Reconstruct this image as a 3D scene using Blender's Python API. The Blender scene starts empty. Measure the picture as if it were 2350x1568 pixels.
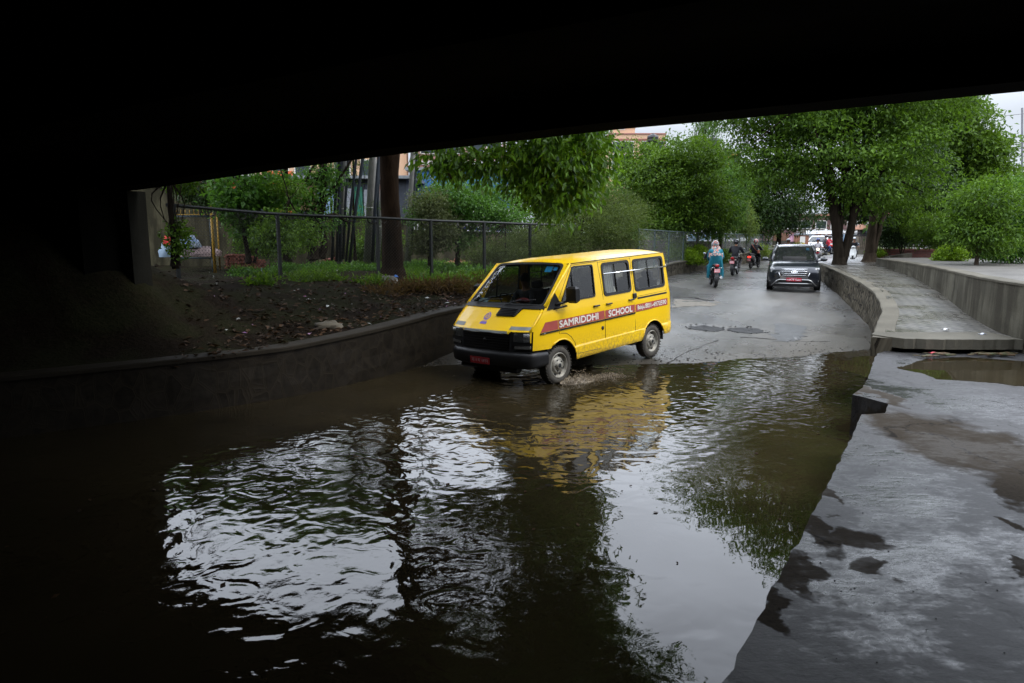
import bpy, bmesh, math, random
import numpy as np
from mathutils import Vector, Matrix, noise
from mathutils.geometry import tessellate_polygon
C = bpy.context.scene.collection
SC = bpy.context.scene
PI = math.pi
# ---------------------------------------------------------------- camera
FPX, PITCH, EYE = 1566.7, math.radians(8.85), 2.4
cam = bpy.data.objects.new('camera', bpy.data.cameras.new('camera')); C.objects.link(cam)
cam.location = (0, 0, EYE); cam.rotation_euler = (PI/2-PITCH, 0, 0)
cam.data.sensor_width = 36; cam.data.lens = 24.0; cam.data.clip_start = .05; cam.data.clip_end = 2000
cam.data.dof.use_dof = True; cam.data.dof.focus_distance = 13.0; cam.data.dof.aperture_fstop = 4.5
SC.camera = cam
# ---------------------------------------------------------------- sky, sun, exposure
W = bpy.data.worlds.new('World'); SC.world = W; W.use_nodes = True
nt = W.node_tree; nt.nodes.clear()
SUN_EL, SUN_AZ = math.radians(54), math.radians(108)      # azimuth clockwise from +Y
wo = nt.nodes.new('ShaderNodeOutputWorld'); bg = nt.nodes.new('ShaderNodeBackground')
sky = nt.nodes.new('ShaderNodeTexSky'); sky.sky_type = 'NISHITA'; sky.sun_disc = False
sky.sun_elevation = SUN_EL; sky.sun_rotation = SUN_AZ; sky.air_density = 1.2; sky.dust_density = 3
tc = nt.nodes.new('ShaderNodeTexCoord'); sx = nt.nodes.new('ShaderNodeSeparateXYZ')
nt.links.new(tc.outputs['Generated'], sx.inputs[0])
rp = nt.nodes.new('ShaderNodeValToRGB')                   # overcast cloud deck, brighter overhead
rp.color_ramp.elements[0].position = 0.0; rp.color_ramp.elements[0].color = (.155, .172, .20, 1)
rp.color_ramp.elements[1].position = .75; rp.color_ramp.elements[1].color = (.86, .93, 1.06, 1)
e = rp.color_ramp.elements.new(.34); e.color = (.78, .84, .95, 1)
e = rp.color_ramp.elements.new(.14); e.color = (.185, .20, .225, 1)
e = rp.color_ramp.elements.new(.23); e.color = (.42, .45, .51, 1)
nt.links.new(sx.outputs['Z'], rp.inputs[0])
cn = nt.nodes.new('ShaderNodeTexNoise'); cn.inputs['Scale'].default_value = 2.2; cn.inputs['Detail'].default_value = 5
cn.inputs['Roughness'].default_value = .5
mp = nt.nodes.new('ShaderNodeMapping'); mp.inputs['Scale'].default_value = (1, 1, 2.6)
nt.links.new(tc.outputs['Generated'], mp.inputs[0]); nt.links.new(mp.outputs[0], cn.inputs['Vector'])
mr = nt.nodes.new('ShaderNodeMapRange'); mr.inputs[1].default_value = .3; mr.inputs[2].default_value = .7
mr.inputs[3].default_value = 29.; mr.inputs[4].default_value = 44.
nt.links.new(cn.outputs[0], mr.inputs[0])
vs = nt.nodes.new('ShaderNodeVectorMath'); vs.operation = 'SCALE'
nt.links.new(rp.outputs[0], vs.inputs[0]); nt.links.new(mr.outputs[0], vs.inputs['Scale'])
mx = nt.nodes.new('ShaderNodeMix'); mx.data_type = 'RGBA'; mx.inputs[0].default_value = .9
nt.links.new(sky.outputs[0], mx.inputs['A']); nt.links.new(vs.outputs[0], mx.inputs['B'])
nt.links.new(mx.outputs['Result'], bg.inputs[0]); bg.inputs[1].default_value = .12
nt.links.new(bg.outputs[0], wo.inputs[0])
sun = bpy.data.objects.new('sun', bpy.data.lights.new('sun', 'SUN')); C.objects.link(sun)
sun.data.energy = 1.5; sun.data.angle = math.radians(14); sun.data.color = (1, .97, .92)
sd = Vector((math.sin(SUN_AZ)*math.cos(SUN_EL), math.cos(SUN_AZ)*math.cos(SUN_EL), math.sin(SUN_EL)))
sun.rotation_euler = sd.to_track_quat('Z', 'Y').to_euler()
SC.view_settings.view_transform = 'Standard'; SC.view_settings.look = 'None'
SC.view_settings.exposure = 0; SC.view_settings.gamma = 1
SC.cycles.max_bounces = 7; SC.cycles.transparent_max_bounces = 12; SC.cycles.use_denoising = True
SC.cycles.caustics_reflective = False; SC.cycles.caustics_refractive = False
SC.cycles.sample_clamp_indirect = 6
# ---------------------------------------------------------------- helpers
def ray(u, v):
    a = (u-1175)/FPX; t = (v-784)/FPX
    return a, math.cos(PITCH)-t*math.sin(PITCH), -(math.sin(PITCH)+t*math.cos(PITCH))
def at(u, v, y):
    a, b, c = ray(u, v); k = y/b; return Vector((a*k, y, EYE+c*k))
def lerp(a, b, t): return a+(b-a)*t
def sstep(a, b, x):
    t = min(1, max(0, (x-a)/(b-a))); return t*t*(3-2*t)
def interp(x, xs, ys): return float(np.interp(x, xs, ys))
def fbm(x, y, z=0, o=4): return noise.fractal(Vector((x, y, z)), 1.0, 2.0, o)
def road_z(x, y):
    q = -.0292*x+.0702*y-.779-.15*math.exp(-((x+1.5)/3.5)**2-((y-11.9)/2.1)**2)
    if q > .35: return .35+.4*(1-math.exp(-(q-.35)/.4))
    if q < -.06: return -.06-.12*(1-math.exp((q+.06)/.12))
    return q
def on_road(u, v):
    y = 8.
    while y < 90:
        p = at(u, v, y)
        if p.z <= road_z(p.x, p.y): return p
        y += .03
    return p
MATS = {}
def nodes(name):
    m = bpy.data.materials.new(name); m.use_nodes = True
    return m, m.node_tree, m.node_tree.nodes['Principled BSDF']
def N(nt, t, **k):
    n = nt.nodes.new('ShaderNode'+t)
    for a, b in k.items():
        if hasattr(n, a): setattr(n, a, b)
        else: n.inputs[a.replace('_', ' ')].default_value = b
    return n
def ramp(nt, src, stops):
    r = nt.nodes.new('ShaderNodeValToRGB'); el = r.color_ramp.elements
    for i, (p, c) in enumerate(stops):
        if i < 2: e = el[i]; e.position = p
        else: e = el.new(p)
        e.color = (c, c, c, 1) if not isinstance(c, tuple) else (*c, 1)
    nt.links.new(src, r.inputs[0]); return r.outputs[0]
def tex(nt, scale=5, detail=5, rough=.55, vec=None, dist=0, kind='TexNoise', stretch=None):
    n = nt.nodes.new('ShaderNode'+kind); n.inputs['Scale'].default_value = scale
    if kind == 'TexNoise':
        n.inputs['Detail'].default_value = detail; n.inputs['Roughness'].default_value = rough
        n.inputs['Distortion'].default_value = dist
    if vec is None:
        c = nt.nodes.new('ShaderNodeTexCoord'); vec = c.outputs['Object']
    if stretch:
        m = nt.nodes.new('ShaderNodeMapping'); m.inputs['Scale'].default_value = stretch
        nt.links.new(vec, m.inputs[0]); vec = m.outputs[0]
    nt.links.new(vec, n.inputs['Vector']); return n
def bump(nt, bs, h, strength=.3, dist=.02, prev=None):
    b = nt.nodes.new('ShaderNodeBump'); b.inputs['Strength'].default_value = strength
    b.inputs['Distance'].default_value = dist; nt.links.new(h, b.inputs['Height'])
    if prev is not None: nt.links.new(prev, b.inputs['Normal'])
    nt.links.new(b.outputs[0], bs.inputs['Normal']); return b.outputs[0]
def mixc(nt, f, a, b, mode='MIX'):
    m = nt.nodes.new('ShaderNodeMix'); m.data_type = 'RGBA'; m.blend_type = mode
    for s, k in ((f, 0), (a, 'A'), (b, 'B')):
        if isinstance(s, (int, float)): m.inputs[k].default_value = s if k == 0 else (s, s, s, 1)
        elif isinstance(s, tuple): m.inputs[k].default_value = (*s, 1)
        else: nt.links.new(s, m.inputs[k])
    return m.outputs['Result']
def math_(nt, op, a, b=0):
    m = nt.nodes.new('ShaderNodeMath'); m.operation = op
    for i, s in enumerate((a, b)):
        if isinstance(s, (int, float)): m.inputs[i].default_value = s
        else: nt.links.new(s, m.inputs[i])
    return m.outputs[0]
def mat(name, col, rough=.6, metal=0, var=.25, scale=6, bmp=.2, bd=.01, coat=0, col2=None, spec=.3, detail=6):
    if name in MATS: return MATS[name]
    m, nt, b = nodes(name)
    t = tex(nt, scale, detail)
    c2 = col2 or tuple(c*(1-var) for c in col)
    c1 = tuple(min(1, c*(1+var*.5)) for c in col)
    nt.links.new(ramp(nt, t.outputs[0], [(.3, c2), (.7, c1)]), b.inputs['Base Color'])
    b.inputs['Roughness'].default_value = rough; b.inputs['Metallic'].default_value = metal
    b.inputs['Coat Weight'].default_value = coat; b.inputs['Coat Roughness'].default_value = .06
    b.inputs['Specular IOR Level'].default_value = spec
    if bmp: bump(nt, b, tex(nt, scale*4, 6).outputs[0], bmp, bd)
    MATS[name] = m; return m
def glass(name='glass', tint=(.5, .55, .55), alpha=.3, rough=.02):
    if name in MATS: return MATS[name]
    m = bpy.data.materials.new(name); m.use_nodes = True; nt = m.node_tree; nt.nodes.clear()
    o = N(nt, 'OutputMaterial'); g = N(nt, 'BsdfGlossy'); g.inputs['Roughness'].default_value = rough
    t = N(nt, 'BsdfTransparent'); t.inputs[0].default_value = (*tint, 1)
    d = N(nt, 'BsdfDiffuse'); n_ = tex(nt, 3, 4); nt.links.new(ramp(nt, n_.outputs[0], [(.3, (.03, .035, .035)), (.8, (.09, .09, .085))]), d.inputs[0])
    f = N(nt, 'Fresnel'); gb = N(nt, 'NewGeometry'); nt.links.new(math_(nt, 'SUBTRACT', 1.75, math_(nt, 'MULTIPLY', gb.outputs['Backfacing'], 1.1786)), f.inputs[0])
    m1 = N(nt, 'MixShader'); m1.inputs[0].default_value = alpha; nt.links.new(t.outputs[0], m1.inputs[1]); nt.links.new(d.outputs[0], m1.inputs[2])
    m2 = N(nt, 'MixShader'); nt.links.new(f.outputs[0], m2.inputs[0]); nt.links.new(m1.outputs[0], m2.inputs[1]); nt.links.new(g.outputs[0], m2.inputs[2])
    nt.links.new(m2.outputs[0], o.inputs[0]); MATS[name] = m; return m
def emit(name, col, s=1):
    if name in MATS: return MATS[name]
    m, nt, b = nodes(name); b.inputs['Base Color'].default_value = (*col, 1)
    b.inputs['Emission Color'].default_value = (*col, 1); b.inputs['Emission Strength'].default_value = s
    MATS[name] = m; return m
def leafmat(name, dark, light, trans=.35, gloss=.45, odd=None):
    m = bpy.data.materials.new(name); m.use_nodes = True; nt = m.node_tree; b = nt.nodes['Principled BSDF']
    g = N(nt, 'NewGeometry'); t = tex(nt, 1.5, 3)
    f = math_(nt, 'ADD', math_(nt, 'MULTIPLY', g.outputs['Random Per Island'], .5), math_(nt, 'MULTIPLY', math_(nt, 'SUBTRACT', t.outputs[0], .28), 1.05))
    st = [(.18, dark), (.8, light)]
    if odd: st += [(.93, light), (.97, odd)]
    c = ramp(nt, f, st)
    nt.links.new(c, b.inputs['Base Color']); b.inputs['Roughness'].default_value = gloss
    b.inputs['Specular IOR Level'].default_value = .28
    tr = N(nt, 'BsdfTranslucent'); nt.links.new(mixc(nt, .5, c, (light[0]*1.5, light[1]*1.6, light[2]*.6)), tr.inputs[0])
    mx = N(nt, 'MixShader'); mx.inputs[0].default_value = trans
    nt.links.new(b.outputs[0], mx.inputs[1]); nt.links.new(tr.outputs[0], mx.inputs[2])
    nt.links.new(mx.outputs[0], nt.nodes['Material Output'].inputs[0]); MATS[name] = m; return m
class MB:
    """collects shapes, links them as ONE mesh object"""
    def __init__(s): s.v = []; s.f = []; s.m = []; s.sm = []
    def add(s, vs, fs, mi=0, smooth=False):
        o = len(s.v); s.v += [tuple(p) for p in vs]; s.f += [tuple(i+o for i in f) for f in fs]
        s.m += [mi]*len(fs); s.sm += [smooth]*len(fs); return s
    def box(s, c, d, rz=0, mi=0, M=None, taper=1, bev=0):
        hx, hy, hz = d[0]/2, d[1]/2, d[2]/2
        if bev:
            b = min(bev, hx*.9, hy*.9, hz*.9); P = []
            for z, k in ((-hz, b), (-hz+b, 0), (hz-b, 0), (hz, b)):
                for sx_, sy_ in ((-1, -1), (1, -1), (1, 1), (-1, 1)):
                    X = hx-k; Y = hy-k
                    P.append((sx_*X, sy_*Y, z))
            F = [(3, 2, 1, 0), (12, 13, 14, 15)]
            for r in range(3):
                for i in range(4): j = (i+1) % 4; F.append((r*4+i, r*4+j, r*4+4+j, r*4+4+i))
        else:
            P = [(x*hx*(taper if z > 0 else 1), y*hy*(taper if z > 0 else 1), z*hz) for z in (-1, 1) for x, y in ((-1, -1), (1, -1), (1, 1), (-1, 1))]
            F = [(3, 2, 1, 0), (4, 5, 6, 7), (0, 1, 5, 4), (1, 2, 6, 5), (2, 3, 7, 6), (3, 0, 4, 7)]
        R = M or Matrix.Rotation(rz, 4, 'Z')
        return s.add([Vector(c)+(R @ Vector(p)).to_3d() for p in P], F, mi)
    def tube(s, pts, r, n=8, mi=0, caps=True, smooth=True):
        pts = [Vector(p) for p in pts]; k = len(pts); rr = r if hasattr(r, '__len__') else [r]*k
        V = []; F = []; ref = None
        for i, p in enumerate(pts):
            t = (pts[min(i+1, k-1)]-pts[max(i-1, 0)])
            if t.length < 1e-9: t = Vector((0, 0, 1))
            t.normalize()
            if ref is None or abs(ref.dot(t)) > .98: ref = Vector((0, 0, 1)) if abs(t.z) < .9 else Vector((1, 0, 0))
            a = t.cross(ref).normalized(); b = t.cross(a).normalized(); ref = a.cross(t) if False else ref
            for j in range(n):
                w = 2*PI*j/n; V.append(p+(a*math.cos(w)+b*math.sin(w))*rr[i])
        for i in range(k-1):
            for j in range(n): q = (j+1) % n; F.append((i*n+j, i*n+q, i*n+n+q, i*n+n+j))
        if caps: F += [tuple(range(n-1, -1, -1)), tuple((k-1)*n+j for j in range(n))]
        return s.add(V, F, mi, smooth)
    def lathe(s, c, axis, prof, n=20, mi=0, smooth=True):
        ax = Vector(axis).normalized(); ref = Vector((0, 0, 1)) if abs(ax.z) < .9 else Vector((1, 0, 0))
        a = ax.cross(ref).normalized(); b = ax.cross(a); V = []; F = []
        for r, h in prof:
            for j in range(n): w = 2*PI*j/n; V.append(Vector(c)+ax*h+(a*math.cos(w)+b*math.sin(w))*r)
        for i in range(len(prof)-1):
            for j in range(n): q = (j+1) % n; F.append((i*n+j, i*n+q, i*n+n+q, i*n+n+j))
        return s.add(V, F, mi, smooth)
    def ball(s, c, r, n=12, mi=0, M=None):
        r = r if hasattr(r, '__len__') else (r, r, r); V = []; F = []; k = n//2
        for i in range(k+1):
            ph = PI*i/k
            for j in range(n):
                w = 2*PI*j/n; p = Vector((r[0]*math.sin(ph)*math.cos(w), r[1]*math.sin(ph)*math.sin(w), r[2]*math.cos(ph)))
                if M: p = M @ p
                V.append(Vector(c)+p)
        for i in range(k):
            for j in range(n): q = (j+1) % n; F.append((i*n+j, i*n+n+j, i*n+n+q, i*n+q))
        return s.add(V, F, mi, True)
    def prism(s, poly, holes, f0, f1, mi=0, cuts=None):
        """poly (a,b) list filled; f0/f1 map (a,b)->3D for the two skins"""
        V, F, loops = fill(poly, holes, cuts); n = len(V)
        s.add([f0(*p) for p in V], F, mi)
        if f1:
            s.add([f1(*p) for p in V], [tuple(reversed(f)) for f in F], mi)
            for L in boundary(F):
                a, b = L; s.add([f0(*V[a]), f0(*V[b]), f1(*V[b]), f1(*V[a])], [(0, 1, 2, 3)], mi)
        return s
    def build(s, name, mats, parent=None, smooth=None):
        me = bpy.data.meshes.new(name); me.from_pydata(s.v, [], s.f)
        for m in (mats if isinstance(mats, (list, tuple)) else [mats]): me.materials.append(m)
        if s.f:
            me.polygons.foreach_set('material_index', s.m)
            me.polygons.foreach_set('use_smooth', [smooth]*len(s.f) if smooth is not None else s.sm)
        me.update(); o = bpy.data.objects.new(name, me); C.objects.link(o)
        if parent: o.parent = parent
        return o
def boundary(F):
    d = {}
    for f in F:
        for i in range(len(f)):
            a, b = f[i], f[(i+1) % len(f)]; d[(a, b)] = 1
    return [(a, b) for (a, b) in d if (b, a) not in d]
def fill(poly, holes=(), cuts=None):
    loops = [[Vector((a, b, 0)) for a, b in L] for L in [poly]+list(holes or ())]
    flat = [p for L in loops for p in L]
    bm = bmesh.new(); vs = [bm.verts.new(p) for p in flat]
    for t in tessellate_polygon(loops):
        try: bm.faces.new([vs[i] for i in t])
        except ValueError: pass
    if cuts:
        for ax, vals in cuts:
            for c in vals:
                co = (c, 0, 0) if ax == 0 else (0, c, 0); no = (1, 0, 0) if ax == 0 else (0, 1, 0)
                bmesh.ops.bisect_plane(bm, geom=bm.verts[:]+bm.edges[:]+bm.faces[:], plane_co=co, plane_no=no, dist=1e-5)
    bmesh.ops.recalc_face_normals(bm, faces=bm.faces)
    for f in bm.faces:
        if f.normal.z < 0: f.normal_flip()
    bm.verts.index_update()
    V = [(v.co.x, v.co.y) for v in bm.verts]; F = [tuple(v.index for v in f.verts) for f in bm.faces]; bm.free()
    return V, F, None
def rrect(x0, x1, y0, y1, r=.05, n=4):
    P = []
    for cx, cy, a in ((x1-r, y1-r, 0), (x0+r, y1-r, 90), (x0+r, y0+r, 180), (x1-r, y0+r, 270)):
        for k in range(n+1): w = math.radians(a+90*k/n); P.append((cx+r*math.cos(w), cy+r*math.sin(w)))
    return P
def rpoly(pts, r=.05, n=4):
    P = []; k = len(pts)
    for i in range(k):
        a, b, c = Vector(pts[i-1]), Vector(pts[i]), Vector(pts[(i+1) % k])
        u = (a-b); v = (c-b); rr = min(r, u.length*.45, v.length*.45); p = b+u.normalized()*rr; q = b+v.normalized()*rr
        for j in range(n+1): t = j/n; P.append(tuple((p*(1-t)+b*t)*(1-t)+(b*(1-t)+q*t)*t))
    return P
def tag(o, label=None, cat=None, group=None, kind=None):
    if label: o['label'] = label
    if cat: o['category'] = cat
    if group: o['group'] = group
    if kind: o['kind'] = kind
    return o
def thing(name, label, cat, loc=(0, 0, 0), rz=0, group=None):
    o = bpy.data.objects.new(name, None); C.objects.link(o); o.location = loc; o.rotation_euler = (0, 0, rz)
    o.empty_display_size = .2; return tag(o, label, cat, group)
def copy_tree(o, parent=None):
    c = o.copy(); C.objects.link(c)
    if parent: c.parent = parent
    for ch in list(o.children): copy_tree(ch, c)
    return c
def text_mesh(s, size, off=0.0, space=1.0, sx=1.0):
    cu = bpy.data.curves.new('lettering', 'FONT'); cu.body = s; cu.size = size; cu.offset = off; cu.space_character = space
    cu.align_x = 'CENTER'; cu.resolution_u = 3
    o = bpy.data.objects.new('tmp', cu); C.objects.link(o); dg = bpy.context.evaluated_depsgraph_get()
    me = bpy.data.meshes.new_from_object(o.evaluated_get(dg)); bpy.data.objects.remove(o); bpy.data.curves.remove(cu)
    V = [(v.co.x*sx, v.co.y) for v in me.vertices]; F = [tuple(p.vertices) for p in me.polygons]; bpy.data.meshes.remove(me)
    return V, F
def put_text(mb, s, size, f, mi=0, width=None, bold=0, **k):
    V, F = text_mesh(s, 1.0, **k)
    if not V: return mb
    xs = [p[0] for p in V]; ys = [p[1] for p in V]; cx = (min(xs)+max(xs))/2; cy = (min(ys)+max(ys))/2
    sc = (width/(max(xs)-min(xs))) if width else 1; sy = size/(max(ys)-min(ys)) if width else 1
    for q, (dx, dy) in enumerate(((0, 0), (bold, 0), (-bold, 0), (0, bold), (0, -bold)) if bold else ((0, 0),)):
        P = [Vector(f((x-cx)*sc+dx, (y-cy)*sy+dy)) for x, y in V]; n = (P[F[0][1]]-P[F[0][0]]).cross(P[F[0][2]]-P[F[0][0]]).normalized()*(.0003*q); mb.add([p+n for p in P], F, mi)
    return mb
# ---------------------------------------------------------------- materials of the setting
def m_asphalt():
    m, nt, b = nodes('wet_asphalt'); co = N(nt, 'TexCoord').outputs['Object']
    big = tex(nt, .35, 4, vec=co); fine = tex(nt, 55, 6, .7, vec=co); mid = tex(nt, 3, 6, .65, vec=co)
    c = ramp(nt, big.outputs[0], [(.35, (.085, .084, .082)), (.65, (.125, .120, .110))])
    c = mixc(nt, ramp(nt, mid.outputs[0], [(.45, 0.), (.75, .5)]), c, (.12, .10, .075))
    # brown silt in the worn strip next to the flooded part and along the walls
    sp = N(nt, 'SeparateXYZ'); nt.links.new(co, sp.inputs[0])
    low = ramp(nt, math_(nt, 'ADD', sp.outputs['Z'], math_(nt, 'MULTIPLY', math_(nt, 'SUBTRACT', mid.outputs[0], .5), .25)), [(.02, 1.), (.22, 0.)])
    c = mixc(nt, math_(nt, 'MULTIPLY', low, .75), c, (.052, .042, .028))
    c = mixc(nt, .55, c, ramp(nt, fine.outputs[0], [(.3, .25), (.75, 1.3)]), 'MULTIPLY')
    trk = tex(nt, .5, 4, .6, vec=co, stretch=(1.9, .34, 1)); mpr = N(nt, 'Mapping'); mpr.inputs['Rotation'].default_value = (0, 0, math.radians(32)); nt.links.new(co, mpr.inputs[0]); nt.links.new(mpr.outputs[0], trk.inputs['Vector'])
    mps = N(nt, 'Mapping'); mps.inputs['Scale'].default_value = (1.9, .22, 1); nt.links.new(mpr.outputs[0], mps.inputs[0]); nt.links.new(mps.outputs[0], trk.inputs['Vector'])
    c = mixc(nt, .75, c, ramp(nt, trk.outputs[0], [(.36, .68), (.5, 1.), (.64, 1.28)]), 'MULTIPLY')
    nt.links.new(c, b.inputs['Base Color'])
    r = ramp(nt, big.outputs[0], [(.35, .20), (.65, .38)]); nt.links.new(r, b.inputs['Roughness'])
    h = math_(nt, 'ADD', fine.outputs[0], math_(nt, 'MULTIPLY', tex(nt, 16, 4, vec=co).outputs[0], 1.0))
    h = math_(nt, 'ADD', h, math_(nt, 'MULTIPLY', mid.outputs[0], .7))
    bump(nt, b, h, .7, .010); return m
def m_water():
    m, nt, b = nodes('flood_water'); co = N(nt, 'TexCoord').outputs['Object']
    n1 = tex(nt, .5, 3, vec=co)
    nt.links.new(ramp(nt, n1.outputs[0], [(.3, (.013, .010, .005)), (.7, (.028, .021, .010))]), b.inputs['Base Color'])
    b.inputs['Roughness'].default_value = .015; b.inputs['IOR'].default_value = 1.40
    # distance from the splashing wheel drives the wake; the near right corner lies calm
    def dist(x, y):
        s = N(nt, 'VectorMath', operation='SUBTRACT'); s.inputs[1].default_value = (x, y, 0); nt.links.new(co, s.inputs[0])
        l = N(nt, 'VectorMath', operation='LENGTH'); nt.links.new(s.outputs[0], l.inputs[0]); return l.outputs['Value']
    wob = math_(nt, 'MULTIPLY', tex(nt, .8, 3, vec=co).outputs[0], 1.6)
    d = math_(nt, 'ADD', dist(.6, 10.7), wob)
    rings = math_(nt, 'SINE', math_(nt, 'MULTIPLY', d, 17.))
    d2 = math_(nt, 'ADD', dist(2.3, 12.3), math_(nt, 'MULTIPLY', wob, 1.4))
    rings2 = math_(nt, 'SINE', math_(nt, 'MULTIPLY', d2, 25.))
    chop = tex(nt, 3.9, 1.5, .45, vec=co, dist=1.1); swell = tex(nt, 1.5, 2, vec=co, dist=.4); fine = tex(nt, 19, 3, .5, vec=co, dist=.3)
    rough_w = math_(nt, 'MULTIPLY', ramp(nt, dist(3.1, 6.1), [(.18, 0.), (.62, 1.)]), 1.)
    mr = N(nt, 'MapRange'); mr.inputs[1].default_value = 1.1; mr.inputs[2].default_value = 4.0; mr.inputs[3].default_value = .05; mr.inputs[4].default_value = 1.
    nt.links.new(math_(nt, 'ADD', dist(2.2, 4.9), math_(nt, 'MULTIPLY', math_(nt, 'SUBTRACT', swell.outputs[0], .5), 2.4)), mr.inputs[0])
    mr2 = N(nt, 'MapRange'); mr2.inputs[1].default_value = 1.0; mr2.inputs[2].default_value = 7.; mr2.inputs[3].default_value = 1.; mr2.inputs[4].default_value = .0
    nt.links.new(dist(.4, 9.6), mr2.inputs[0])
    h = math_(nt, 'MULTIPLY', rings, math_(nt, 'MULTIPLY', mr2.outputs[0], .13))
    h = math_(nt, 'ADD', h, math_(nt, 'MULTIPLY', rings2, math_(nt, 'MULTIPLY', mr2.outputs[0], .06)))
    h = math_(nt, 'ADD', h, math_(nt, 'MULTIPLY', chop.outputs[0], .80))
    h = math_(nt, 'ADD', h, math_(nt, 'MULTIPLY', swell.outputs[0], .7))
    h = math_(nt, 'ADD', h, math_(nt, 'MULTIPLY', fine.outputs[0], .07))
    h = math_(nt, 'MULTIPLY', h, mr.outputs[0])
    h = math_(nt, 'ADD', h, math_(nt, 'MULTIPLY', swell.outputs[0], .08))
    bump(nt, b, h, 1., .011)
    return m
def m_platform():
    m, nt, b = nodes('wet_concrete'); co = N(nt, 'TexCoord').outputs['Object']
    mid = tex(nt, 1.1, 6, .6, vec=co, dist=.3); fine = tex(nt, 40, 6, .7, vec=co); sc = tex(nt, 7, 6, .65, vec=co, stretch=(1, 2.2, 1))
    # drier patches with their own outlines: radial blobs warped by noise
    wv = N(nt, 'VectorMath', operation='ADD'); nt.links.new(co, wv.inputs[0])
    nn = tex(nt, 1.6, 5, .6, vec=co); ns = N(nt, 'VectorMath', operation='SUBTRACT'); ns.inputs[1].default_value = (.5, .5, .5)
    nt.links.new(nn.outputs['Color'], ns.inputs[0]); nm = N(nt, 'VectorMath', operation='SCALE'); nm.inputs['Scale'].default_value = 1.15
    nt.links.new(ns.outputs[0], nm.inputs[0]); nt.links.new(nm.outputs[0], wv.inputs[1])
    def blob(x, y, sx_, sy_, rot=0):
        mp = N(nt, 'Mapping'); mp.vector_type = 'TEXTURE'; mp.inputs['Location'].default_value = (x, y, 0); mp.inputs['Rotation'].default_value = (0, 0, rot)
        mp.inputs['Scale'].default_value = (sx_, sy_, 1); nt.links.new(wv.outputs[0], mp.inputs[0])
        mz = N(nt, 'VectorMath', operation='MULTIPLY'); mz.inputs[1].default_value = (1, 1, 0); nt.links.new(mp.outputs[0], mz.inputs[0])
        l = N(nt, 'VectorMath', operation='LENGTH'); nt.links.new(mz.outputs[0], l.inputs[0])
        return ramp(nt, l.outputs['Value'], [(.72, 1.), (1.08 , 0.)])
    dry = None
    for a in BLOBS:
        k = blob(*a); dry = k if dry is None else math_(nt, 'MAXIMUM', dry, k)
    c = ramp(nt, mid.outputs[0], [(.3, (.022, .021, .022)), (.7, (.055, .053, .053))])
    c = mixc(nt, ramp(nt, sc.outputs[0], [(.5, 0.), (.8, .6)]), c, (.075, .073, .072))
    c = mixc(nt, dry, c, (.045, .037, .028))
    c = mixc(nt, .5, c, ramp(nt, fine.outputs[0], [(.35, .4), (.7, 1.2)]), 'MULTIPLY')
    cr = N(nt, 'TexVoronoi', feature='DISTANCE_TO_EDGE'); cr.inputs['Scale'].default_value = .42; nt.links.new(wv.outputs[0], cr.inputs['Vector'])
    c = mixc(nt, ramp(nt, cr.outputs['Distance'], [(.002, .85), (.010, 0.)]), c, (.012, .011, .010))
    spk = tex(nt, 14, 4, .8, vec=co); c = mixc(nt, ramp(nt, spk.outputs[0], [(.64, 0.), (.70, .8)]), c, (.014, .012, .010))
    nt.links.new(c, b.inputs['Base Color'])
    mm = math_(nt, 'ADD', mid.outputs[0], math_(nt, 'MULTIPLY', math_(nt, 'SUBTRACT', sc.outputs[0], .5), .5)); mm = math_(nt, 'ADD', mm, math_(nt, 'MULTIPLY', math_(nt, 'SUBTRACT', fine.outputs[0], .5), .3))
    r = math_(nt, 'ADD', ramp(nt, mm, [(.36, .10), (.56, .55)]), math_(nt, 'MULTIPLY', dry, .5))
    nt.links.new(r, b.inputs['Roughness']); b.inputs['IOR'].default_value = 1.5
    wet_ = ramp(nt, mm, [(.36, .62), (.60, .28)])
    nt.links.new(math_(nt, 'MULTIPLY', wet_, math_(nt, 'SUBTRACT', 1., math_(nt, 'MULTIPLY', dry, .8))), b.inputs['Specular IOR Level'])
    h = math_(nt, 'ADD', math_(nt, 'MULTIPLY', sc.outputs[0], 2.2), math_(nt, 'MULTIPLY', fine.outputs[0], .45))
    h = math_(nt, 'ADD', h, math_(nt, 'MULTIPLY', mid.outputs[0], 4))
    bump(nt, b, h, .5, .006); return m
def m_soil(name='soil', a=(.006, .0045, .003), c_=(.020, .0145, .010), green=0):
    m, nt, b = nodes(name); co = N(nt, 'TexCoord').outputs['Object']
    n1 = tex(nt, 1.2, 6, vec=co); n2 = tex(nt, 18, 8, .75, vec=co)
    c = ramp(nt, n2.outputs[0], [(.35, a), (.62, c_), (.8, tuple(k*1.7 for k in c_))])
    if green: c = mixc(nt, math_(nt, 'MULTIPLY', ramp(nt, n1.outputs[0], [(.42, 0.), (.58, 1.)]), green), c, (.045, .075, .02))
    else: c = mixc(nt, .4, c, ramp(nt, n1.outputs[0], [(.3, .5), (.7, 1.2)]), 'MULTIPLY')
    nt.links.new(c, b.inputs['Base Color']); b.inputs['Roughness'].default_value = 1.; b.inputs['Specular IOR Level'].default_value = .02
    bump(nt, b, math_(nt, 'ADD', n2.outputs[0], n1.outputs[0]), .9, .06); return m
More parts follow.
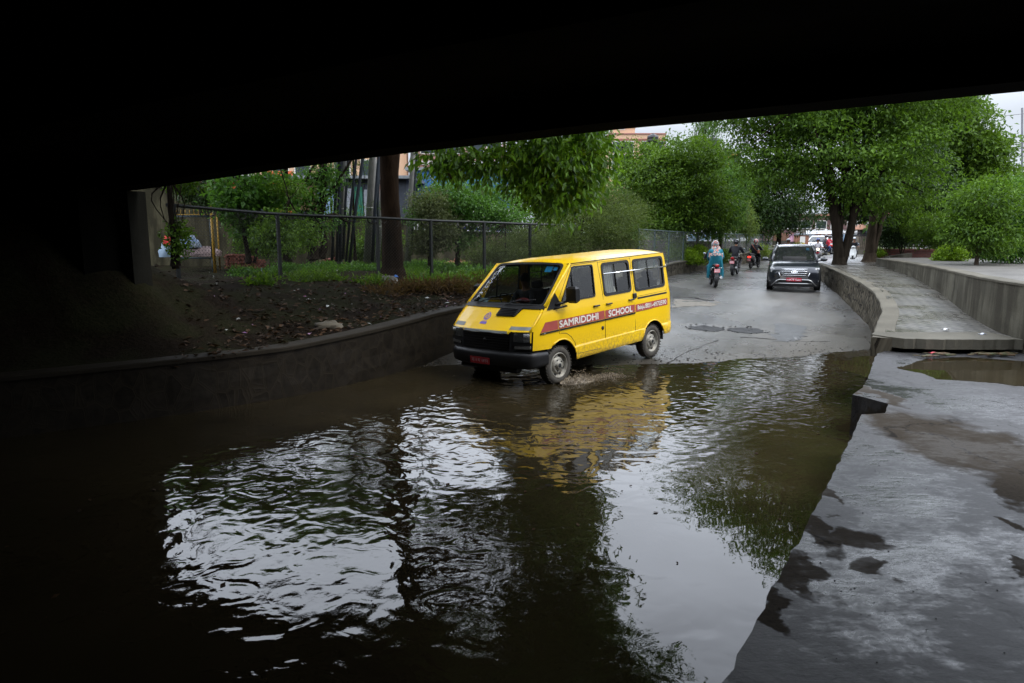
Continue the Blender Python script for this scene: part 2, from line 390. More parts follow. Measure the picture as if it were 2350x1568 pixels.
def m_stone(name='stone_masonry', wet=False):
    """mortared rubble stone: joints proud of dark recesses"""
    m, nt, b = nodes(name); co = N(nt, 'TexCoord').outputs['UV']
    w = N(nt, 'VectorMath', operation='ADD'); nt.links.new(co, w.inputs[0]); nn = tex(nt, 2.2, 3, vec=co)
    sc = N(nt, 'VectorMath', operation='SCALE'); sc.inputs['Scale'].default_value = .07; nt.links.new(nn.outputs['Color'], sc.inputs[0]); nt.links.new(sc.outputs[0], w.inputs[1])
    v = N(nt, 'TexVoronoi', feature='DISTANCE_TO_EDGE'); v.inputs['Scale'].default_value = 5.2; v.inputs['Randomness'].default_value = .9
    mp = N(nt, 'Mapping'); mp.inputs['Scale'].default_value = (1, .62, 1); nt.links.new(w.outputs[0], mp.inputs[0]); nt.links.new(mp.outputs[0], v.inputs['Vector'])
    v2 = N(nt, 'TexVoronoi'); v2.inputs['Scale'].default_value = 5.2; v2.inputs['Randomness'].default_value = .9; nt.links.new(mp.outputs[0], v2.inputs['Vector'])
    n = tex(nt, 9, 7, .65, vec=co)
    j = ramp(nt, v.outputs['Distance'], [(.02, 0.), (.055, 1.), (.09, .25), (.35, .6)])
    a, c_ = ((.022, .018, .013), (.010, .008, .006)) if wet else ((.11, .095, .066), (.045, .037, .026))  # wet tones also stand in for shade on the left wall
    col = ramp(nt, n.outputs[0], [(.3, c_), (.7, a)])
    col = mixc(nt, .45, col, ramp(nt, v2.outputs['Color'], [(.2, .55), (.8, 1.35)]), 'MULTIPLY')
    col = mixc(nt, ramp(nt, v.outputs['Distance'], [(.03, .97), (.085, 0.)]), col, (.02, .016, .011))
    nt.links.new(col, b.inputs['Base Color']); b.inputs['Roughness'].default_value = .55 if wet else .8; b.inputs['Specular IOR Level'].default_value = .07 if wet else .15
    h = math_(nt, 'ADD', j, math_(nt, 'MULTIPLY', n.outputs[0], .5)); bump(nt, b, h, .10 if wet else .9, .035); return m
def m_concrete(name, col, stain=(.05, .047, .035), wet=.7, streak=True):
    m, nt, b = nodes(name); co = N(nt, 'TexCoord').outputs['Object']
    n1 = tex(nt, 1.1, 6, .6, vec=co); st = tex(nt, 3, 6, .6, vec=co, stretch=(1, 1, .18)); f = tex(nt, 30, 6, .7, vec=co)
    c = ramp(nt, n1.outputs[0], [(.3, tuple(k*.6 for k in col)), (.7, col)])
    if streak: c = mixc(nt, ramp(nt, st.outputs[0], [(.42, .85), (.62, 0.)]), c, stain)
    c = mixc(nt, .35, c, ramp(nt, f.outputs[0], [(.3, .5), (.7, 1.2)]), 'MULTIPLY')
    nt.links.new(c, b.inputs['Base Color']); b.inputs['Roughness'].default_value = wet; b.inputs['Specular IOR Level'].default_value = .10 if col[0] > .1 else .02
    bump(nt, b, f.outputs[0], .35, .01); return m
def m_paving():
    m, nt, b = nodes('paving_blocks'); co = N(nt, 'TexCoord').outputs['Object']
    mp = N(nt, 'Mapping'); mp.inputs['Rotation'].default_value = (0, 0, math.radians(66)); nt.links.new(co, mp.inputs[0])
    br = N(nt, 'TexBrick'); br.inputs['Scale'].default_value = 1; br.inputs['Brick Width'].default_value = .26; br.inputs['Row Height'].default_value = .13
    br.inputs['Mortar Size'].default_value = .014; br.inputs['Bias'].default_value = 0
    nw = tex(nt, 5, 2, vec=co); ad = N(nt, 'VectorMath', operation='MULTIPLY_ADD'); ad.inputs[1].default_value = (.03, .03, 0)
    nt.links.new(nw.outputs['Color'], ad.inputs[0]); nt.links.new(mp.outputs[0], ad.inputs[2]); nt.links.new(ad.outputs[0], br.inputs['Vector'])
    br.inputs['Color1'].default_value = (.085, .077, .062, 1); br.inputs['Color2'].default_value = (.135, .125, .105, 1); br.inputs['Mortar'].default_value = (.012, .011, .009, 1)
    n1 = tex(nt, .9, 6, vec=co); c = mixc(nt, .6, br.outputs[0], ramp(nt, n1.outputs[0], [(.3, .45), (.7, 1.3)]), 'MULTIPLY')
    nt.links.new(c, b.inputs['Base Color']); nt.links.new(ramp(nt, n1.outputs[0], [(.35, .6), (.6, .18)]), b.inputs['Roughness'])
    h = math_(nt, 'SUBTRACT', tex(nt, 25, 5, vec=co).outputs[0], br.outputs['Fac']); bump(nt, b, h, .5, .012); return m
def m_brick(name='brick', c1=(.16, .045, .028), c2=(.10, .03, .02), w=.23, h_=.075, mort=(.09, .08, .07)):
    m, nt, b = nodes(name); co = N(nt, 'TexCoord').outputs['UV']
    br = N(nt, 'TexBrick'); br.inputs['Scale'].default_value = 1; br.inputs['Brick Width'].default_value = w; br.inputs['Row Height'].default_value = h_
    br.inputs['Mortar Size'].default_value = .008; nt.links.new(co, br.inputs['Vector'])
    br.inputs['Color1'].default_value = (*c1, 1); br.inputs['Color2'].default_value = (*c2, 1); br.inputs['Mortar'].default_value = (*mort, 1)
    n = tex(nt, 1.5, 5); nt.links.new(mixc(nt, .5, br.outputs[0], ramp(nt, n.outputs[0], [(.3, .5), (.7, 1.2)]), 'MULTIPLY'), b.inputs['Base Color'])
    b.inputs['Roughness'].default_value = .8; bump(nt, b, math_(nt, 'SUBTRACT', 1., br.outputs['Fac']), .5, .01); return m
def bark(name, a, c_):
    m, nt, b = nodes(name); co = N(nt, 'TexCoord').outputs['Object']
    n = tex(nt, 9, 8, .7, vec=co, stretch=(1, 1, .22), dist=.5); n2 = tex(nt, 1.2, 4, vec=co)
    c = ramp(nt, n.outputs[0], [(.3, a), (.7, c_)]); c = mixc(nt, .6, c, ramp(nt, n2.outputs[0], [(.3, .55), (.7, 1.25)]), 'MULTIPLY')
    nt.links.new(c, b.inputs['Base Color']); b.inputs['Roughness'].default_value = .95; b.inputs['Specular IOR Level'].default_value = .04; bump(nt, b, n.outputs[0], .9, .05); return m
# ---------------------------------------------------------------- ground, road, water
def grid(name, xs, ys, zf, material, smooth=True, keep=None):
    V = [(x, y, zf(x, y)) for y in ys for x in xs]; nx = len(xs); F = []
    for j in range(len(ys)-1):
        for i in range(nx-1):
            cx, cy = (xs[i]+xs[i+1])/2, (ys[j]+ys[j+1])/2
            if keep and not keep(cx, cy): continue
            F.append((j*nx+i, j*nx+i+1, j*nx+nx+i+1, j*nx+nx+i))
    mb = MB(); mb.add(V, F, 0, smooth); return mb.build(name, material)
grid('ground', [-400, -200, -100, -60, -30, 0, 30, 60, 100, 200, 400], [-150, -60, 0, 30, 60, 75, 100, 150, 250, 500, 900],
     lambda x, y: -.6 if y < 60 else .55, m_soil('ground_soil', (.03, .03, .018), (.06, .06, .035), .6))['kind'] = 'structure'
xs = list(np.arange(-26, 10, 1.0))+list(np.arange(10, 70, 2.0)); ys = list(np.arange(-40, 4, 2.))+list(np.arange(4, 30, .5))+list(np.arange(30, 72, 2.))
def rz2(x, y):
    z = road_z(x, y)
    for px, py, r, d in ((4.62, 16.1, .42, .05), (5.55, 16.05, .42, .05), (5.0, 20.2, .8, .03)):
        q = math.hypot((x-px)/1.3, y-py)/r
        if q < 1: z -= d*(1-q*q)
    return z+.006*fbm(x*.9, y*.9)+.022*fbm(x*.55+3, y*.55)+(.012*fbm(x*2.3, y*2.3))
xs = sorted(set([round(v, 3) for v in xs]+[round(v, 3) for v in np.arange(3.5, 7, .12)])); ys = sorted(set([round(v, 3) for v in ys]+[round(v, 3) for v in np.arange(15.3, 16.9, .12)]))
tag(grid('road', xs, ys, rz2, m_asphalt()), kind='structure')
mb = MB(); mb.add([(-26, -36, 0), (14, -36, 0), (14, 18, 0), (-26, 18, 0)], [(0, 1, 2, 3)]); tag(mb.build('flood_water', m_water()), kind='structure')
def smooth_line(P, n=6):
    P = [Vector((*p, 0)) if len(p) == 2 else Vector(p) for p in P]; out = []
    for i in range(len(P)-1):
        a, b, c, d = P[max(i-1, 0)], P[i], P[i+1], P[min(i+2, len(P)-1)]
        for k in range(n):
            t = k/n; out.append(.5*((2*b)+(c-a)*t+(2*a-5*b+4*c-d)*t*t+(3*b-a-3*c+d)*t**3))
    return out+[P[-1]]
# repairs in the asphalt: a dark patch, a sandy worn strip with a broken dark rim, thin cracks
def road_sheet(name, quad, m, lift=.005, n=12, wob=.05):
    P = [on_road(u, v) for u, v in quad]; V = []; F = []
    for i in range(n+1):
        for j in range(n+1):
            a = P[0].lerp(P[1], i/n); b = P[3].lerp(P[2], i/n); q = a.lerp(b, j/n); k = wob*fbm(q.x*3, q.y*3); x, y = q.x+k, q.y-k; V.append((x, y, rz2(x, y)+lift))
    for i in range(n):
        for j in range(n): F.append((i*(n+1)+j, (i+1)*(n+1)+j, (i+1)*(n+1)+j+1, i*(n+1)+j+1))
    mb = MB(); mb.add(V, F, 0, True); tag(mb.build(name, m), kind='structure')
road_sheet('road_patch', [(1780, 742), (1848, 748), (1838, 786), (1770, 784)], mat('patched_asphalt', (.075, .075, .074), .4, var=.4, scale=20, spec=.5), wob=.16)
road_sheet('road_patch', [(1545, 686), (1650, 692), (1640, 702), (1545, 706)], mat('sandy_asphalt', (.125, .108, .082), .5, var=.4, scale=12, spec=.4), wob=.14)
mb = MB()
for pts in ([(1545, 683), (1575, 682), (1600, 685), (1622, 689), (1640, 690)], [(1530, 836), (1570, 812), (1610, 794), (1650, 780)], [(1700, 775), (1760, 778), (1830, 784), (1900, 786)]):
    Q = [on_road(u, v) for u, v in pts]; L_ = smooth_line(Q, 8); mb.tube([(p.x+.04*fbm(p.x*4, p.y*4), p.y, rz2(p.x, p.y)+.002) for p in L_], [.012+.012*abs(fbm(p.x*5, p.y*5, 3)) if pts[0][1] < 700 else .006 for p in L_], 5)
tag(mb.build('road_crack', mat('crack', (.015, .014, .013), .8)), kind='structure')
rnd = random.Random(41); mb = MB(); k = 0
while k < 900:
    x = rnd.uniform(-2, 7.8); y = rnd.uniform(11, 15.2); z = rz2(x, y)
    if not (-.01 < z < .09) or rnd.random() > (1 if z < .04 else .3): k += .2; continue
    s = rnd.uniform(.006, .022); mb.ball((x, y, z), (s*1.3, s, s*.6), 6); k += 1
tag(mb.build('gravel', mat('wet_gravel', (.03, .027, .022), .35, var=.6, spec=.5)), kind='stuff')
# potholes' stony bottoms
rnd = random.Random(3); mb = MB()
for px, py in ((4.62, 16.1), (5.55, 16.05)):
    mb.prism([(px+.40*(1+.25*fbm(3*math.cos(w), 3*math.sin(w), px))*math.cos(w), py+.30*(1+.25*fbm(3*math.cos(w), 3*math.sin(w), px))*math.sin(w)) for w in [2*PI*i/30 for i in range(30)]], [], lambda a, b: (a, b, rz2(a, b)+.012), None, cuts=[(0, [px-.2, px, px+.2]), (1, [py-.1, py, py+.1])])
    for k in range(46):
        a, r = rnd.uniform(0, 2*PI), .45*math.sqrt(rnd.random()); x, y = px+1.25*r*math.cos(a), py+r*math.sin(a)
        s = rnd.uniform(.012, .035); mb.ball((x, y, rz2(x, y)), (s, s*.8, s*.7), 6)
tag(mb.build('gravel', mat('dark_gravel', (.03, .03, .03), .8, var=.5)), kind='stuff')
# polylines of the place
WALL_L = [(-30, -8), (-18, .5), (-11, 4.6), (-7.5, 6.9), (-5.6, 8.2), (-4.35, 9.1), (-3.2, 10.15), (-2.2, 11.5), (-1.3, 13.1), (-.2, 15.2), (1.4, 18.2), (3.2, 21.6), (4.9, 25.2), (6.9, 29.3), (9.2, 33.3), (12.6, 38.6), (17.2, 46.3), (21, 54), (24, 64)]
def wl_top(y): return interp(y, [7, 10, 13, 18, 25, 30, 46, 60], [.74, .76, .95, 1.05, 1.15, 1.25, 1.45, 1.55])
def wall_strip(name, line, zb, zt, thick, side, mats, parent=None, cap=.06, jit=.02, batter=.04, over=.03):
    """face + coping + back; UV runs along the wall in metres; side=+1 puts thickness to the left of travel"""
    n = len(line); mb = MB(); uv = []; s = 0; V = []; U = []
    for i, p in enumerate(line):
        t = (line[min(i+1, n-1)]-line[max(i-1, 0)]).normalized(); nrm = Vector((-t.y, t.x, 0))*side
        if i: s += (p-line[i-1]).length
        b, tp = zb(p), zt(p); w = jit*fbm(s*.8, 3.1); prof = []
        rows = 5
        for k in range(rows+1):
            f = k/rows; q = p+nrm*(batter*f+w*(1-abs(2*f-1))+jit*.9*fbm(s*2.2, f*4)); prof.append((q.x, q.y, lerp(b-.15, tp-cap, f)))
        q = p+nrm*(batter-over+jit*.5*fbm(s*1.7, 9)); prof.append((q.x, q.y, tp-cap+.001)); prof.append((q.x, q.y, tp-.012+.012*fbm(s*1.3, 5)))
        q = p+nrm*(batter-over+.02); prof.append((q.x, q.y, tp+.012*fbm(s*1.3, 5)))
        q = p+nrm*thick; prof.append((q.x, q.y, tp+.01*fbm(s, 7))); prof.append((q.x, q.y, b-.3))
        m = len(prof); V += prof; z0 = b
        U += [(s, prof[k][2]) for k in range(6)]+[(s, prof[k][2]) for k in (6, 7)]+[(s, tp+.05), (s, tp+.05+thick), (s, tp+.5+thick)]
    F = []; mi = []
    for i in range(n-1):
        for k in range(m-1):
            F.append((i*m+k, (i+1)*m+k, (i+1)*m+k+1, i*m+k+1) if side > 0 else (i*m+k, i*m+k+1, (i+1)*m+k+1, (i+1)*m+k)); mi.append(0 if k < 5 else 1)
    F += [tuple(range(m)), tuple((n-1)*m+k for k in range(m-1, -1, -1))]; mi += [0, 0]
    me = bpy.data.meshes.new(name); me.from_pydata(V, [], F)
    for q in mats: me.materials.append(q)
    me.polygons.foreach_set('material_index', mi); ul = me.uv_layers.new(name='UVMap')
    for l in me.loops: ul.data[l.index].uv = U[l.vertex_index]
    bm = bmesh.new(); bm.from_mesh(me); bmesh.ops.recalc_face_normals(bm, faces=bm.faces); bm.to_mesh(me); bm.free()
    o = bpy.data.objects.new(name, me); C.objects.link(o)
    if parent: o.parent = parent
    return o
STONE, STONE_W = m_stone(), m_stone('wet_shaded_masonry', True)  # the wet one also has the left wall's shade put into its colour
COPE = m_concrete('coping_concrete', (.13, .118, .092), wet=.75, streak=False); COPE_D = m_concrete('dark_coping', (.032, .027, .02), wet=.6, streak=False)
wl = smooth_line(WALL_L); cut = next(i for i, p in enumerate(wl) if p.y > 14.6)
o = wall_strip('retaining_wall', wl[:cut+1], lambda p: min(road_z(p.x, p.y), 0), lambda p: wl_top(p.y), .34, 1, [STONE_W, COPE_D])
tag(o, 'wet stone retaining wall below the bank, shade worked into its dark colour, left of the yellow van', 'wall')
o = wall_strip('retaining_wall', wl[cut:], lambda p: road_z(p.x, p.y), lambda p: wl_top(p.y), .34, 1, [STONE, COPE])
tag(o, 'dry grey stone retaining wall curving behind the van and past the motorbikes', 'wall')
# bank: strip from the wall's top outward to the left
def bank_z(x, y):
    z = 1.12+.1*fbm(x*.35, y*.35)+.05*fbm(x*1.7, y*1.7)
    z += 1.75*math.exp(-(((x+8.0)/2.5)**2+((y-10.4)/2.5)**2))*(1+.12*fbm(x*1.4, y*1.4))
    z += .28*math.exp(-(((x+6.2)/2.)**2+((y-15.5)/2.)**2))
    z += .02*(y-30) if y > 30 else 0
    return z
V = []; F = []; ts = [0, .012, .03, .05, .08, .11, .15, .19, .24, .3, .37, .45, .55, .7, .85, 1]
wb = smooth_line(WALL_L, 14)
for i, p in enumerate(wb):
    t = (wb[min(i+1, len(wb)-1)]-wb[max(i-1, 0)]).normalized(); nrm = Vector((-t.y, t.x, 0)); s = p+nrm*.2
    e = Vector((-42+i*.12, p.y*1.0+min(22, max(0, (p.y+8)*.9)), 0)) if p.y < 40 else Vector((-38, p.y+25, 0))
    for tt in ts:
        q = s.lerp(e, tt); d = (q-s).length; z = lerp(wl_top(p.y)-.03, bank_z(q.x, q.y), sstep(.1, 3.2, d)); z += .07*fbm(q.x*2.3, q.y*2.3, 4)*sstep(.1, .8, d)
        V.append((q.x, q.y, z))
m = len(ts)
for i in range(len(wb)-1):
    for k in range(m-1): F.append((i*m+k, (i+1)*m+k, (i+1)*m+k+1, i*m+k+1))
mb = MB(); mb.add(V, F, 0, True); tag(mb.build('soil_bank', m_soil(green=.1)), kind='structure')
# right side: platform, walkway, park
WALL_R = [(5.95, 11.35), (6.8, 12.8), (7.76, 14.44), (8.95, 17.1), (9.95, 20.1), (10.9, 23.), (12.1, 26.8), (13.0, 29.6)]
def walk_z(x, y): return interp(y, [8, 12, 17, 20, 27, 32, 45], [.70, .72, 1.02, 1.14, 1.24, 1.22, 1.2])
lr = smooth_line(WALL_R)
o = wall_strip('retaining_wall', lr, lambda p: road_z(p.x, p.y), lambda p: walk_z(p.x, p.y), .4, -1, [STONE, COPE], batter=.1, jit=.045, over=.02)
tag(o, 'rough stone retaining wall holding up the paved walkway on the right', 'wall')
LOWW = [(8.35, 6.4), (8.2, 8.4), (8.22, 10.65), (8.95, 13.14), (9.95, 15.5), (10.95, 17.9), (12.4, 21.6), (13.6, 24.8), (14.5, 27.4)]
lw = smooth_line(LOWW)
V = []; F = []
for i in range(49):
    y = 11.3+i*(34-11.3)/48; a = next(Vector((interp(y, [q.y for q in lr], [q.x for q in lr]), y, 0)) for _ in (0,)) if y < 29.6 else Vector((13+(y-29.6)*.75, y, 0))
    bx = interp(y, [q.y for q in lw], [q.x for q in lw]) if y < 27.4 else 14.5+(y-27.4)*.9
    a.x += .3
    for k in range(9): x = lerp(a.x, bx+.1, k/8); V.append((x, y, walk_z(x, y)+.004+.01*fbm(x*1.5, y*1.5)))
for i in range(48):
    for k in range(8): F.append((i*9+k, i*9+k+1, i*9+10+k, i*9+9+k))
mb = MB(); mb.add(V, F, 0, True)
tag(mb.build('footpath', m_paving()), kind='structure')
# broken concrete lip at the near end of the footpath
mb = MB(); rnd = random.Random(8); P = [(6.12, 11.5), (6.25, 11.2)]+[(6.4+.0625*i, 11.0-.10*sstep(0, 10, i)+.045*fbm(i*.45, 2)+.03*fbm(i*1.4, 5)) for i in range(30)]+[(8.25, 10.88), (8.3, 11.75), (6.3, 11.75)]
mb.prism([(x, y) for x, y in P], [], lambda a, b: (a, b, .735), lambda a, b: (a, b, .57))
mb.box((6.9, 11.6, .35), (1.2, .5, .64)); mb.box((7.6, 11.6, .35), (1.5, .4, .62))
tag(mb.build('kerb', m_concrete('path_lip', (.12, .11, .085), wet=.6, streak=False)), kind='structure')
def low_top(y): return interp(y, [6, 10.6, 13.2, 18, 22, 27.4], [1.66, 1.63, 1.62, 1.60, 1.56, 1.5])
GREYC = m_concrete('grey_concrete', (.14, .13, .10), (.045, .04, .03), .8)
o = wall_strip('low_wall', lw, lambda p: walk_z(0, p.y)-.1, lambda p: low_top(p.y), .3, -1, [GREYC, COPE], cap=.05, jit=.012, batter=.02, over=.015)
tag(o, 'long low grey concrete wall along the right edge of the paved walkway', 'wall')
# park
V = []; F = []; mb = MB()
for i in range(40):
    y = 6.4+i*1.6; a = interp(y, [q.y for q in lw], [q.x for q in lw])+.18 if y < 27.4 else 14.7+(y-27.4)*.9
    for k in range(9): x = a+(70*(k/8)**2); V.append((x, y, 1.52+.0*y if y < 27 else max(1.15, 1.52-(y-27)*.03)))
for i in range(39):
    for k in range(8): F.append((i*9+k, i*9+k+1, i*9+10+k, i*9+9+k))
mb.add(V, F, 0, True); tag(mb.build('park_ground', m_concrete('park_paving', (.15, .14, .125), wet=.6, streak=False)), kind='structure')
BLOBS = []
def pb(u, v, su, sv):        # an ellipse of drier concrete, from its place on the platform
    def gp(u, v):
        a, b, c = ray(u, v); k = (.5-EYE)/c; return Vector((a*k, b*k))
    p = gp(u, v); q = gp(u+su, v); r = gp(u, v-sv); BLOBS.append((p.x, p.y, (q-p).length, (r-p).length, 0))
for a in ((2230, 1030, 170, 80), (2120, 990, 70, 40), (2330, 1120, 60, 40), (1855, 1210, 40, 60), (1830, 1320, 45, 60), (1770, 1390, 42, 60), (1960, 1235, 65, 32), (2030, 1325, 40, 30), (2340, 1190, 30, 14), (2349, 1300, 30, 20), (2010, 905, 30, 25), (2060, 960, 45, 10), (1900, 1130, 26, 30)): pb(*a)
PE = [(-13.0, -20.2), (-6.2, -9.2), (-1.62, -1.2), (.0, 1.1), (.91, 2.67), (1.36, 3.38), (2.12, 4.54), (3.26, 6.33), (3.75, 7.12), (4.02, 7.16), (4.3, 7.6), (4.12, 8.05), (4.42, 8.42), (5.0, 9.35), (5.6, 10.4), (5.98, 11.0), (6.2, 11.2)]
PEs = []
for i in range(len(PE)-1):
    a, b = Vector(PE[i]), Vector(PE[i+1]); k = max(1, int((b-a).length/.12)) if PE[i][1] > 1 else 3
    for j in range(k):
        q = a.lerp(b, j/k); d = (b-a).normalized(); q = q+Vector((-d.y, d.x))*(.022*fbm(q.x*6, q.y*6)); PEs.append((q.x, q.y))
outline = PEs+[PE[-1], (8.4, 11.2), (16, 11.2), (16, -20.2)]
def plat_z(x, y):
    z = .5+.012*fbm(x*1.3, y*1.3)
    z -= .05*math.exp(-(((x-6.9)/1.25)**2+((y-9.6)/1.05)**2)*1.2)
    return z
mb = MB(); gx = [x for x in np.arange(.5, 9, .25)]; gy = [y for y in np.arange(2, 11.2, .25)]
mb.prism(outline, [], lambda a, b: (a, b, plat_z(a, b)), lambda a, b: (a, b, -.4), cuts=[(0, gx), (1, gy)])
o = mb.build('platform', m_platform()); tag(o, kind='structure')
# ponded rain on the platform
mpud = m_water().copy(); mpud.name = 'rain_pool'
for n_ in mpud.node_tree.nodes:
    if n_.bl_idname == 'ShaderNodeBump': n_.inputs['Distance'].default_value = .0008
mb = MB(); P = []
for k in range(60):
    w = 2*PI*k/60; r = 1+.13*fbm(3*math.cos(w), 3*math.sin(w), 2); P.append((7.05+2.3*r*math.cos(w), 9.72+1.3*r*math.sin(w)))
mb.prism([(x, min(y, 11.15)) for x, y in P], [], lambda a, b: (a, b, .482), None); tag(mb.build('puddle', mpud), kind='structure')
# ---------------------------------------------------------------- flyover
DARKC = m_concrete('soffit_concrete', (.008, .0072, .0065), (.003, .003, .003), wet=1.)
ED = Vector((-.882, .472, 0)); BK = Vector((-.472, -.882, 0)); E0 = Vector((1.08, 7.1, 0))      # edge direction (to the left), back direction
def edge_z(s): return interp(s, [-34, -3.3, -2.9, -1.9, -.8, 0, 2.5, 4.71, 7.74, 12, 30], [3.55, 3.506, 3.505, 3.479, 3.46, 3.451, 3.368, 3.265, 3.09, 2.95, 2.8])
def bridge_piece(mb, s0, s1, b0, b1, z0, z1):
    L_ = [s0, -15, -3.3, -1.9, -.8, 0, 1.2, 2.5, 3.6, 4.71, 6.2, 7.74, 12, s1]; n = len(L_)-1
    for i in range(n):
        a, c = L_[i], L_[i+1]
        P = []
        for dz in (z0, z1):
            for s, b in ((a, b0), (c, b0), (c, b1), (a, b1)): q = E0+ED*s+BK*b; P.append((q.x, q.y, edge_z(s)+dz))
        mb.add(P, [(3, 2, 1, 0), (4, 5, 6, 7), (0, 1, 5, 4), (1, 2, 6, 5), (2, 3, 7, 6), (3, 0, 4, 7)] if 0 else [(0, 1, 2, 3), (7, 6, 5, 4), (4, 5, 1, 0), (6, 7, 3, 2)]+([(7, 4, 0, 3)] if i == 0 else [])+([(5, 6, 2, 1)] if i == n-1 else []))
br = thing('flyover', 'dark concrete flyover spanning the whole top of the picture', 'bridge', (0, 0, 0))
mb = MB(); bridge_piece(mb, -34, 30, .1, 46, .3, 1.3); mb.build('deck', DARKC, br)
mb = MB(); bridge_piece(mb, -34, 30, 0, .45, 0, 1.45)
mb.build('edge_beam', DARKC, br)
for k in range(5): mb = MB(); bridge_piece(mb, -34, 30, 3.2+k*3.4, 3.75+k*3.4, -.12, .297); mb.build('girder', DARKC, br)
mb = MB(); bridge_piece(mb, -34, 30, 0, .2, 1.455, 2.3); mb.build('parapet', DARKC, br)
ab = thing('abutment', 'shadowed concrete abutment carrying the left end of the flyover', 'abutment', (-6.2, 11.3, 0))
c0 = Vector((-5.72, 10.88, 0))
def quad_block(mb, a, d1, l1, d2, l2, z0, z1):
    P = [a, a+d1*l1, a+d1*l1+d2*l2, a+d2*l2]
    mb.add([(p.x, p.y, z) for z in (z0, z1) for p in P], [(3, 2, 1, 0), (4, 5, 6, 7), (0, 1, 5, 4), (1, 2, 6, 5), (2, 3, 7, 6), (3, 0, 4, 7)])
mb = MB(); rel = lambda p: p-Vector((-6.2, 11.3, 0))
quad_block(mb, rel(c0+ED*.252+BK*.10), ED, 16, BK, .8, .3, 3.10); quad_block(mb, rel(c0+ED*2.2+BK*.9), ED, 12, BK, 40, .3, 3.08)
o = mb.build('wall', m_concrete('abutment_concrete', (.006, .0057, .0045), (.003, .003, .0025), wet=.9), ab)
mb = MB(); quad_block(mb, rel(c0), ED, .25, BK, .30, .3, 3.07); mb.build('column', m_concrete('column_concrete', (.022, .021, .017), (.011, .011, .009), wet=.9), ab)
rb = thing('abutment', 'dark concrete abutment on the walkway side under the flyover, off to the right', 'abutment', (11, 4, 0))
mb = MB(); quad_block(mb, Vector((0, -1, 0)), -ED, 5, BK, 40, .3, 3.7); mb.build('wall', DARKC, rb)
# ---------------------------------------------------------------- people
def hexm(name, col, rough=.7, **k): return mat(name, col, rough, bmp=k.pop('bmp', .15), bd=.004, **k)
SKIN = hexm('skin', (.26, .13, .08), .55, var=.1); HAIR = hexm('black_hair', (.012, .01, .009), .5)
def skin_body(name, J, bones, mats, parent=None, fingers=True, sub=1):
    """J: joint -> (x,y,z,r); bones: (a,b,material index); one continuous skinned surface"""
    names = list(J); me = bpy.data.meshes.new(name)
    me.from_pydata([J[n][:3] for n in names], [(names.index(a), names.index(b)) for a, b, _ in bones], [])
    o = bpy.data.objects.new(name, me); C.objects.link(o)
    md = o.modifiers.new('s', 'SKIN'); md.use_smooth_shade = True; md.branch_smoothing = .4
    for i, n in enumerate(names):
        r = J[n][3]; r = r if hasattr(r, '__len__') else (r, r); me.skin_vertices[0].data[i].radius = r; me.skin_vertices[0].data[i].use_root = (i == 0)
    s = o.modifiers.new('d', 'SUBSURF'); s.levels = sub; s.render_levels = sub
    dg = bpy.context.evaluated_depsgraph_get(); m2 = bpy.data.meshes.new_from_object(o.evaluated_get(dg))
    bpy.data.objects.remove(o)
    V = [tuple(v.co) for v in m2.vertices]; F = [tuple(p.vertices) for p in m2.polygons]; bpy.data.meshes.remove(m2)
    seg = [(Vector(J[a][:3]), Vector(J[b][:3]), k) for a, b, k in bones]
    def near(c):
        best, bk = 9, 0
        for a, b, k in seg:
            ab_ = b-a; t = max(0, min(1, (c-a).dot(ab_)/max(1e-9, ab_.length_squared))); d = (c-(a+ab_*t)).length
            if d < best: best, bk = d, k
        return bk
    mb = MB()
    mb.add(V, F, 0, True); mb.m = [near(sum((Vector(V[i]) for i in f), Vector())/len(f)) for f in F]
    if fingers:
        for sd_ in ('l', 'r'):
            if 'hand_'+sd_ not in J: continue
            h = Vector(J['hand_'+sd_][:3]); w = Vector(J['wrist_'+sd_][:3]); d = (h-w).normalized(); up = Vector((0, 0, 1)); sw = d.cross(up).normalized()
            k0 = next(k for a, b, k in bones if b == 'hand_'+sd_)
            for q, ln in enumerate((.062, .072, .068, .052)):
                p = h+sw*(.03-.02*q)+d*.012; mb.tube([p, p+d*ln*.5-up*.012, p+d*ln*.55-up*.05, p+d*.01-up*.055], [.0095, .009, .008, .006], 6, k0)
            s_ = 1 if sd_ == 'l' else -1; p = h-d*.03+sw*.03*s_
            mb.tube([p, p+sw*.03*s_-up*.015+d*.015, p+sw*.015*s_-up*.045+d*.03], [.011, .01, .007], 6, k0)
    return mb.build(name, mats, parent)
def helmet(parent, c, yaw, mats, visor=True, open_face=False, stripes=False):
    M = Matrix.Rotation(yaw, 3, 'Z'); mb = MB(); n = 20; V = []; F = []; k = 12
    for i in range(k+1):
        ph = math.radians(lerp(0, 128, i/k))
        for j in range(n):
            w = 2*PI*j/n; V.append(Vector(c)+M @ Vector((.15*math.sin(ph)*math.cos(w), .128*math.sin(ph)*math.sin(w), .14*math.cos(ph))))
    mi = []
    for i in range(k):
        for j in range(n):
            a = math.degrees(2*PI*(j+.5)/n); a = min(a, 360-a); ph = lerp(0, 128, (i+.5)/k)
            if open_face and a < 62 and ph > 78: continue
            F.append((i*n+j, i*n+n+j, i*n+n+(j+1) % n, i*n+(j+1) % n))
            mi.append(1 if (visor and a < 60 and 70 < ph < 105) else (2 if stripes and (j % 4 < 2) else 0))
    mb.add(V, F, 0, True); mb.m = mi
    for s_ in range(n):
        pass
    return mb.build('helmet', mats, parent, True)
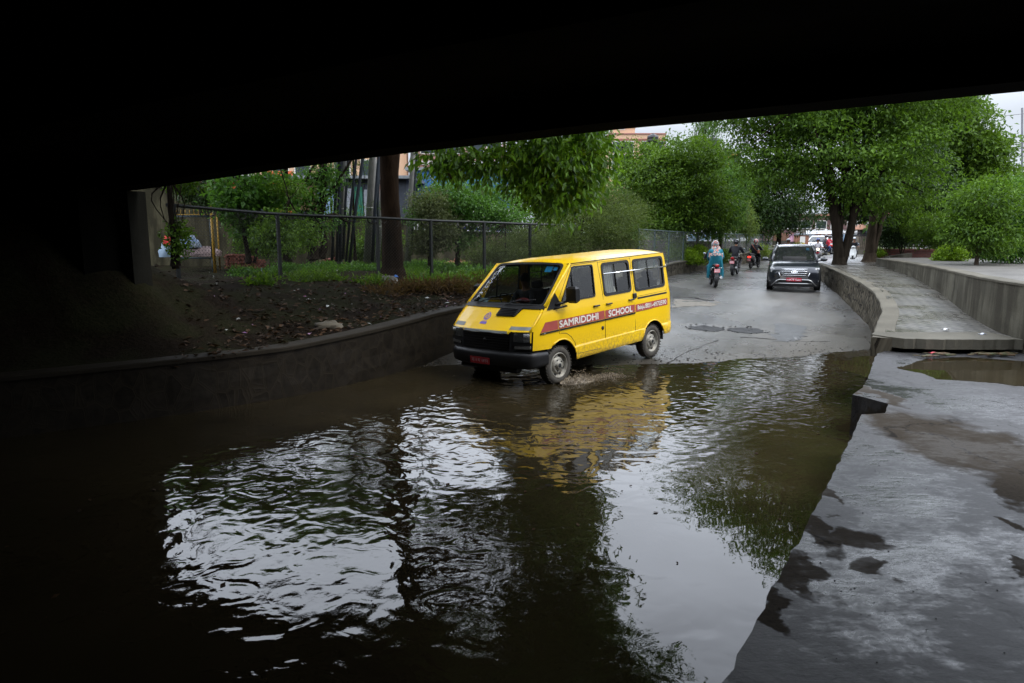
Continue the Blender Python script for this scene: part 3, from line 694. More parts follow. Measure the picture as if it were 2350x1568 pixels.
def rider(label, loc, rz, top, bottom, helm, gloves=None, group='people riding past', passenger=False, face='fwd', sc=1, visor=True, open_face=False, stripes=False, headyaw=0, bagcol=None, shoes=None):
    t = thing('person', label, 'person', loc, rz, group); t.scale = (sc,)*3
    px = -.34 if passenger else -.02; pz = .84 if passenger else .80; ax = .50 if passenger else .60
    J = {'pelvis': (px, 0, pz, (.16, .18)), 'waist': (px+.04, 0, pz+.2, (.15, .18)), 'chest': (px+.09, 0, pz+.38, (.16, .20)), 'neckb': (px+.12, 0, pz+.52, (.07, .09)), 'neck': (px+.15, 0, pz+.58, .05),
         'head': (px+.17, 0, pz+.68, .085), 'crown': (px+.17, 0, pz+.77, .075)}
    bones = [('pelvis', 'waist', 0), ('waist', 'chest', 0), ('chest', 'neckb', 0), ('neckb', 'neck', 2), ('neck', 'head', 2), ('head', 'crown', 2)]
    for s, y in (('l', 1), ('r', -1)):
        J['sh_'+s] = (px+.11, .19*y, pz+.49, .09)
        if passenger:
            J['el_'+s] = (px+.10, .27*y, pz+.23, .05); J['wrist_'+s] = (px+.26, .20*y, pz+.10, .034); J['hand_'+s] = (px+.33, .17*y, pz+.09, .032)
        else:
            J['el_'+s] = (px+.30, .30*y, pz+.26, .065); J['wrist_'+s] = (ax-.09, .30*y, 1.05, .042); J['hand_'+s] = (ax-.02, .30*y, 1.05, .034)
        J['hip_'+s] = (px+.03, .10*y, pz-.02, .125); kx = px+.40
        J['kn_'+s] = (kx, .21*y, .70 if not passenger else .74, .085); J['an_'+s] = (kx-.22, .18*y, .36 if not passenger else .42, .045); J['toe_'+s] = (kx-.04, .19*y, .32 if not passenger else .37, .04)
        bones += [('chest', 'sh_'+s, 0), ('sh_'+s, 'el_'+s, 0), ('el_'+s, 'wrist_'+s, 0), ('wrist_'+s, 'hand_'+s, 3), ('pelvis', 'hip_'+s, 1), ('hip_'+s, 'kn_'+s, 1), ('kn_'+s, 'an_'+s, 1), ('an_'+s, 'toe_'+s, 4)]
    skin_body('body', J, bones, [top, bottom, SKIN, gloves or SKIN, shoes or hexm('dark_shoes', (.03, .025, .02), .5)], t)
    hc = (px+.18, 0, pz+.73)
    if helm: helmet(t, hc, headyaw, helm, visor, open_face, stripes)
    if helm and open_face:
        mb = MB(); f = Vector(hc)+Vector((.09, 0, -.04))
        mb.ball(f+Vector((.012, 0, -.01)), (.014, .012, .02), 8); mb.build('nose', SKIN, t)
    return t
# ---------------------------------------------------------------- motorbikes
RUB = mat('tyre_rubber', (.018, .018, .018), .75, var=.3, scale=20); RUBM = mat('muddy_rubber', (.028, .026, .023), .75, col2=(.07, .06, .045), scale=9, bmp=.4)
STEEL = mat('steel', (.42, .42, .42), .3, 1, var=.2); CHROME = mat('chrome', (.75, .75, .75), .12, 1, var=.05, bmp=0); BLK = mat('black_plastic', (.018, .018, .019), .45, var=.2, scale=12)
ENG = mat('engine_alloy', (.10, .10, .10), .4, .7, var=.4, scale=14); TAILR = mat('red_lens', (.35, .01, .01), .2, var=.1, bmp=0); LENS = mat('clear_lens', (.45, .45, .43), .1, .6, var=.2, bmp=0)
PINKPL = mat('faded_plate', (.62, .22, .24), .4, var=.1); REDPL = mat('red_plate', (.36, .012, .03), .4, var=.1); WHITE = mat('white_paint', (.72, .72, .70), .4, var=.06); TAILLIT = emit('lit_tail', (1, .03, .02), 3); HEADLIT = emit('lit_head', (1, .86, .62), 2.5)
def bike_wheel(parent, x, r, w, hub=.08, spokes=True):
    a = MB(); a.lathe((x, 0, r), (0, 1, 0), [(r-.075, -w*.4), (r-.02, -w*.5), (r, -w*.22), (r, w*.22), (r-.02, w*.5), (r-.075, w*.4), (r-.075, -w*.4)], 28)
    o = a.build('wheel', RUB, parent)
    b = MB(); b.lathe((x, 0, r), (0, 1, 0), [(r-.075, -w*.35), (r-.095, -w*.3), (r-.095, w*.3), (r-.075, w*.35)], 28); b.lathe((x, 0, r), (0, 1, 0), [(0, -.05), (hub, -.045), (hub, .045), (0, .05)], 14)
    for k in range(6): w_ = 2*PI*k/6; d = Vector((math.cos(w_), 0, math.sin(w_))); b.tube([Vector((x, 0, r))+d*hub*.9, Vector((x, 0, r))+d*(r-.09)], .013, 6)
    b.build('rim', ENG, o); return o
def plate(parent, x, z, txt, m, w=.20, h=.13, face=-1, tc=(.9, .85, .85), two=True):
    o = MB().box((x, 0, z), (.006, w, h)).build('number_plate', m, parent)
    mb = MB(); f = lambda a, b: (x+face*.0045, a*(-face)*-1*-1 if False else (-a if face < 0 else a), z+b+0)
    f1 = lambda a, b: (x+face*.0045, (-a if face < 0 else a), z+h*.22+b); f2 = lambda a, b: (x+face*.0045, (-a if face < 0 else a), z-h*.2+b)
    if two: put_text(mb, txt[0], h*.28, f1, width=w*.7, off=.01); put_text(mb, txt[1], h*.34, f2, width=w*.8, off=.01)
    else: put_text(mb, txt[0], h*.5, lambda a, b: (x+face*.0045, (-a if face < 0 else a), z+b), width=w*.85, off=.012)
    mb.build('lettering', mat('plate_letters', tc, .5, bmp=0, var=.02), o); return o
def motorbike(label, loc, rz, paint, lit_head=False, front_plate=False, group='motorbikes on the road', pink=True, txt=('बा ४२ प', '७३१५'), tail=TAILR, fairing=None, lean=0):
    t = thing('motorbike', label, 'motorbike', loc, rz, group); t.rotation_euler.x = lean
    bike_wheel(t, -.46, .30, .12); bike_wheel(t, .82, .30, .09)
    a = MB()
    a.tube([(.55, 0, .92), (.25, 0, .60), (.12, 0, .35)], .024, 8); a.tube([(.55, 0, .88), (.45, 0, .45), (.3, 0, .28), (-.05, 0, .30)], .022, 8)
    for y in (-.07, .07): a.tube([(.1, y*.6, .62), (-.35, y, .72), (-.62, y, .76)], .014, 6); a.tube([(-.02, y*1.3, .34), (-.46, y*1.3, .30)], .02, 6); a.tube([(-.42, y*1.3, .34), (-.28, y*1.3, .68)], .022, 8)
    a.build('frame', BLK, t)
    e_ = MB(); e_.box((.18, 0, .38), (.30, .20, .22), bev=.04); e_.box((.27, 0, .52), (.15, .15, .16), bev=.03)
    for k in range(5): e_.box((.27, 0, .46+k*.03), (.19, .19, .008))
    e_.lathe((.12, -.14, .36), (0, 1, 0), [(0, 0), (.09, .0), (.09, .28), (0, .28)], 16); e_.build('engine', ENG, t)
    x = MB(); x.tube([(.36, -.07, .5), (.42, -.1, .3), (.1, -.14, .22), (-.2, -.15, .26)], .018, 8, caps=True); x.tube([(-.15, -.15, .26), (-.62, -.17, .38)], [.035, .048], 12); x.lathe((-.62, -.17, .38), (-.96, -.04, .25), [(.048, 0), (.03, .006), (.028, -.03), (0, -.03)], 12); x.build('exhaust', STEEL, t)
    V = []; F = []; k = 9; n = 14
    for i in range(k):
        s = i/(k-1); xx = lerp(.0, .50, s); hw = .13*math.sin(PI*(.12+.8*s))**.6; hh = .12*math.sin(PI*(.10+.84*s))**.6
        for j in range(n): w = 2*PI*j/n; V.append((xx, hw*math.cos(w), .80+.03*s+hh*math.sin(w)))
    for i in range(k-1):
        for j in range(n): q = (j+1) % n; F.append((i*n+j, i*n+q, i*n+n+q, i*n+n+j))
    mb = MB(); mb.add(V, F, 0, True); mb.build('tank', paint, t)
    s = MB(); s.tube([(.04, 0, .79), (-.15, 0, .77), (-.45, 0, .82), (-.66, 0, .84)], [.09, .125, .12, .08], 12); s.v = [(p[0], p[1]*1.1, .79+(p[2]-.79)*.5) for p in s.v]; s.build('seat', mat('seat_vinyl', (.02, .02, .02), .5), t)
    tl = MB(); tl.tube([(-.1, 0, .70), (-.5, 0, .74), (-.76, 0, .82)], [.10, .10, .06], 10); tl.v = [(p[0], p[1]*1.1, p[2]) for p in tl.v]; tl.build('tail_panel', paint, t)
    MB().box((-.79, 0, .80), (.05, .13, .07), bev=.015).build('tail_light', tail, t)
    fd = MB()
    for k in range(10):
        w = math.radians(60+k*13); w2 = w+math.radians(13); c_ = (-.46, .30)
        fd.add([(c_[0]+.335*math.cos(w), -.07, c_[1]+.335*math.sin(w)), (c_[0]+.335*math.cos(w), .07, c_[1]+.335*math.sin(w)), (c_[0]+.335*math.cos(w2), .07, c_[1]+.335*math.sin(w2)), (c_[0]+.335*math.cos(w2), -.07, c_[1]+.335*math.sin(w2))], [(0, 1, 2, 3)], 0, True)
    for k in range(8):
        w = math.radians(35+k*15); w2 = w+math.radians(15); c_ = (.82, .30)
        fd.add([(c_[0]+.33*math.cos(w), -.055, c_[1]+.33*math.sin(w)), (c_[0]+.33*math.cos(w), .055, c_[1]+.33*math.sin(w)), (c_[0]+.33*math.cos(w2), .055, c_[1]+.33*math.sin(w2)), (c_[0]+.33*math.cos(w2), -.055, c_[1]+.33*math.sin(w2))], [(0, 1, 2, 3)], 0, True)
    fd.build('fender', BLK, t)
    f = MB()
    for y in (-.085, .085): f.tube([(.82, y, .30), (.60, y, .95)], .02, 8)
    f.build('fork', STEEL, t)
    hb = MB(); hb.tube([(.50, -.35, 1.04), (.56, -.2, 1.05), (.60, -.07, 1.0), (.60, .07, 1.0), (.56, .2, 1.05), (.50, .35, 1.04)], .013, 8); hb.tube([(.50, -.36, 1.04), (.53, -.25, 1.045)], .019, 8); hb.tube([(.50, .36, 1.04), (.53, .25, 1.045)], .019, 8); hb.build('handlebar', BLK, t)
    for y in (-1, 1):
        m_ = MB(); m_.tube([(.55, .2*y, 1.06), (.56, .28*y, 1.17)], .006, 6); m_.ball((.56, .31*y, 1.20), (.018, .055, .038), 12); m_.build('mirror', mat('mirror_shell', (.25, .27, .28), .1, .8, bmp=0) , t)
        i_ = MB(); i_.tube([(-.72, .05*y, .72), (-.72, .13*y, .72)], .008, 6); i_.ball((-.72, .15*y, .72), (.035, .03, .02), 10); i_.build('indicator', LENS, t)
    if fairing:
        fa = MB(); fa.ball((.70, 0, .95), (.13, .15, .14), 14); fa.build('fairing', fairing, t)
    h = MB(); h.ball((.74 if not fairing else .80, 0, .92), (.07, .095, .085), 14); h.build('headlight', HEADLIT if lit_head else LENS, t)
    plate(t, -.80, .62, txt, PINKPL if pink else REDPL)
    if front_plate: MB().box((.80, 0, .70), (.006, .2, .08)).build('number_plate', REDPL, t)
    return t
def scooter(label, loc, rz, paint, lit_tail=False, group='motorbikes on the road', front=False):
    t = thing('scooter', label, 'scooter', loc, rz, group)
    bike_wheel(t, -.48, .23, .10); bike_wheel(t, .78, .23, .09)
    V = []; F = []; n = 14; S = [(-.80, .08, .06, .66), (-.70, .13, .11, .66), (-.45, .17, .16, .60), (-.15, .16, .20, .52), (.02, .13, .20, .48), (.08, .11, .12, .40)]
    for x, hw, hh, zc in S:
        for j in range(n): w = 2*PI*j/n; c_, s_ = math.cos(w), math.sin(w); V.append((x, hw*abs(c_)**.7*(1 if c_ > 0 else -1), zc+hh*abs(s_)**.7*(1 if s_ > 0 else -1)))
    for i in range(len(S)-1):
        for j in range(n): q = (j+1) % n; F.append((i*n+j, i*n+q, i*n+n+q, i*n+n+j))
    F += [tuple(range(n)), tuple((len(S)-1)*n+j for j in range(n-1, -1, -1))]
    mb = MB(); mb.add(V, F, 0, True); mb.build('body', paint, t)
    s = MB(); s.tube([(.05, 0, .74), (-.2, 0, .78), (-.55, 0, .82), (-.72, 0, .82)], [.10, .14, .13, .08], 12); s.v = [(p[0], p[1], .79+(p[2]-.79)*.4) for p in s.v]; s.build('seat', MATS['seat_vinyl'] if 'seat_vinyl' in MATS else BLK, t)
    MB().box((.28, 0, .30), (.42, .34, .06), bev=.02).box((.0, 0, .22), (.5, .2, .14), bev=.03).build('floorboard', BLK, t)
    ap = MB(); P = rpoly([(-.17, .30), (.17, .30), (.22, .62), (.15, .92), (-.15, .92), (-.22, .62)], .05)
    ap.prism(P, [], lambda a, b: (.62-.25*(b-.3)**1.0-a*a*1.6+.04, a, b), lambda a, b: (.56-.25*(b-.3)-a*a*1.6+.04, a, b), cuts=[(0, [-.1, 0, .1]), (1, [.5, .7])]); ap.build('front_apron', paint, t)
    MB().box((.83, 0, .46), (.34, .12, .05), bev=.02).tube([(.78, .06, .23), (.62, .05, .6)], .02).tube([(.78, -.06, .23), (.62, -.05, .6)], .02).build('front_fender', paint, t)
    MB().tube([(.52, 0, .9), (.48, 0, 1.02)], .04).ball((.52, 0, 1.0), (.08, .13, .09), 12).build('handlebar_cowl', paint, t)
    hb = MB(); hb.tube([(.44, -.34, 1.04), (.48, -.1, 1.03), (.48, .1, 1.03), (.44, .34, 1.04)], .015, 8); hb.build('handlebar', BLK, t)
    MB().ball((.585, 0, 1.0), (.03, .08, .055), 12).build('headlight', HEADLIT if front == 'lit' else LENS, t)
    for y in (-1, 1): m_ = MB(); m_.tube([(.46, .2*y, 1.05), (.47, .28*y, 1.18)], .006, 6); m_.ball((.47, .31*y, 1.21), (.018, .055, .038), 12); m_.build('mirror', MATS['mirror_shell'] if 'mirror_shell' in MATS else LENS, t)
    MB().box((-.80, 0, .66), (.05, .17, .09), bev=.02).build('tail_light', TAILLIT if lit_tail else TAILR, t)
    MB().tube([(-.1, -.15, .22), (-.55, -.17, .3)], [.03, .05], 12).build('exhaust', BLK, t)
    g = MB(); g.tube([(-.72, .1, .86), (-.86, .08, .87), (-.86, -.08, .87), (-.72, -.1, .86)], .012, 6); g.build('grab_rail', BLK, t)
    plate(t, -.84, .50, ('बा ९१ प', '२०४८'), PINKPL if not front else REDPL); return t
# ---------------------------------------------------------------- the yellow school van
def m_yellow():
    m, nt, b = nodes('yellow_paint'); co = N(nt, 'TexCoord').outputs['Object']
    n1 = tex(nt, .8, 5, vec=co); n2 = tex(nt, 26, 6, .7, vec=co); sp = N(nt, 'SeparateXYZ'); nt.links.new(co, sp.inputs[0])
    c = ramp(nt, n1.outputs[0], [(.3, (.70, .43, .004)), (.7, (.76, .48, .006))])
    mud = math_(nt, 'MULTIPLY', ramp(nt, sp.outputs['Z'], [(.40, 1.), (.85, 0.)]), ramp(nt, n2.outputs[0], [(.42, 0.), (.66, .8)]))
    nt.links.new(mixc(nt, mud, c, (.17, .12, .06)), b.inputs['Base Color'])
    nt.links.new(math_(nt, 'ADD', .26, math_(nt, 'MULTIPLY', n2.outputs[0], .12)), b.inputs['Roughness']); b.inputs['Coat Weight'].default_value = .28; b.inputs['Coat Roughness'].default_value = .04; b.inputs['Specular IOR Level'].default_value = .3
    bump(nt, b, tex(nt, 2.2, 2, vec=co).outputs[0], .12, .02); return m
YEL = m_yellow(); BMP = mat('bumper_plastic', (.007, .007, .0075), .4, col2=(.014, .013, .012), scale=3, bmp=.3, spec=.25); SEAL = mat('rubber_seal', (.012, .012, .012), .5, bmp=0)
GLS = glass('van_glass', (.68, .72, .70), .04); GLS_D = glass('tinted_glass', (.62, .66, .65), .03); INT = mat('dark_interior', (.02, .019, .018), .9)
van = thing('school_van', 'yellow school van with a red side stripe driving nose first into the flooded road', 'van')
van.matrix_world = Matrix.Translation((1.97, 13.55, .03)) @ Matrix.Rotation(-2.33, 4, 'Z') @ Matrix.Rotation(.03, 4, 'X') @ Matrix.Rotation(.045, 4, 'Y')
def vy(X, Z, s=1):
    y = .93-.108*max(0, Z-1.15)
    if Z < .612: y += .012
    if Z < .45: y -= .03*(.45-Z)/.1
    if X > 3.05: y -= .045*((X-3.05)/.3)**2
    if X < -.6: y -= .05*((-.6-X)/.26)**2
    return y*s
def fx(Y, Z):
    c = interp(Z, [.30, .40, .46, .60, .66, .69, .97, 1.0, 1.33, 1.36], [3.40, 3.47, 3.52, 3.52, 3.49, 3.46, 3.44, 3.42, 3.02, 2.99])
    k = interp(Z, [.9, 1.33], [.11, .06]); return c-k*(abs(Y)/.9)**3
def arc(cx, cz, r, a0, a1, n=14, rz=None): return [(cx+r*math.cos(math.radians(lerp(a0, a1, i/n))), cz+(rz or r)*math.sin(math.radians(lerp(a0, a1, i/n)))) for i in range(n+1)]
FA = arc(2.62, .40, .385, 46, 182)[0:]; RA = arc(-.15, .34, .39, 10, 170)
side = [(3.33, .70), (2.985, .68)]+[p for p in FA]+[(2.24, .415), (.25, .39)]+RA+[(-.56, .40), (-.84, .39), (-.862, .62), (-.86, 1.0), (-.842, 1.2), (-.79, 1.6), (-.725, 1.90), (-.70, 1.98), (2.215, 1.98), (2.60, 1.665), (2.955, 1.345), (3.33, 1.0)]
W1 = rpoly([(1.634, 1.379), (1.618, 1.925), (2.17, 1.935), (2.563, 1.375)], .05); W2 = rrect(.55, 1.36, 1.372, 1.91, .07); W3 = rrect(-.604, .396, 1.355, 1.905, .07)
cx_ = [round(v, 3) for v in np.arange(-.85, 3.3, .09)]; cz_ = [.45, .605, .618, 1.15]+[round(v, 3) for v in np.arange(1.25, 1.95, .1)]
body = MB()
for s in (1, -1):
    body.prism(side, [W1, W2, W3], lambda a, b: (a, vy(a, b)*s, b), None, 0, cuts=[(0, cx_), (1, cz_)])
body.sm = [True]*len(body.f)
# roof
def roofp(X, Y):
    z = 1.98+.085*(1-(abs(Y)/.842)**2.6)
    if X > 2.0: z -= .045*((X-2.0)/.27)**2*(1-(abs(Y)/.842)**4)
    if X < -.55: z -= .03*((-.55-X)/.17)**2*(1-(abs(Y)/.842)**4)
    if -.5 < X < 1.9 and abs(Y) < .66: z += .006*(abs(math.sin(Y*PI/.165))**.5)
    return z
ys_ = [round(v, 4) for v in np.linspace(-.842, .842, 61)]; xs_ = [-.70, -.62, -.55, -.45]+list(np.linspace(-.3, 1.8, 12))+[1.9, 2.0, 2.08, 2.15, 2.2, 2.24, 2.27]
V = []; F = []
for x in xs_:
    for y in ys_:
        X = x-(.05*(abs(y)/.84)**2.5 if x > 2.05 else 0); V.append((X, y*(1 if x < 2.3 else .97), roofp(x, y)))
m = len(ys_)
for i in range(len(xs_)-1):
    for j in range(m-1): F.append((i*m+j, (i+1)*m+j, (i+1)*m+j+1, i*m+j+1))
body.add(V, F, 0, True)
def ws(y, t): return (lerp(2.985, 2.268, t)-.05*(abs(y)/.9)**2, y, lerp(1.365, 2.012, t)-(.03*(abs(y)/.84)**3)*t)
gl = [(-.845, .0), (.845, .0), (.74, .97), (-.74, .97)]; gr_ = rpoly(gl, .09)
body.prism([(-.905, -.03), (.905, -.03), (.842, 1.01), (-.842, 1.01)], [gr_], ws, None, 0, cuts=[(0, [-.6, -.3, 0, .3, .6]), (1, [.25, .5, .75])])
hood = [(-.905, 1.335), (-.90, 1.0), (-.56, .995), (-.54, .955), (.50, .955), (.54, .995), (.90, 1.0), (.905, 1.335)]
body.prism(hood, [], lambda a, b: (fx(a, b), a, b), lambda a, b: (fx(a, b)-.02, a, b), 0, cuts=[(0, [-.8, -.7, -.6, -.4, -.2, 0, .2, .4, .6, .7, .8]), (1, [1.02, 1.1, 1.2])])
# front corners between side skin and hood: soft edge
for s in (1, -1):
    body.tube([(fx(.9, z)-.006, vy(3.3, z)*s*.985, z) for z in (1.0, 1.1, 1.2, 1.335)], .02, 8); body.tube([(2.955-.36*t*2.05, (.905-.065*t)*s, 1.345+.635*t) for t in (0, .33, .66, 1)], .02, 8)
rear = [(-.87, .40), (.87, .40), (.88, 1.2), (.80, 1.98), (-.80, 1.98), (-.88, 1.2)]
body.prism(rear, [rrect(-.68, .68, 1.32, 1.86, .08)], lambda a, b: (interp(b, [.4, 1.0, 1.2, 1.6, 1.98], [-.862, -.872, -.86, -.80, -.71]), a, b), None, 0, cuts=[(1, [.6, 1., 1.2, 1.6]), (0, [-.4, 0, .4])])
for s in (1, -1):
    body.tube([(x, vy(x, z)*s, z) for x, z in FA[1:]], .014, 6); body.tube([(x, vy(x, z)*s, z) for x, z in RA], .014, 6)
body.add([(-.84, -.6, .40), (3.2, -.6, .40), (3.2, .6, .40), (-.84, .6, .40)], [(0, 1, 2, 3)])
body.build('body', YEL, van)
# wheel wells
for s in (1, -1):
    for (cx, cz, r) in ((2.62, .42, .41), (-.15, .36, .40)):
        mb = MB()
        L = arc(cx, cz, r, -10, 190, 12)
        for i in range(12): (a, b), (c, d) = L[i], L[i+1]; mb.add([(a, .9*s, b), (c, .9*s, d), (c, .55*s, d), (a, .55*s, b)], [(0, 1, 2, 3)])
        mb.add([(a, .55*s, b) for a, b in L], [tuple(range(13))])
        mb.build('wheel_arch', INT, van)
# seams, mouldings
def line(mb, pts, s=1, r=.0045, off=.0, mi=0): mb.tube([(x, (vy(x, z)+off)*s, z) for x, z in pts], r, 5, mi)
for s in (1, -1):
    mb = MB()
    line(mb, [(2.704, 1.32), (2.66, .885), (2.60, .885), (2.48, .865), (2.36, .79), (2.27, .68), (2.2, .48), (1.56, .464)], s); line(mb, [(2.70, 1.33), (2.64, 1.40), (2.2, 1.955), (1.50, 1.965)], s)
    line(mb, [(1.468, 1.974), (1.43, 1.60), (1.415, 1.365), (1.405, .95), (1.405, .43)], s); line(mb, [(.469, 1.962), (.462, 1.3), (.457, .69), (.465, .40)], s)
    line(mb, [(.45, .955), (-.1, .955), (-.86, .955)], s, .003); line(mb, [(1.46, 1.95), (.48, 1.945)], s, .003); line(mb, [(-.69, .62), (-.69, .42)], s)
    line(mb, [(.37, 1.24), (-.66, 1.245), (-.68, 1.30)], s, .004)
    mb.build('door_seam', SEAL, van)
for s in (1, -1):
    mb = MB()
    for a, b in ((3.13, 2.68), (2.655, 1.42), (1.395, .465)):
        n = 8; [mb.box(((lerp(a, b, (i+.5)/n)), (vy(lerp(a, b, (i+.5)/n), .9)+.006)*s, .945), (abs(a-b)/n, .016, .024)) for i in range(n)]
    line(mb, [(2.3, 1.982), (1.2, 1.99), (-.70, 1.985)], s, .007, .004)
    n = 10; [mb.box((lerp(.36, -.66, (i+.5)/n), (vy(lerp(.36, -.66, (i+.5)/n), 1.2)+.001)*s, 1.205), (.103, .012, .03)) for i in range(n)]
    mb.build('rubbing_strip', SEAL, van)
# red band, each segment between two seams; white lettering
RED = mat('faded_red_band', (.33, .065, .050), .45, var=.12, bmp=.05); CREAM = mat('cream_letters', (.66, .62, .54), .5, var=.1, bmp=0)
mb = MB()
def band(P, s=1): mb.prism(P, [], lambda a, b: (a, (vy(a, b)+.0022)*s, b), None, 0, cuts=[(0, cx_)])
band([(3.125, .962), (2.69, .962), (2.69, 1.113), (3.0, 1.113)]); band([(2.68, .962), (1.415, .962), (1.415, 1.11), (2.68, 1.11)]); band([(1.395, .962), (.468, .962), (.468, 1.105), (1.395, 1.105)]); band([(.445, .962), (-.69, .962), (-.69, 1.095), (.445, 1.095)])
bnd = mb.build('stripe', RED, van)
mb = MB(); tf = lambda X, Z: (lambda a, b: (X-a, vy(X-a, Z)+.0045, Z+b))
put_text(mb, 'SAMRIDDHI', .108, tf(2.13, 1.038), width=1.05, bold=.0055); mb.build('lettering', CREAM, bnd); mb = MB()
put_text(mb, 'SCHOOL', .108, tf(.925, 1.036), width=.74, bold=.0055)
mb.build('lettering', CREAM, bnd); mb = MB()
put_text(mb, 'Balaju,', .100, tf(.255, 1.022), width=.24, bold=.003); put_text(mb, '01-4970590', .086, tf(-.30, 1.03), width=.65, bold=.003)
P = lambda a, b: (.075-a, vy(.075-a, 1.03)+.0045, 1.03+b)     # the little telephone sign
mb.prism(rpoly([(-.042, -.035), (.042, -.035), (.03, .018), (-.03, .018)], .008), [arc(0, -.009, .013, 0, 330, 10)], P, None)
mb.prism([(-.048, .012), (-.032, .012), (-.026, .026), (.026, .026), (.032, .012), (.048, .012), (.046, .036), (.025, .046), (-.025, .046), (-.046, .036)], [], P, None)
mb.build('lettering', CREAM, bnd)
# side glass
def sidewin(P, s, gm, seal=True, div=None, name='side_window'):
    cxm = sum(p[0] for p in P)/len(P); czm = sum(p[1] for p in P)/len(P)
    grow = lambda k: [(cxm+(x-cxm)*(1+k/abs(max(q[0] for q in P)-cxm)), czm+(z-czm)*(1+k/abs(max(q[1] for q in P)-czm))) for x, z in P]
    mb = MB(); mb.prism(grow(.022 if seal else .004), [grow(-.022)], lambda a, b: (a, (vy(a, b)+.012)*s, b), lambda a, b: (a, (vy(a, b)-.02)*s, b))
    if div is not None: mb.tube([(div, (vy(div, 1.37))*s, 1.37), (div, (vy(div, 1.91))*s, 1.91)], .011, 6)
    w = mb.build(name, SEAL, van)
    g = MB(); g.prism(grow(-.02), [], lambda a, b: (a, (vy(a, b)-.008)*s, b), None, cuts=[(1, [1.6])]); g.build('pane', gm, w); return w
for s in (1, -1):
    sidewin(W1, s, GLS_D, False, None); sidewin(W2, s, GLS, True, .98); sidewin(W3, s, GLS, True, -.08)
    mb = MB(); mb.tube([(2.224, vy(2.2, 1.366)*s, 1.366), (2.191, vy(2.2, 1.93)*s, 1.93)], .012, 6); mb.build('quarter_light_bar', SEAL, van)
    mb = MB(); mb.tube([(1.375, (vy(1.3, 1.73)+.035)*s, 1.742), (.46, (vy(.4, 1.73)+.04)*s, 1.73), (-.69, (vy(-.6, 1.73)+.035)*s, 1.712)], .011, 8)
    for x in (1.36, .50, .41, -.675): mb.tube([(x, vy(x, 1.73)*s, 1.735), (x, (vy(x, 1.73)+.035)*s, 1.735)], .009, 6); mb.ball((x, (vy(x, 1.73)+.035)*s, 1.735), .014, 8)
    mb.build('window_bar', CHROME, van)
    for x, z in ((1.645, 1.218), (1.277, 1.212), (.587, 1.205)):
        if s > 0 or x != .587:
            MB().box((x, (vy(x, z)+.028)*s, z), (.15, .02, .028), bev=.008).box((x+.06, (vy(x, z)+.012)*s, z), (.03, .03, .024)).build('door_handle', BLK, van)
    MB().box((.463, (vy(.4, 1.258)+.012)*s, 1.262), (.10, .03, .10), bev=.01).build('door_catch', BLK, van)
    mb = MB()
    mb.box((2.47, 1.085*s, 1.50), (.10, .20, .27), bev=.035).tube([(2.72, .92*s, 1.36), (2.52, 1.0*s, 1.40)], .022).tube([(2.76, .915*s, 1.30), (2.55, 1.02*s, 1.33)], .016)
    mb.prism([(2.93, 1.30), (2.62, 1.30), (2.58, 1.365), (2.70, 1.56)], [], lambda a, b: (a, (vy(a, b)+.014)*s, b), lambda a, b: (a, (vy(a, b)-.01)*s, b)); mb.build('mirror', BMP, van)
    MB().lathe((1.482, vy(1.48, .809)*s, .809), (0, s, 0), [(0, .012), (.025, .012), (.034, .008), (.036, 0)], 16).build('fuel_cap', SEAL, van)
    MB().box((3.045, (vy(3.04, .945)+.016)*s, .945), (.05, .01, .02)).build('side_marker', LENS, van)
# windscreen
mb = MB(); mb.prism(rpoly([(-.862, -.018), (.862, -.018), (.755, .99), (-.755, .99)], .09), [rpoly([(-.825, .02), (.825, .02), (.722, .945), (-.722, .945)], .08)], lambda y, t: tuple(Vector(ws(y, t))+Vector((.008, 0, .006))), lambda y, t: tuple(Vector(ws(y, t))-Vector((.012, 0, .01))), cuts=[(0, [-.6, -.3, 0, .3, .6])]); w = mb.build('windscreen', SEAL, van)
mb = MB(); mb.prism(rpoly([(-.83, .01), (.83, .01), (.728, .955), (-.728, .955)], .08), [], ws, None, cuts=[(0, [-.6, -.3, 0, .3, .6]), (1, [.3, .6])]); mb.sm = [True]*len(mb.f); mb.build('pane', glass('windscreen_glass', (.50, .53, .52), .02), w)
wsb = lambda y, t, o=-.02: tuple(Vector(ws(y, t))+Vector((o, 0, o)))
mb = MB(); mb.add([wsb(y, t) for y, t in ((.42, .80), (.56, .80), (.545, .93), (.405, .93))], [(0, 1, 2, 3)]); mb.add([wsb(y, t) for y, t in ((.58, .84), (.655, .84), (.645, .92), (.57, .92))], [(0, 1, 2, 3)]); mb.build('sticker', mat('blue_sticker', (.05, .45, .85), .5, var=.3, scale=30), w)
mb = MB(); mb.add([wsb(y, t) for y, t in ((-.70, .07), (-.45, .05), (-.42, .14), (-.64, .15))], [(0, 1, 2, 3)]); mb.build('paper', mat('papers', (.25, .35, .36), .6, var=.5, scale=40), w)
mb = MB(); mb.ball((2.82, .32, 1.42), (.06, .14, .05), 10); mb.ball((2.80, .22, 1.41), (.05, .1, .035), 10); mb.build('cloth', mat('maroon_cloth', (.12, .01, .015), .8), van)
for y0, y1, t1 in ((-.62, -.05, .10), (.10, .66, .11)):
    mb = MB(); mb.tube([tuple(Vector(ws(y0, -.03))+Vector((.03, 0, .02))), tuple(Vector(ws((y0+y1)/2, .09))+Vector((.03, 0, .03)))], .009, 6); mb.tube([tuple(Vector(ws(y0+.05, .05))+Vector((.018, 0, .02))), tuple(Vector(ws(y1, t1))+Vector((.018, 0, .02)))], .007, 6); mb.build('wiper', SEAL, van)
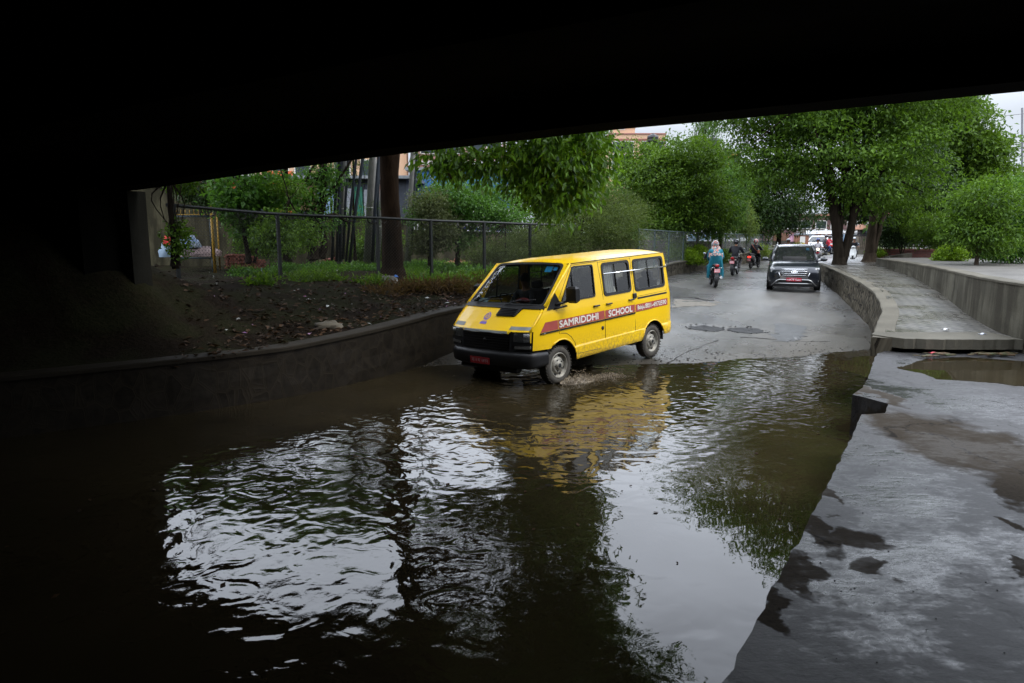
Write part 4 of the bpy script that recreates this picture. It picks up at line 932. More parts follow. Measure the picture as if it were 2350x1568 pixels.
# cowl, bonnet vent, tapes, emblem
mb = MB(); mb.prism([(-.90, 1.315), (-.885, 1.372), (.885, 1.372), (.90, 1.315)], [], lambda a, b: (fx(a, b)+.012+.1*max(0, 1.33-b), a, b+.006), lambda a, b: (fx(a, b)-.05, a, b-.03), cuts=[(0, [-.7, -.5, -.2, 0, .2, .5, .7])])
mb.prism(rpoly([(.02, 1.195), (.03, 1.33), (.50, 1.33), (.44, 1.20)], .02), [], lambda a, b: (fx(a, b)+.016, a, b+.014), lambda a, b: (fx(a, b)-.01, a, b)); 
for k in range(5): z = 1.215+k*.022; mb.box((fx(.23, z)+.022, .23, z+.012), (.012, .37, .007))
mb.build('cowl', BMP, van)
TAPE = mat('grey_tape', (.20, .21, .20), .5, var=.3)
mb = MB(); fo = lambda o: (lambda a, b: (fx(a, b)+o, a, b+o))
for a, b, c, d in ((-.86, -.585, 1.03, 1.08), (.49, .895, 1.022, 1.068), (-.53, .475, .955, 1.0)): mb.prism([(a, c), (b, c), (b, d), (a, d)], [], fo(.0025), None, cuts=[(0, [-.8, -.7, -.3, 0, .3, .6, .7, .8])])
mb.build('reflective_tape', TAPE, van)
PUR = mat('violet_print', (.16, .10, .42), .5, bmp=0)
mb = MB(); L = [(-.16, 1.245), (-.215, 1.215), (-.235, 1.175), (-.21, 1.14), (-.16, 1.13), (-.11, 1.14), (-.085, 1.175), (-.105, 1.215)]
inner = [(-.16+(x+.16)*.74, 1.18+(z-1.18)*.74) for x, z in L]; mb.prism(L, [inner], fo(.0028), None); mb.prism(arc(-.16, 1.178, .034, 0, 345, 14), [arc(-.16, 1.178, .024, 0, 345, 14)], fo(.0028), None)
mb.prism(arc(-.16, 1.178, .012, 0, 345, 10), [], fo(.0028), None)
mb.prism([(-.235, 1.075), (-.085, 1.075), (-.085, 1.105), (-.235, 1.105)], [], fo(.0028), None); mb.prism([(-.22, 1.11), (-.10, 1.11), (-.10, 1.117), (-.22, 1.117)], [], fo(.0028), None)
em = mb.build('school_emblem', PUR, van); 
# grille, lamps, bumper
gv = MB(); gv.prism([(-.925, .675), (.925, .675), (.925, 1.0), (.54, 1.0), (.5, .955), (-.5, .955), (-.54, 1.0), (-.925, 1.0)], [], lambda a, b: (fx(a, b)-.03, a, b), None, cuts=[(0, [-.8, -.6, -.3, 0, .3, .6, .8])])
gv.tube([(fx(y, .965)-.0, y, .962) for y in (-.53, 0, .5)], .008, 6)
for k in range(6): z = .715+k*.042; gv.prism([(-.53, z), (.50, z), (.50, z+.014), (-.53, z+.014)], [], lambda a, b: (fx(a, b)-.004, a, b), lambda a, b: (fx(a, b)-.03, a, b-.008), cuts=[(0, [-.3, 0, .3])])
for s in (1, -1): gv.prism([(s*.54, .675), (s*.575, .675), (s*.575, 1.0), (s*.54, 1.0)], [], lambda a, b: (fx(a, b), a, b), None); gv.prism([(s*.545, .785), (s*.925, .785), (s*.925, .83), (s*.545, .83)], [], lambda a, b: (fx(a, b)+.001, a, b), None, cuts=[(0, [-.8, -.7, .7, .8])])
gv.ball((fx(0, .84)+.004, 0, .84), (.008, .045, .03), 12)
gv.build('grille', BMP, van)
LG = glass('lamp_glass', (.8, .82, .82), .12); REFL = mat('lamp_reflector', (.30, .30, .29), .25, .8, var=.3, scale=14)
for s in (1, -1):
    mb = MB(); a0, a1 = (.59, .895) if s > 0 else (-.895, -.59)
    mb.prism([(a0, .84), (a1, .84), (a1, .985), (a0, .985)], [], lambda a, b: (fx(a, b)-.028+.03*math.cos((a-(a0+a1)/2)*9), a, b), None, cuts=[(0, list(np.linspace(a0, a1, 7))), (1, [.88, .93])]); mb.ball((fx(.7*s, .91)-.02, .70*s, .915), (.02, .055, .055), 12)
    hl = mb.build('headlight', REFL, van)
    mb = MB(); mb.prism(rpoly([(a0-.008, .832), (a1+.008, .832), (a1+.008, .992), (a0-.008, .992)], .01), [], lambda a, b: (fx(a, b)+.006, a, b), None, cuts=[(0, list(np.linspace(a0, a1, 5)))]); mb.build('lens', LG, hl)
    mb = MB(); 
    for k in range(5): y = (.80+.02*k)*s; mb.tube([(fx(y, .85)+.0, y, .85), (fx(y, .97)+.0, y, .975)], .0035, 5)
    mb.build('indicator', LENS, van)
    mb = MB(); b0, b1 = (.63, .90) if s > 0 else (-.90, -.63); mb.prism(rpoly([(b0, .728), (b1, .735), (b1, .778), (b0, .775)], .008), [], lambda a, b: (fx(a, b)+.004, a, b), lambda a, b: (fx(a, b)-.03, a, b), cuts=[(0, [b0+.09, b0+.18])]); mb.build('fog_lamp', mat('ribbed_lens', (.16, .155, .14), .2, .5, var=.3, scale=30), van)
mb = MB(); V = []; F = []; prof = [(.405, -.06), (.43, -.02), (.47, -.005), (.60, .0), (.645, -.012), (.672, -.05)]
plan = [(2.97, -.95), (3.2, -.95), (3.32, -.925), (3.40, -.86), (3.455, -.7), (3.49, -.4), (3.50, 0), (3.49, .4), (3.455, .7), (3.40, .86), (3.32, .925), (3.2, .95), (2.97, .95)]
for z, ins in prof:
    for x, y in plan: k = 1+ins/1.0; V.append((x+ins*(1 if x > 3.2 else .0), y*k if abs(y) > .6 else y, z if x > 3.0 else lerp(.42, z, .9)))
m = len(plan)
for i in range(len(prof)-1):
    for j in range(m-1): F.append((i*m+j, i*m+j+1, (i+1)*m+j+1, (i+1)*m+j))
F.append(tuple((len(prof)-1)*m+j for j in range(m))); F.append(tuple(range(m-1, -1, -1)))
mb.add(V, F, 0, True); mb.box((3.36, 0, .375), (.12, 1.3, .10), bev=.03); mb.build('bumper', BMP, van)
pl = MB().box((3.512, -.085, .50), (.006, .45, .11)).build('number_plate', mat('dark_red_plate', (.22, .012, .014), .5, var=.25), van)
mb = MB(); put_text(mb, 'बा २ च ५४१२', .06, lambda a, b: (3.5165, -.085+a, .50+b), width=.38, off=.01); mb.build('lettering', mat('plate_letters_pale', (.35, .22, .22), .5, bmp=0), pl)
# wheels
RIM = mat('dusty_steel_rim', (.30, .285, .24), .5, .35, col2=(.15, .13, .10), scale=10)
def car_wheel(parent, x, y, z, r, w, s, rim=RIM, tyre=RUBM, slots=8):
    mb = MB(); rr = r*.655
    mb.lathe((x, y, z), (0, s, 0), [(rr, -w), (r-.03, -w), (r, -w+.03), (r, -.035), (r-.012, -.012), (r-.045, .002), (rr+.03, .004), (rr+.004, -.006), (rr, -.02)], 40)
    for k in range(36): a = 2*PI*k/36; mb.box((x+(r)*math.cos(a), y-s*.022, z+(r)*math.sin(a)), (.012, .04, .022), M=Matrix.Rotation(-a, 4, 'Y'))
    t = mb.build('wheel', tyre, parent); mb = MB()
    mb.lathe((x, y, z), (0, s, 0), [(rr+.006, -.008), (rr-.006, .004), (rr-.018, -.004), (rr-.03, -.045), (rr-.055, -.055), (rr*.66, -.045), (rr*.60, -.022), (rr*.50, -.016), (rr*.36, -.022), (rr*.30, .004), (rr*.27, .012), (0, .012)], 40)
    for k in range(slots): a = 2*PI*(k+.5)/slots; M = Matrix.Rotation(-a, 4, 'Y'); mb.box((x+rr*.76*math.cos(a), y-s*.047, z+rr*.76*math.sin(a)), (.026, .012, .05), M=M, bev=.004, mi=1)
    mb.lathe((x, y, z), (0, s, 0), [(rr*.18, .013), (rr*.12, .018), (0, .018)], 14, mi=1)
    for k in range(5): a = 2*PI*k/5; mb.lathe((x+rr*.43*math.cos(a), y-s*.018, z+rr*.43*math.sin(a)), (0, s, 0), [(.012, 0), (.011, .012), (0, .012)], 8, mi=1)
    mb.build('rim', [rim, SEAL], t); return t
for s in (1, -1): car_wheel(van, 2.66, .90*s, .355, .32, .19, s); car_wheel(van, -.15, .90*s, .315, .32, .19, s)
# inside: floor, dash, seats
mb = MB(); mb.box((1.2, 0, .62), (3.9, 1.7, .06)); mb.box((2.78, 0, 1.2), (.35, 1.68, .3), bev=.06)
mb.tube([(2.5, -.42, 1.25), (2.42, -.42, 1.32)], .02)
for k in range(16): a = 2*PI*k/16; b = 2*PI*(k+1)/16; mb.tube([(2.42+.09*math.sin(a), -.42+.18*math.cos(a), 1.34+.15*math.sin(a)), (2.42+.09*math.sin(b), -.42+.18*math.cos(b), 1.34+.15*math.sin(b))], .012, 6, caps=False)
mb.build('cabin', INT, van)
for x, ys2 in ((1.85, (-.42, .1, .45)), (.95, (-.45, .0, .45)), (.15, (-.45, 0, .45)), (-.5, (-.45, 0, .45))):
    for y in ys2: MB().box((x+.05, y, .95), (.45, .4, .14), bev=.05).box((x-.2, y, 1.22), (.12, .4, .55), bev=.05).box((x-.22, y, 1.56), (.08, .22, .14), bev=.03).build('seat', mat('seat_cloth', (.035, .032, .035), .8), van)
mb = MB(); mb.tube([(-.3, -.8, 1.0), (-.3, .8, 1.0)], .02); mb.tube([(0.1, -.85, .32), (.0, 0, .3), (.1, .85, .32)], .04); mb.box((1.2, 0, .34), (2.2, .5, .12)); mb.build('underbody', BLK, van)
mb = MB(); mb.tube([(.62, .8, .37), (.45, .84, .33), (.3, .83, .335), (.1, .8, .36)], .012, 6); mb.build('exhaust', BLK, van)
def sitter(label, x, y, top, hair=HAIR, z=1.02, reach=True, scarf=None):
    t = thing('person', label, 'person'); t.matrix_world = van.matrix_world @ Matrix.Translation((x, y, z))
    J = {'pelvis': (0, 0, 0, (.14, .16)), 'chest': (-.03, 0, .34, (.12, .165)), 'neckb': (-.01, 0, .48, .07), 'neck': (.0, 0, .54, .05), 'head': (.02, 0, .63, .09), 'crown': (.01, 0, .72, .08)}
    B = [('pelvis', 'chest', 0), ('chest', 'neckb', 0), ('neckb', 'neck', 2), ('neck', 'head', 2), ('head', 'crown', 2)]
    for s, yy in (('l', 1), ('r', -1)):
        J['sh_'+s] = (0, .19*yy, .44, .065); J['el_'+s] = (.16, .24*yy, .2, .05); J['wrist_'+s] = (.38, .17*yy, .26 if reach else .1, .033); J['hand_'+s] = (.45, .15*yy, .28 if reach else .08, .032)
        J['hip_'+s] = (.05, .1*yy, -.02, .1); J['kn_'+s] = (.42, .12*yy, .02, .07); J['an_'+s] = (.48, .12*yy, -.33, .045)
        B += [('chest', 'sh_'+s, 0), ('sh_'+s, 'el_'+s, 0), ('el_'+s, 'wrist_'+s, 0), ('wrist_'+s, 'hand_'+s, 2), ('pelvis', 'hip_'+s, 1), ('hip_'+s, 'kn_'+s, 1), ('kn_'+s, 'an_'+s, 1)]
    skin_body('body', J, B, [top, hexm('dark_trousers', (.02, .02, .025)), SKIN], t)
    mb = MB(); mb.ball((-.005, 0, .68), (.105, .092, .105), 14); mb.v = [p for p in mb.v]; mb.build('hair', hair, t)
    if scarf: m_ = MB(); m_.tube([(-.02, .0, .50), (.0, .03, .36), (.04, .06, .16), (.05, .07, .0)], [.09, .19, .17, .15], 12); m_.build('shawl', scarf, t)
    return t
sitter('driver in dark clothes at the wheel behind the school van windscreen', 1.95, -.42, hexm('dark_shirt', (.02, .02, .022)))
sitter('dark-clothed passenger in the front seat of the school van', 1.93, .42, hexm('dark_top', (.025, .02, .02)), reach=False)
sitter('passenger in a pale cloth behind the sliding window of the school van', .88, .55, hexm('pale_cloth', (.55, .50, .42)), reach=False, scarf=hexm('pale_cloth', (.55, .50, .42)))
mb = MB(); P_ = []
for k in range(30): x = lerp(1.34, 1.0, k/29); P_.append((x, vy(x, 1.6)-.05+.012*math.sin(k*1.3), 0))
for k in range(29): (a, b, _), (c, d, _) = P_[k], P_[k+1]; mb.add([(a, b+.03, 1.36), (c, d+.03, 1.36), (c, d-.03, 1.92), (a, b-.03, 1.92)], [(0, 1, 2, 3)], 0, True)
mb.build('curtain', mat('pale_curtain', (.42, .40, .38), .8, var=.3, scale=6), van)
# muddy splash round the front wheel
rnd = random.Random(5); mb = MB()
MW = van.matrix_world
for k in range(1500):
    a = rnd.random(); side_ = rnd.choice((0, 0, 1)); X = 2.75-1.25*a+rnd.gauss(0, .05); Yv = 1.0+.12*rnd.random()+.35*a*abs(rnd.gauss(0, .6))+(.05 if side_ else 0)
    p = MW @ Vector((X, Yv, 0)); hmax = .17*math.exp(-((a-.25)/.22)**2)+.04; p.z = .003+abs(rnd.gauss(0, hmax*.42)); s = rnd.uniform(.003, .011)
    mb.ball(p, (s*1.2, s, s*rnd.uniform(.6, 1.2)), 6)
L = []; V = []; F = []; n = 44
for i in range(n):
    a = i/(n-1); p = MW @ Vector((2.80-.95*a, .985+.10*math.sin(3*a)+.06*a, 0)); h = .13*math.exp(-((a-.30)/.30)**2)*(.75+.6*fbm(a*9, 2))+.02
    nn = (MW.to_3x3() @ Vector((0, 1, 0))).normalized(); wd = .07+.10*a
    for j in range(9):
        f = j/8*2-1; V.append((p.x+nn.x*wd*f, p.y+nn.y*wd*f, -.01+h*max(0, 1-f*f)*(1+.7*fbm(a*22, f*3, 7))))
for i in range(n-1):
    for j in range(8): F.append((i*9+j, i*9+j+1, (i+1)*9+j+1, (i+1)*9+j))
mb.add(V, F, 0, True)
tag(mb.build('water_splash', mat('muddy_splash', (.20, .155, .10), .12, var=.4, scale=60, bmp=.6)), kind='stuff')
# ---------------------------------------------------------------- trees and plants
def leaves(name, blobs, n, ln, wd, material, parent, seed=1, clump=.35, per=12, droop=.3, shell=.55, fold=.25, kind=None, updir=.35, holes=0.0, flat=.5):
    """leaf-sized folded blades in clumps through the blobs' volume"""
    R = np.random.default_rng(seed); vol = np.array([b[3]*b[4]*b[5] for b in blobs])**.8; pk = R.choice(len(blobs), max(1, n//per), p=vol/vol.sum())
    B = np.array(blobs); d = R.normal(size=(len(pk), 3)); d /= np.linalg.norm(d, axis=1)[:, None]
    r = shell+(1-shell)*R.random(len(pk))**.6; lump = 1+.42*np.array([fbm(*(v*1.7+k*3)) for v, k in zip(d, pk)])
    cc = B[pk, :3]+d*B[pk, 3:6]*(r*lump)[:, None]
    if holes > 0:
        keep = np.array([noise.noise(Vector(c*.9)+Vector((seed, 0, 0))) > -1+holes*1.6 for c in cc]); cc = cc[keep]; d = d[keep]
    c = np.repeat(cc, per, 0); out = np.repeat(d, per, 0); m = len(c)
    q = R.normal(size=(m, 3)); q /= np.maximum(1, np.linalg.norm(q, axis=1)/1.7)[:, None]; p = c+q*clump*np.array([1, 1, flat]); p[:, 2] -= .35*clump*(q[:, 0]**2+q[:, 1]**2)*.5
    a = out*.6+R.normal(size=(m, 3))*.75; a[:, 2] += updir-droop*2.2; a /= np.linalg.norm(a, axis=1)[:, None]
    s = np.cross(a, R.normal(size=(m, 3))*.6+np.array([0, 0, 1.])); s /= np.linalg.norm(s, axis=1)[:, None]+1e-9
    u = np.cross(s, a); L = (ln*(.6+.7*R.random(m)))[:, None]; Wd = (wd*(.6+.7*R.random(m)))[:, None]
    b0 = p; tip = p+a*L-u*L*.15; l_ = p+a*L*.45+s*Wd*.5+u*Wd*fold; r_ = p+a*L*.45-s*Wd*.5+u*Wd*fold
    V = np.stack([b0, l_, tip, r_], 1).reshape(-1, 3); me = bpy.data.meshes.new(name); me.vertices.add(m*4); me.vertices.foreach_set('co', V.astype(np.float32).ravel())
    idx = np.arange(m)*4; F = np.stack([idx, idx+1, idx+2, idx, idx+2, idx+3], 1).ravel()
    me.loops.add(m*6); me.loops.foreach_set('vertex_index', F.astype(np.int32)); me.polygons.add(m*2)
    me.polygons.foreach_set('loop_start', (np.arange(m*2)*3).astype(np.int32)); me.update(calc_edges=True); me.materials.append(material)
    o = bpy.data.objects.new(name, me); C.objects.link(o)
    if parent: o.parent = parent
    if kind: o['kind'] = kind
    return o
BARK_D = bark('dark_bark', (.009, .007, .005), (.032, .025, .018)); BARK_B = bark('brown_bark', (.008, .005, .003), (.032, .020, .012)); BARK_G = bark('grey_bark', (.03, .022, .016), (.085, .065, .048))
L_MANGO = leafmat('broad_leaf', (.012, .038, .004), (.13, .25, .016), .32, .33, (.16, .10, .02))
L_MID = leafmat('mid_green_leaf', (.012, .036, .004), (.105, .195, .014), .32, .6)
L_BUSH = leafmat('bushy_leaf', (.014, .040, .004), (.110, .195, .014), .30, .6)
L_FEATH = leafmat('feathery_leaf', (.022, .040, .008), (.10, .135, .035), .35, .6)
L_DARK = leafmat('dark_leaf', (.007, .021, .003), (.030, .065, .008), .22, .5, (.16, .09, .02))
L_LIME = leafmat('lime_leaf', (.06, .12, .006), (.19, .30, .012), .35, .55)
L_YEL = leafmat('yellow_green_leaf', (.055, .09, .014), (.17, .23, .035), .4, .55)
L_WILLOW = leafmat('weeping_leaf', (.05, .09, .02), (.15, .20, .05), .4, .55)
L_BLUE = leafmat('bluish_leaf', (.016, .050, .010), (.095, .185, .035), .32, .6)
L_SMALL = leafmat('fresh_leaf', (.022, .070, .012), (.090, .19, .03), .38, .45)
L_OLIVE = leafmat('olive_leaf', (.035, .048, .016), (.11, .13, .05), .3, .6, (.20, .12, .06))
def gz(x, y):
    if x > 8 and y < 60: return 1.45
    return bank_z(x, y) if x < 5 else 1.2
def limb(mb, pts, r0, r1, wob=.05, seed=0, n=8):
    P = smooth_line([Vector(p) for p in pts], 4); k = len(P); out = []
    for i, p in enumerate(P): out.append(p+Vector((fbm(i*.5, seed), fbm(i*.5, seed+5), 0))*wob)
    mb.tube(out, [lerp(r0, r1, (i/(k-1))**.8) for i in range(k)], n)
def tree(label, base, trunk, blobs, n, ln, wd, lm, bk, seed=1, r0=.14, group=None, cat='tree', name='tree', limbs=(), twigs=14, **k):
    """trunk: list of offsets from the base; blobs absolute"""
    base = Vector(base); t = thing(name, label, cat, base, 0, group); rnd = random.Random(seed)
    mb = MB(); pts = [Vector(p) for p in trunk]; limb(mb, [(0, 0, -.15)]+[tuple(p) for p in trunk], r0, r0*.45, .04, seed, 10)
    mb.lathe((0, 0, -.1), (0, 0, 1), [(r0*1.55, 0), (r0*1.2, .12), (r0*.98, .4)], 10)
    top = pts[-1]
    for q, L in enumerate(limbs): limb(mb, L[0], L[1], L[1]*.4, .05, seed+q+1)
    rb = [Vector(b[:3])-base for b in blobs]
    for q in range(twigs):
        b = rnd.choice(blobs); c = Vector(b[:3])-base; e = c+Vector((rnd.gauss(0, .45)*b[3], rnd.gauss(0, .45)*b[4], rnd.gauss(0, .4)*b[5]))
        src = pts[rnd.randrange(max(1, len(pts)//2), len(pts))] if len(pts) > 1 else top; mid = src.lerp(e, .5)+Vector((rnd.gauss(0, .15), rnd.gauss(0, .15), .15))
        limb(mb, [src, mid, e], r0*.33, r0*.06, .03, q, 5)
    mb.build('trunk', bk, t)
    leaves('crown', [(b[0]-base.x, b[1]-base.y, b[2]-base.z, *b[3:6]) for b in blobs], n, ln, wd, lm, t, seed, **k)
    return t
def B(u, v, y, ru, rv, ry=None):       # blob centred on a place, radii as seen there
    p = at(u, v, y); k = y/FPX; return (p.x, p.y, p.z, ru*k, ry or ru*k, rv*k)
# big roadside tree with the broad hanging leaves
b0 = at(902, 638, 19.6)
tree('thick brown tree trunk behind the fence whose broad-leaved boughs hang low above the van', b0, [(0, 0, 1.5), (-.05, 0, 4.2), (.1, -.2, 6.5), (.6, -.6, 8.2)],
     [B(1290, 335, 15.5, 112, 120, 1.5), B(1345, 330, 15.6, 75, 75, 1.1), B(1240, 400, 15.8, 75, 70, 1.2), B(1285, 450, 15.5, 62, 48, .8), B(1330, 400, 15.4, 60, 60, .8), B(1240, 350, 15.4, 70, 60, .8), B(1160, 345, 15.2, 60, 38, .9), B(1055, 362, 15., 66, 40, .9), B(1010, 368, 14.9, 40, 42, .6), B(1110, 385, 15.2, 50, 34, .8),
      (1.2, 16.0, 6.4, 1.9, 1.8, 1.5), (1.4, 16.4, 8.0, 2.0, 2.0, 1.3), (-.4, 11.8, 6.9, 2.2, 1.5, 1.0), (2.3, 12.2, 7.3, 1.7, 1.4, 1.0), (-1.5, 13.6, 7.9, 2.6, 2.2, 1.3), (1.3, 13.4, 7.3, 2.2, 2.0, 1.5), (-4.2, 14.2, 8.4, 2.5, 2.2, 1.3), (-6.8, 13.8, 8.6, 2.2, 2.0, 1.2), (-3., 19.4, 10.5, 2.4, 2.4, 1.3)], 60000, .20, .078, L_MANGO, BARK_B, 11, r0=.34,  # most of these high boughs are unseen, added to shade van and bank
     limbs=[([(.1, -.2, 6.0), (2.2, -2, 6.6), (4.2, -3.6, 6.2), (5.1, -4., 4.6)], .16), ([(2.2, -2, 6.6), (3.4, -3.6, 5.0), (3.9, -4.1, 3.6)], .09), ([(2.0, -2, 6.6), (2.4, -4, 4.9), (.9, -4.6, 3.9)], .07), ([(0, 0, 2.4), (.16, .05, 4), (.5, .3, 8)], .22), ([(.1, -.3, 6.8), (1.2, -3.4, 8), (2.2, -5.6, 7.8)], .14), ([(.1, -.3, 6.8), (-.4, -3.4, 8), (-2.5, -5.2, 8.2)], .12)], twigs=22, clump=.20, per=7, droop=.42, shell=.25, updir=-.05, fold=.12)
tree('unseen tall tree added behind the abutment, its crown put over the bank to shade it', (-10.2, 13.6, 1.2), [(0, 0, 3), (.6, 0, 5.5), (1.2, .1, 7.6)], [(-8.6, 12.4, 7.0, 2.0, 1.5, 1.0), (-6.0, 12.4, 7.2, 2.0, 1.6, 1.0), (-3.4, 12.6, 7.4, 2.0, 1.7, 1.0), (-8.0, 15.2, 8.4, 2.2, 1.8, 1.1), (-5.2, 15.4, 8.6, 2.2, 1.8, 1.1), (-2.4, 15.6, 8.9, 2.2, 1.8, 1.1), (-8.4, 18.2, 10.2, 2.2, 1.8, 1.2), (-5.4, 18.4, 10.4, 2.2, 1.8, 1.2)], 46000, .24, .12, L_DARK, BARK_D, 12, r0=.3, clump=.4, per=20, shell=.2, flat=.5, twigs=20)  # out-of-view tree, added so its crown shades the bank and the bonnet
# trees over the far fence
tree('dense bushy green tree behind the far fence above the roof of the van', at(1560, 600, 33.5), [(0, 0, 1.5), (.1, 0, 3)], [B(1560, 430, 33, 95, 85, 2), B(1500, 400, 33, 75, 60, 1.8), B(1610, 470, 33.5, 70, 65, 1.6), B(1575, 360, 33, 75, 40, 1.6), B(1470, 370, 34, 55, 45), B(1530, 500, 32.5, 75, 35)], 34000, .15, .08, L_BUSH, BARK_D, 21, r0=.16, clump=.30, per=26, shell=.5, flat=.45)
tree('pale blue-green rounded tree right of the bushy one behind the far fence', at(1650, 605, 36), [(0, 0, 1.8), (.1, 0, 3)], [B(1640, 480, 35, 60, 60, 1.6), B(1660, 430, 36, 50, 55, 1.6), B(1610, 420, 37, 50, 50), B(1640, 390, 37, 40, 40)], 19000, .16, .065, L_BLUE, BARK_D, 22, r0=.14, clump=.30, per=26, flat=.4)
tree('tall thin tree with a sparse crown against the sky between the buildings', at(1600, 590, 47), [(0, 0, 4), (.2, 0, 7.5), (.1, 0, 10.5)], [B(1605, 320, 47, 24, 40), B(1625, 290, 47, 34, 30), B(1588, 350, 47, 22, 26), B(1640, 350, 47, 22, 30), B(1610, 395, 47, 34, 20)], 3800, .20, .06, L_BLUE, BARK_D, 23, r0=.13, clump=.34, per=9, holes=.25, shell=.2)
tree('nearly bare dark tree with thin forked twigs against the sky', at(1655, 600, 44), [(0, 0, 4.5), (-.1, 0, 6.2)], [B(1662, 350, 44, 30, 55)], 260, .2, .07, L_BLUE, BARK_D, 24, r0=.12, twigs=34, clump=.3, per=5)
tree('feathery drooping olive shrub tree leaning over the near end of the far fence', at(1330, 640, 22.5), [(0, 0, 1), (.1, 0, 2)], [B(1345, 520, 22.5, 90, 42, 1.6), B(1405, 500, 23, 75, 40, 1.5), B(1290, 560, 22.3, 70, 35, 1.2), B(1360, 460, 24, 65, 42, 1.5), B(1420, 555, 23.4, 60, 32), B(1230, 585, 23, 60, 30), B(1440, 470, 24, 40, 30)], 34000, .10, .022, L_FEATH, BARK_D, 25, r0=.07, clump=.22, per=22, droop=.18, shell=.35, twigs=30)
tree('small weeping yellow-green tree behind the far fence by the motorbikes', at(1695, 595, 41), [(0, 0, 1.5), (0, 0, 2.6)], [B(1698, 500, 41, 28, 42), B(1680, 520, 41, 26, 28), B(1712, 515, 41, 22, 36)], 6500, .17, .035, L_WILLOW, BARK_D, 26, r0=.08, clump=.2, per=14, droop=.6)
tree('dark glossy broad-leaved tree behind the far fence with a few orange leaves', at(1785, 590, 46), [(0, 0, 2), (0, 0, 4)], [B(1790, 450, 46, 60, 60), B(1760, 490, 45, 40, 45), B(1830, 490, 46, 48, 40), B(1740, 470, 47, 34, 45), B(1800, 400, 47, 60, 40)], 13000, .24, .08, L_DARK, BARK_D, 27, r0=.2, clump=.34, per=10)
tree('olive green tree with hanging dry twigs between the weeping and the bushy tree', at(1720, 590, 48), [(0, 0, 3), (0, 0, 5)], [B(1720, 420, 47, 50, 45), B(1700, 460, 46, 42, 40), B(1680, 400, 48, 36, 34), B(1745, 520, 46, 30, 30)], 9000, .2, .07, L_MID, BARK_D, 28, r0=.2, clump=.4, per=12)
# the big forked tree on the walkway
bb = at(1926, 606, 27.2)
tree('big forked dark tree standing at the kerb end of the stone wall on the right', bb, [(-.12, 0, .8), (-.42, 0, 2.4), (-1.0, 0, 4.4), (-1.7, 0, 6.2)],
     [B(1960, 380, 27, 105, 62, 2.6), B(2050, 330, 27.5, 90, 70, 2.6), B(1850, 330, 27, 80, 60, 2.4), B(1800, 380, 27.5, 60, 45, 1.8), B(1740, 350, 28, 60, 55, 1.8), B(1850, 270, 27.5, 100, 50, 2.6), B(1980, 260, 28, 120, 50, 2.8), B(2090, 420, 28, 55, 60, 2), B(2000, 450, 28, 75, 38, 2), B(1900, 440, 27.5, 42, 30, 1.5), B(2060, 480, 29, 50, 30),
      (12.5, 27.5, 9.3, 4.2, 3.2, 1.9), (14.5, 28, 8.4, 3.6, 3., 2.0), (10.2, 28, 8.2, 3.2, 2.8, 1.8), (13.2, 28, 11.2, 2.6, 2.4, 1.4)], 76000, .17, .08, L_MID, BARK_D, 31, r0=.235,
     limbs=[([(.1, 0, .1), (.35, 0, 1.3), (.42, 0, 2.4), (.6, .1, 4), (1.0, .2, 6.2)], .20), ([(.38, 0, 1.7), (.95, 0, 2.9), (1.9, 0, 4.2), (3.0, 0, 5.2)], .11), ([(.0, .1, .3), (-.02, .15, 2.2), (.05, .2, 4.6), (.3, .3, 6.5)], .15), ([(-1.0, 0, 4.2), (-2.2, 0, 4.7), (-3.4, .2, 5.2)], .08), ([(.6, 0, 4), (-.2, 0, 5.6), (-1.0, 0, 7)], .1)], clump=.42, per=34, shell=.5, twigs=40, flat=.30, holes=.13)
tree('pale brown split trunk standing right behind the big forked tree', at(1996, 596, 30.5), [(.0, 0, 1.2), (.06, 0, 2.6), (.1, 0, 4.5)], [B(2030, 420, 32, 80, 55), B(2130, 450, 32, 60, 50), B(1960, 480, 33, 60, 22), B(2080, 380, 33, 70, 60)], 20000, .17, .08, L_DARK, BARK_G, 32, r0=.25,
     limbs=[([(.1, 0, .3), (.32, 0, 1.5), (.72, 0, 2.4), (1.4, 0, 3.3)], .17)], clump=.34, per=16)
tree('large dark tree against the sky at the right with bare boughs showing', at(2230, 600, 40), [(.0, 0, 3), (-.4, 0, 6)], [B(2160, 290, 39, 75, 55, 3), B(2215, 345, 39, 68, 45, 3), B(2225, 420, 39, 75, 45, 3), B(2300, 410, 39.5, 34, 32), B(2130, 250, 39, 60, 36, 3), B(2180, 460, 38, 60, 40)], 34000, .24, .12, L_BUSH, BARK_D, 33, r0=.45, limbs=[([(0, 0, 3.5), (-1.4, 0, 5.5), (-2.8, 0, 6.6)], .2), ([(0, 0, 4), (-1, 0, 5), (-3.2, 0, 5.6)], .13)], clump=.5, per=30, shell=.5, twigs=26, flat=.4, holes=.12)
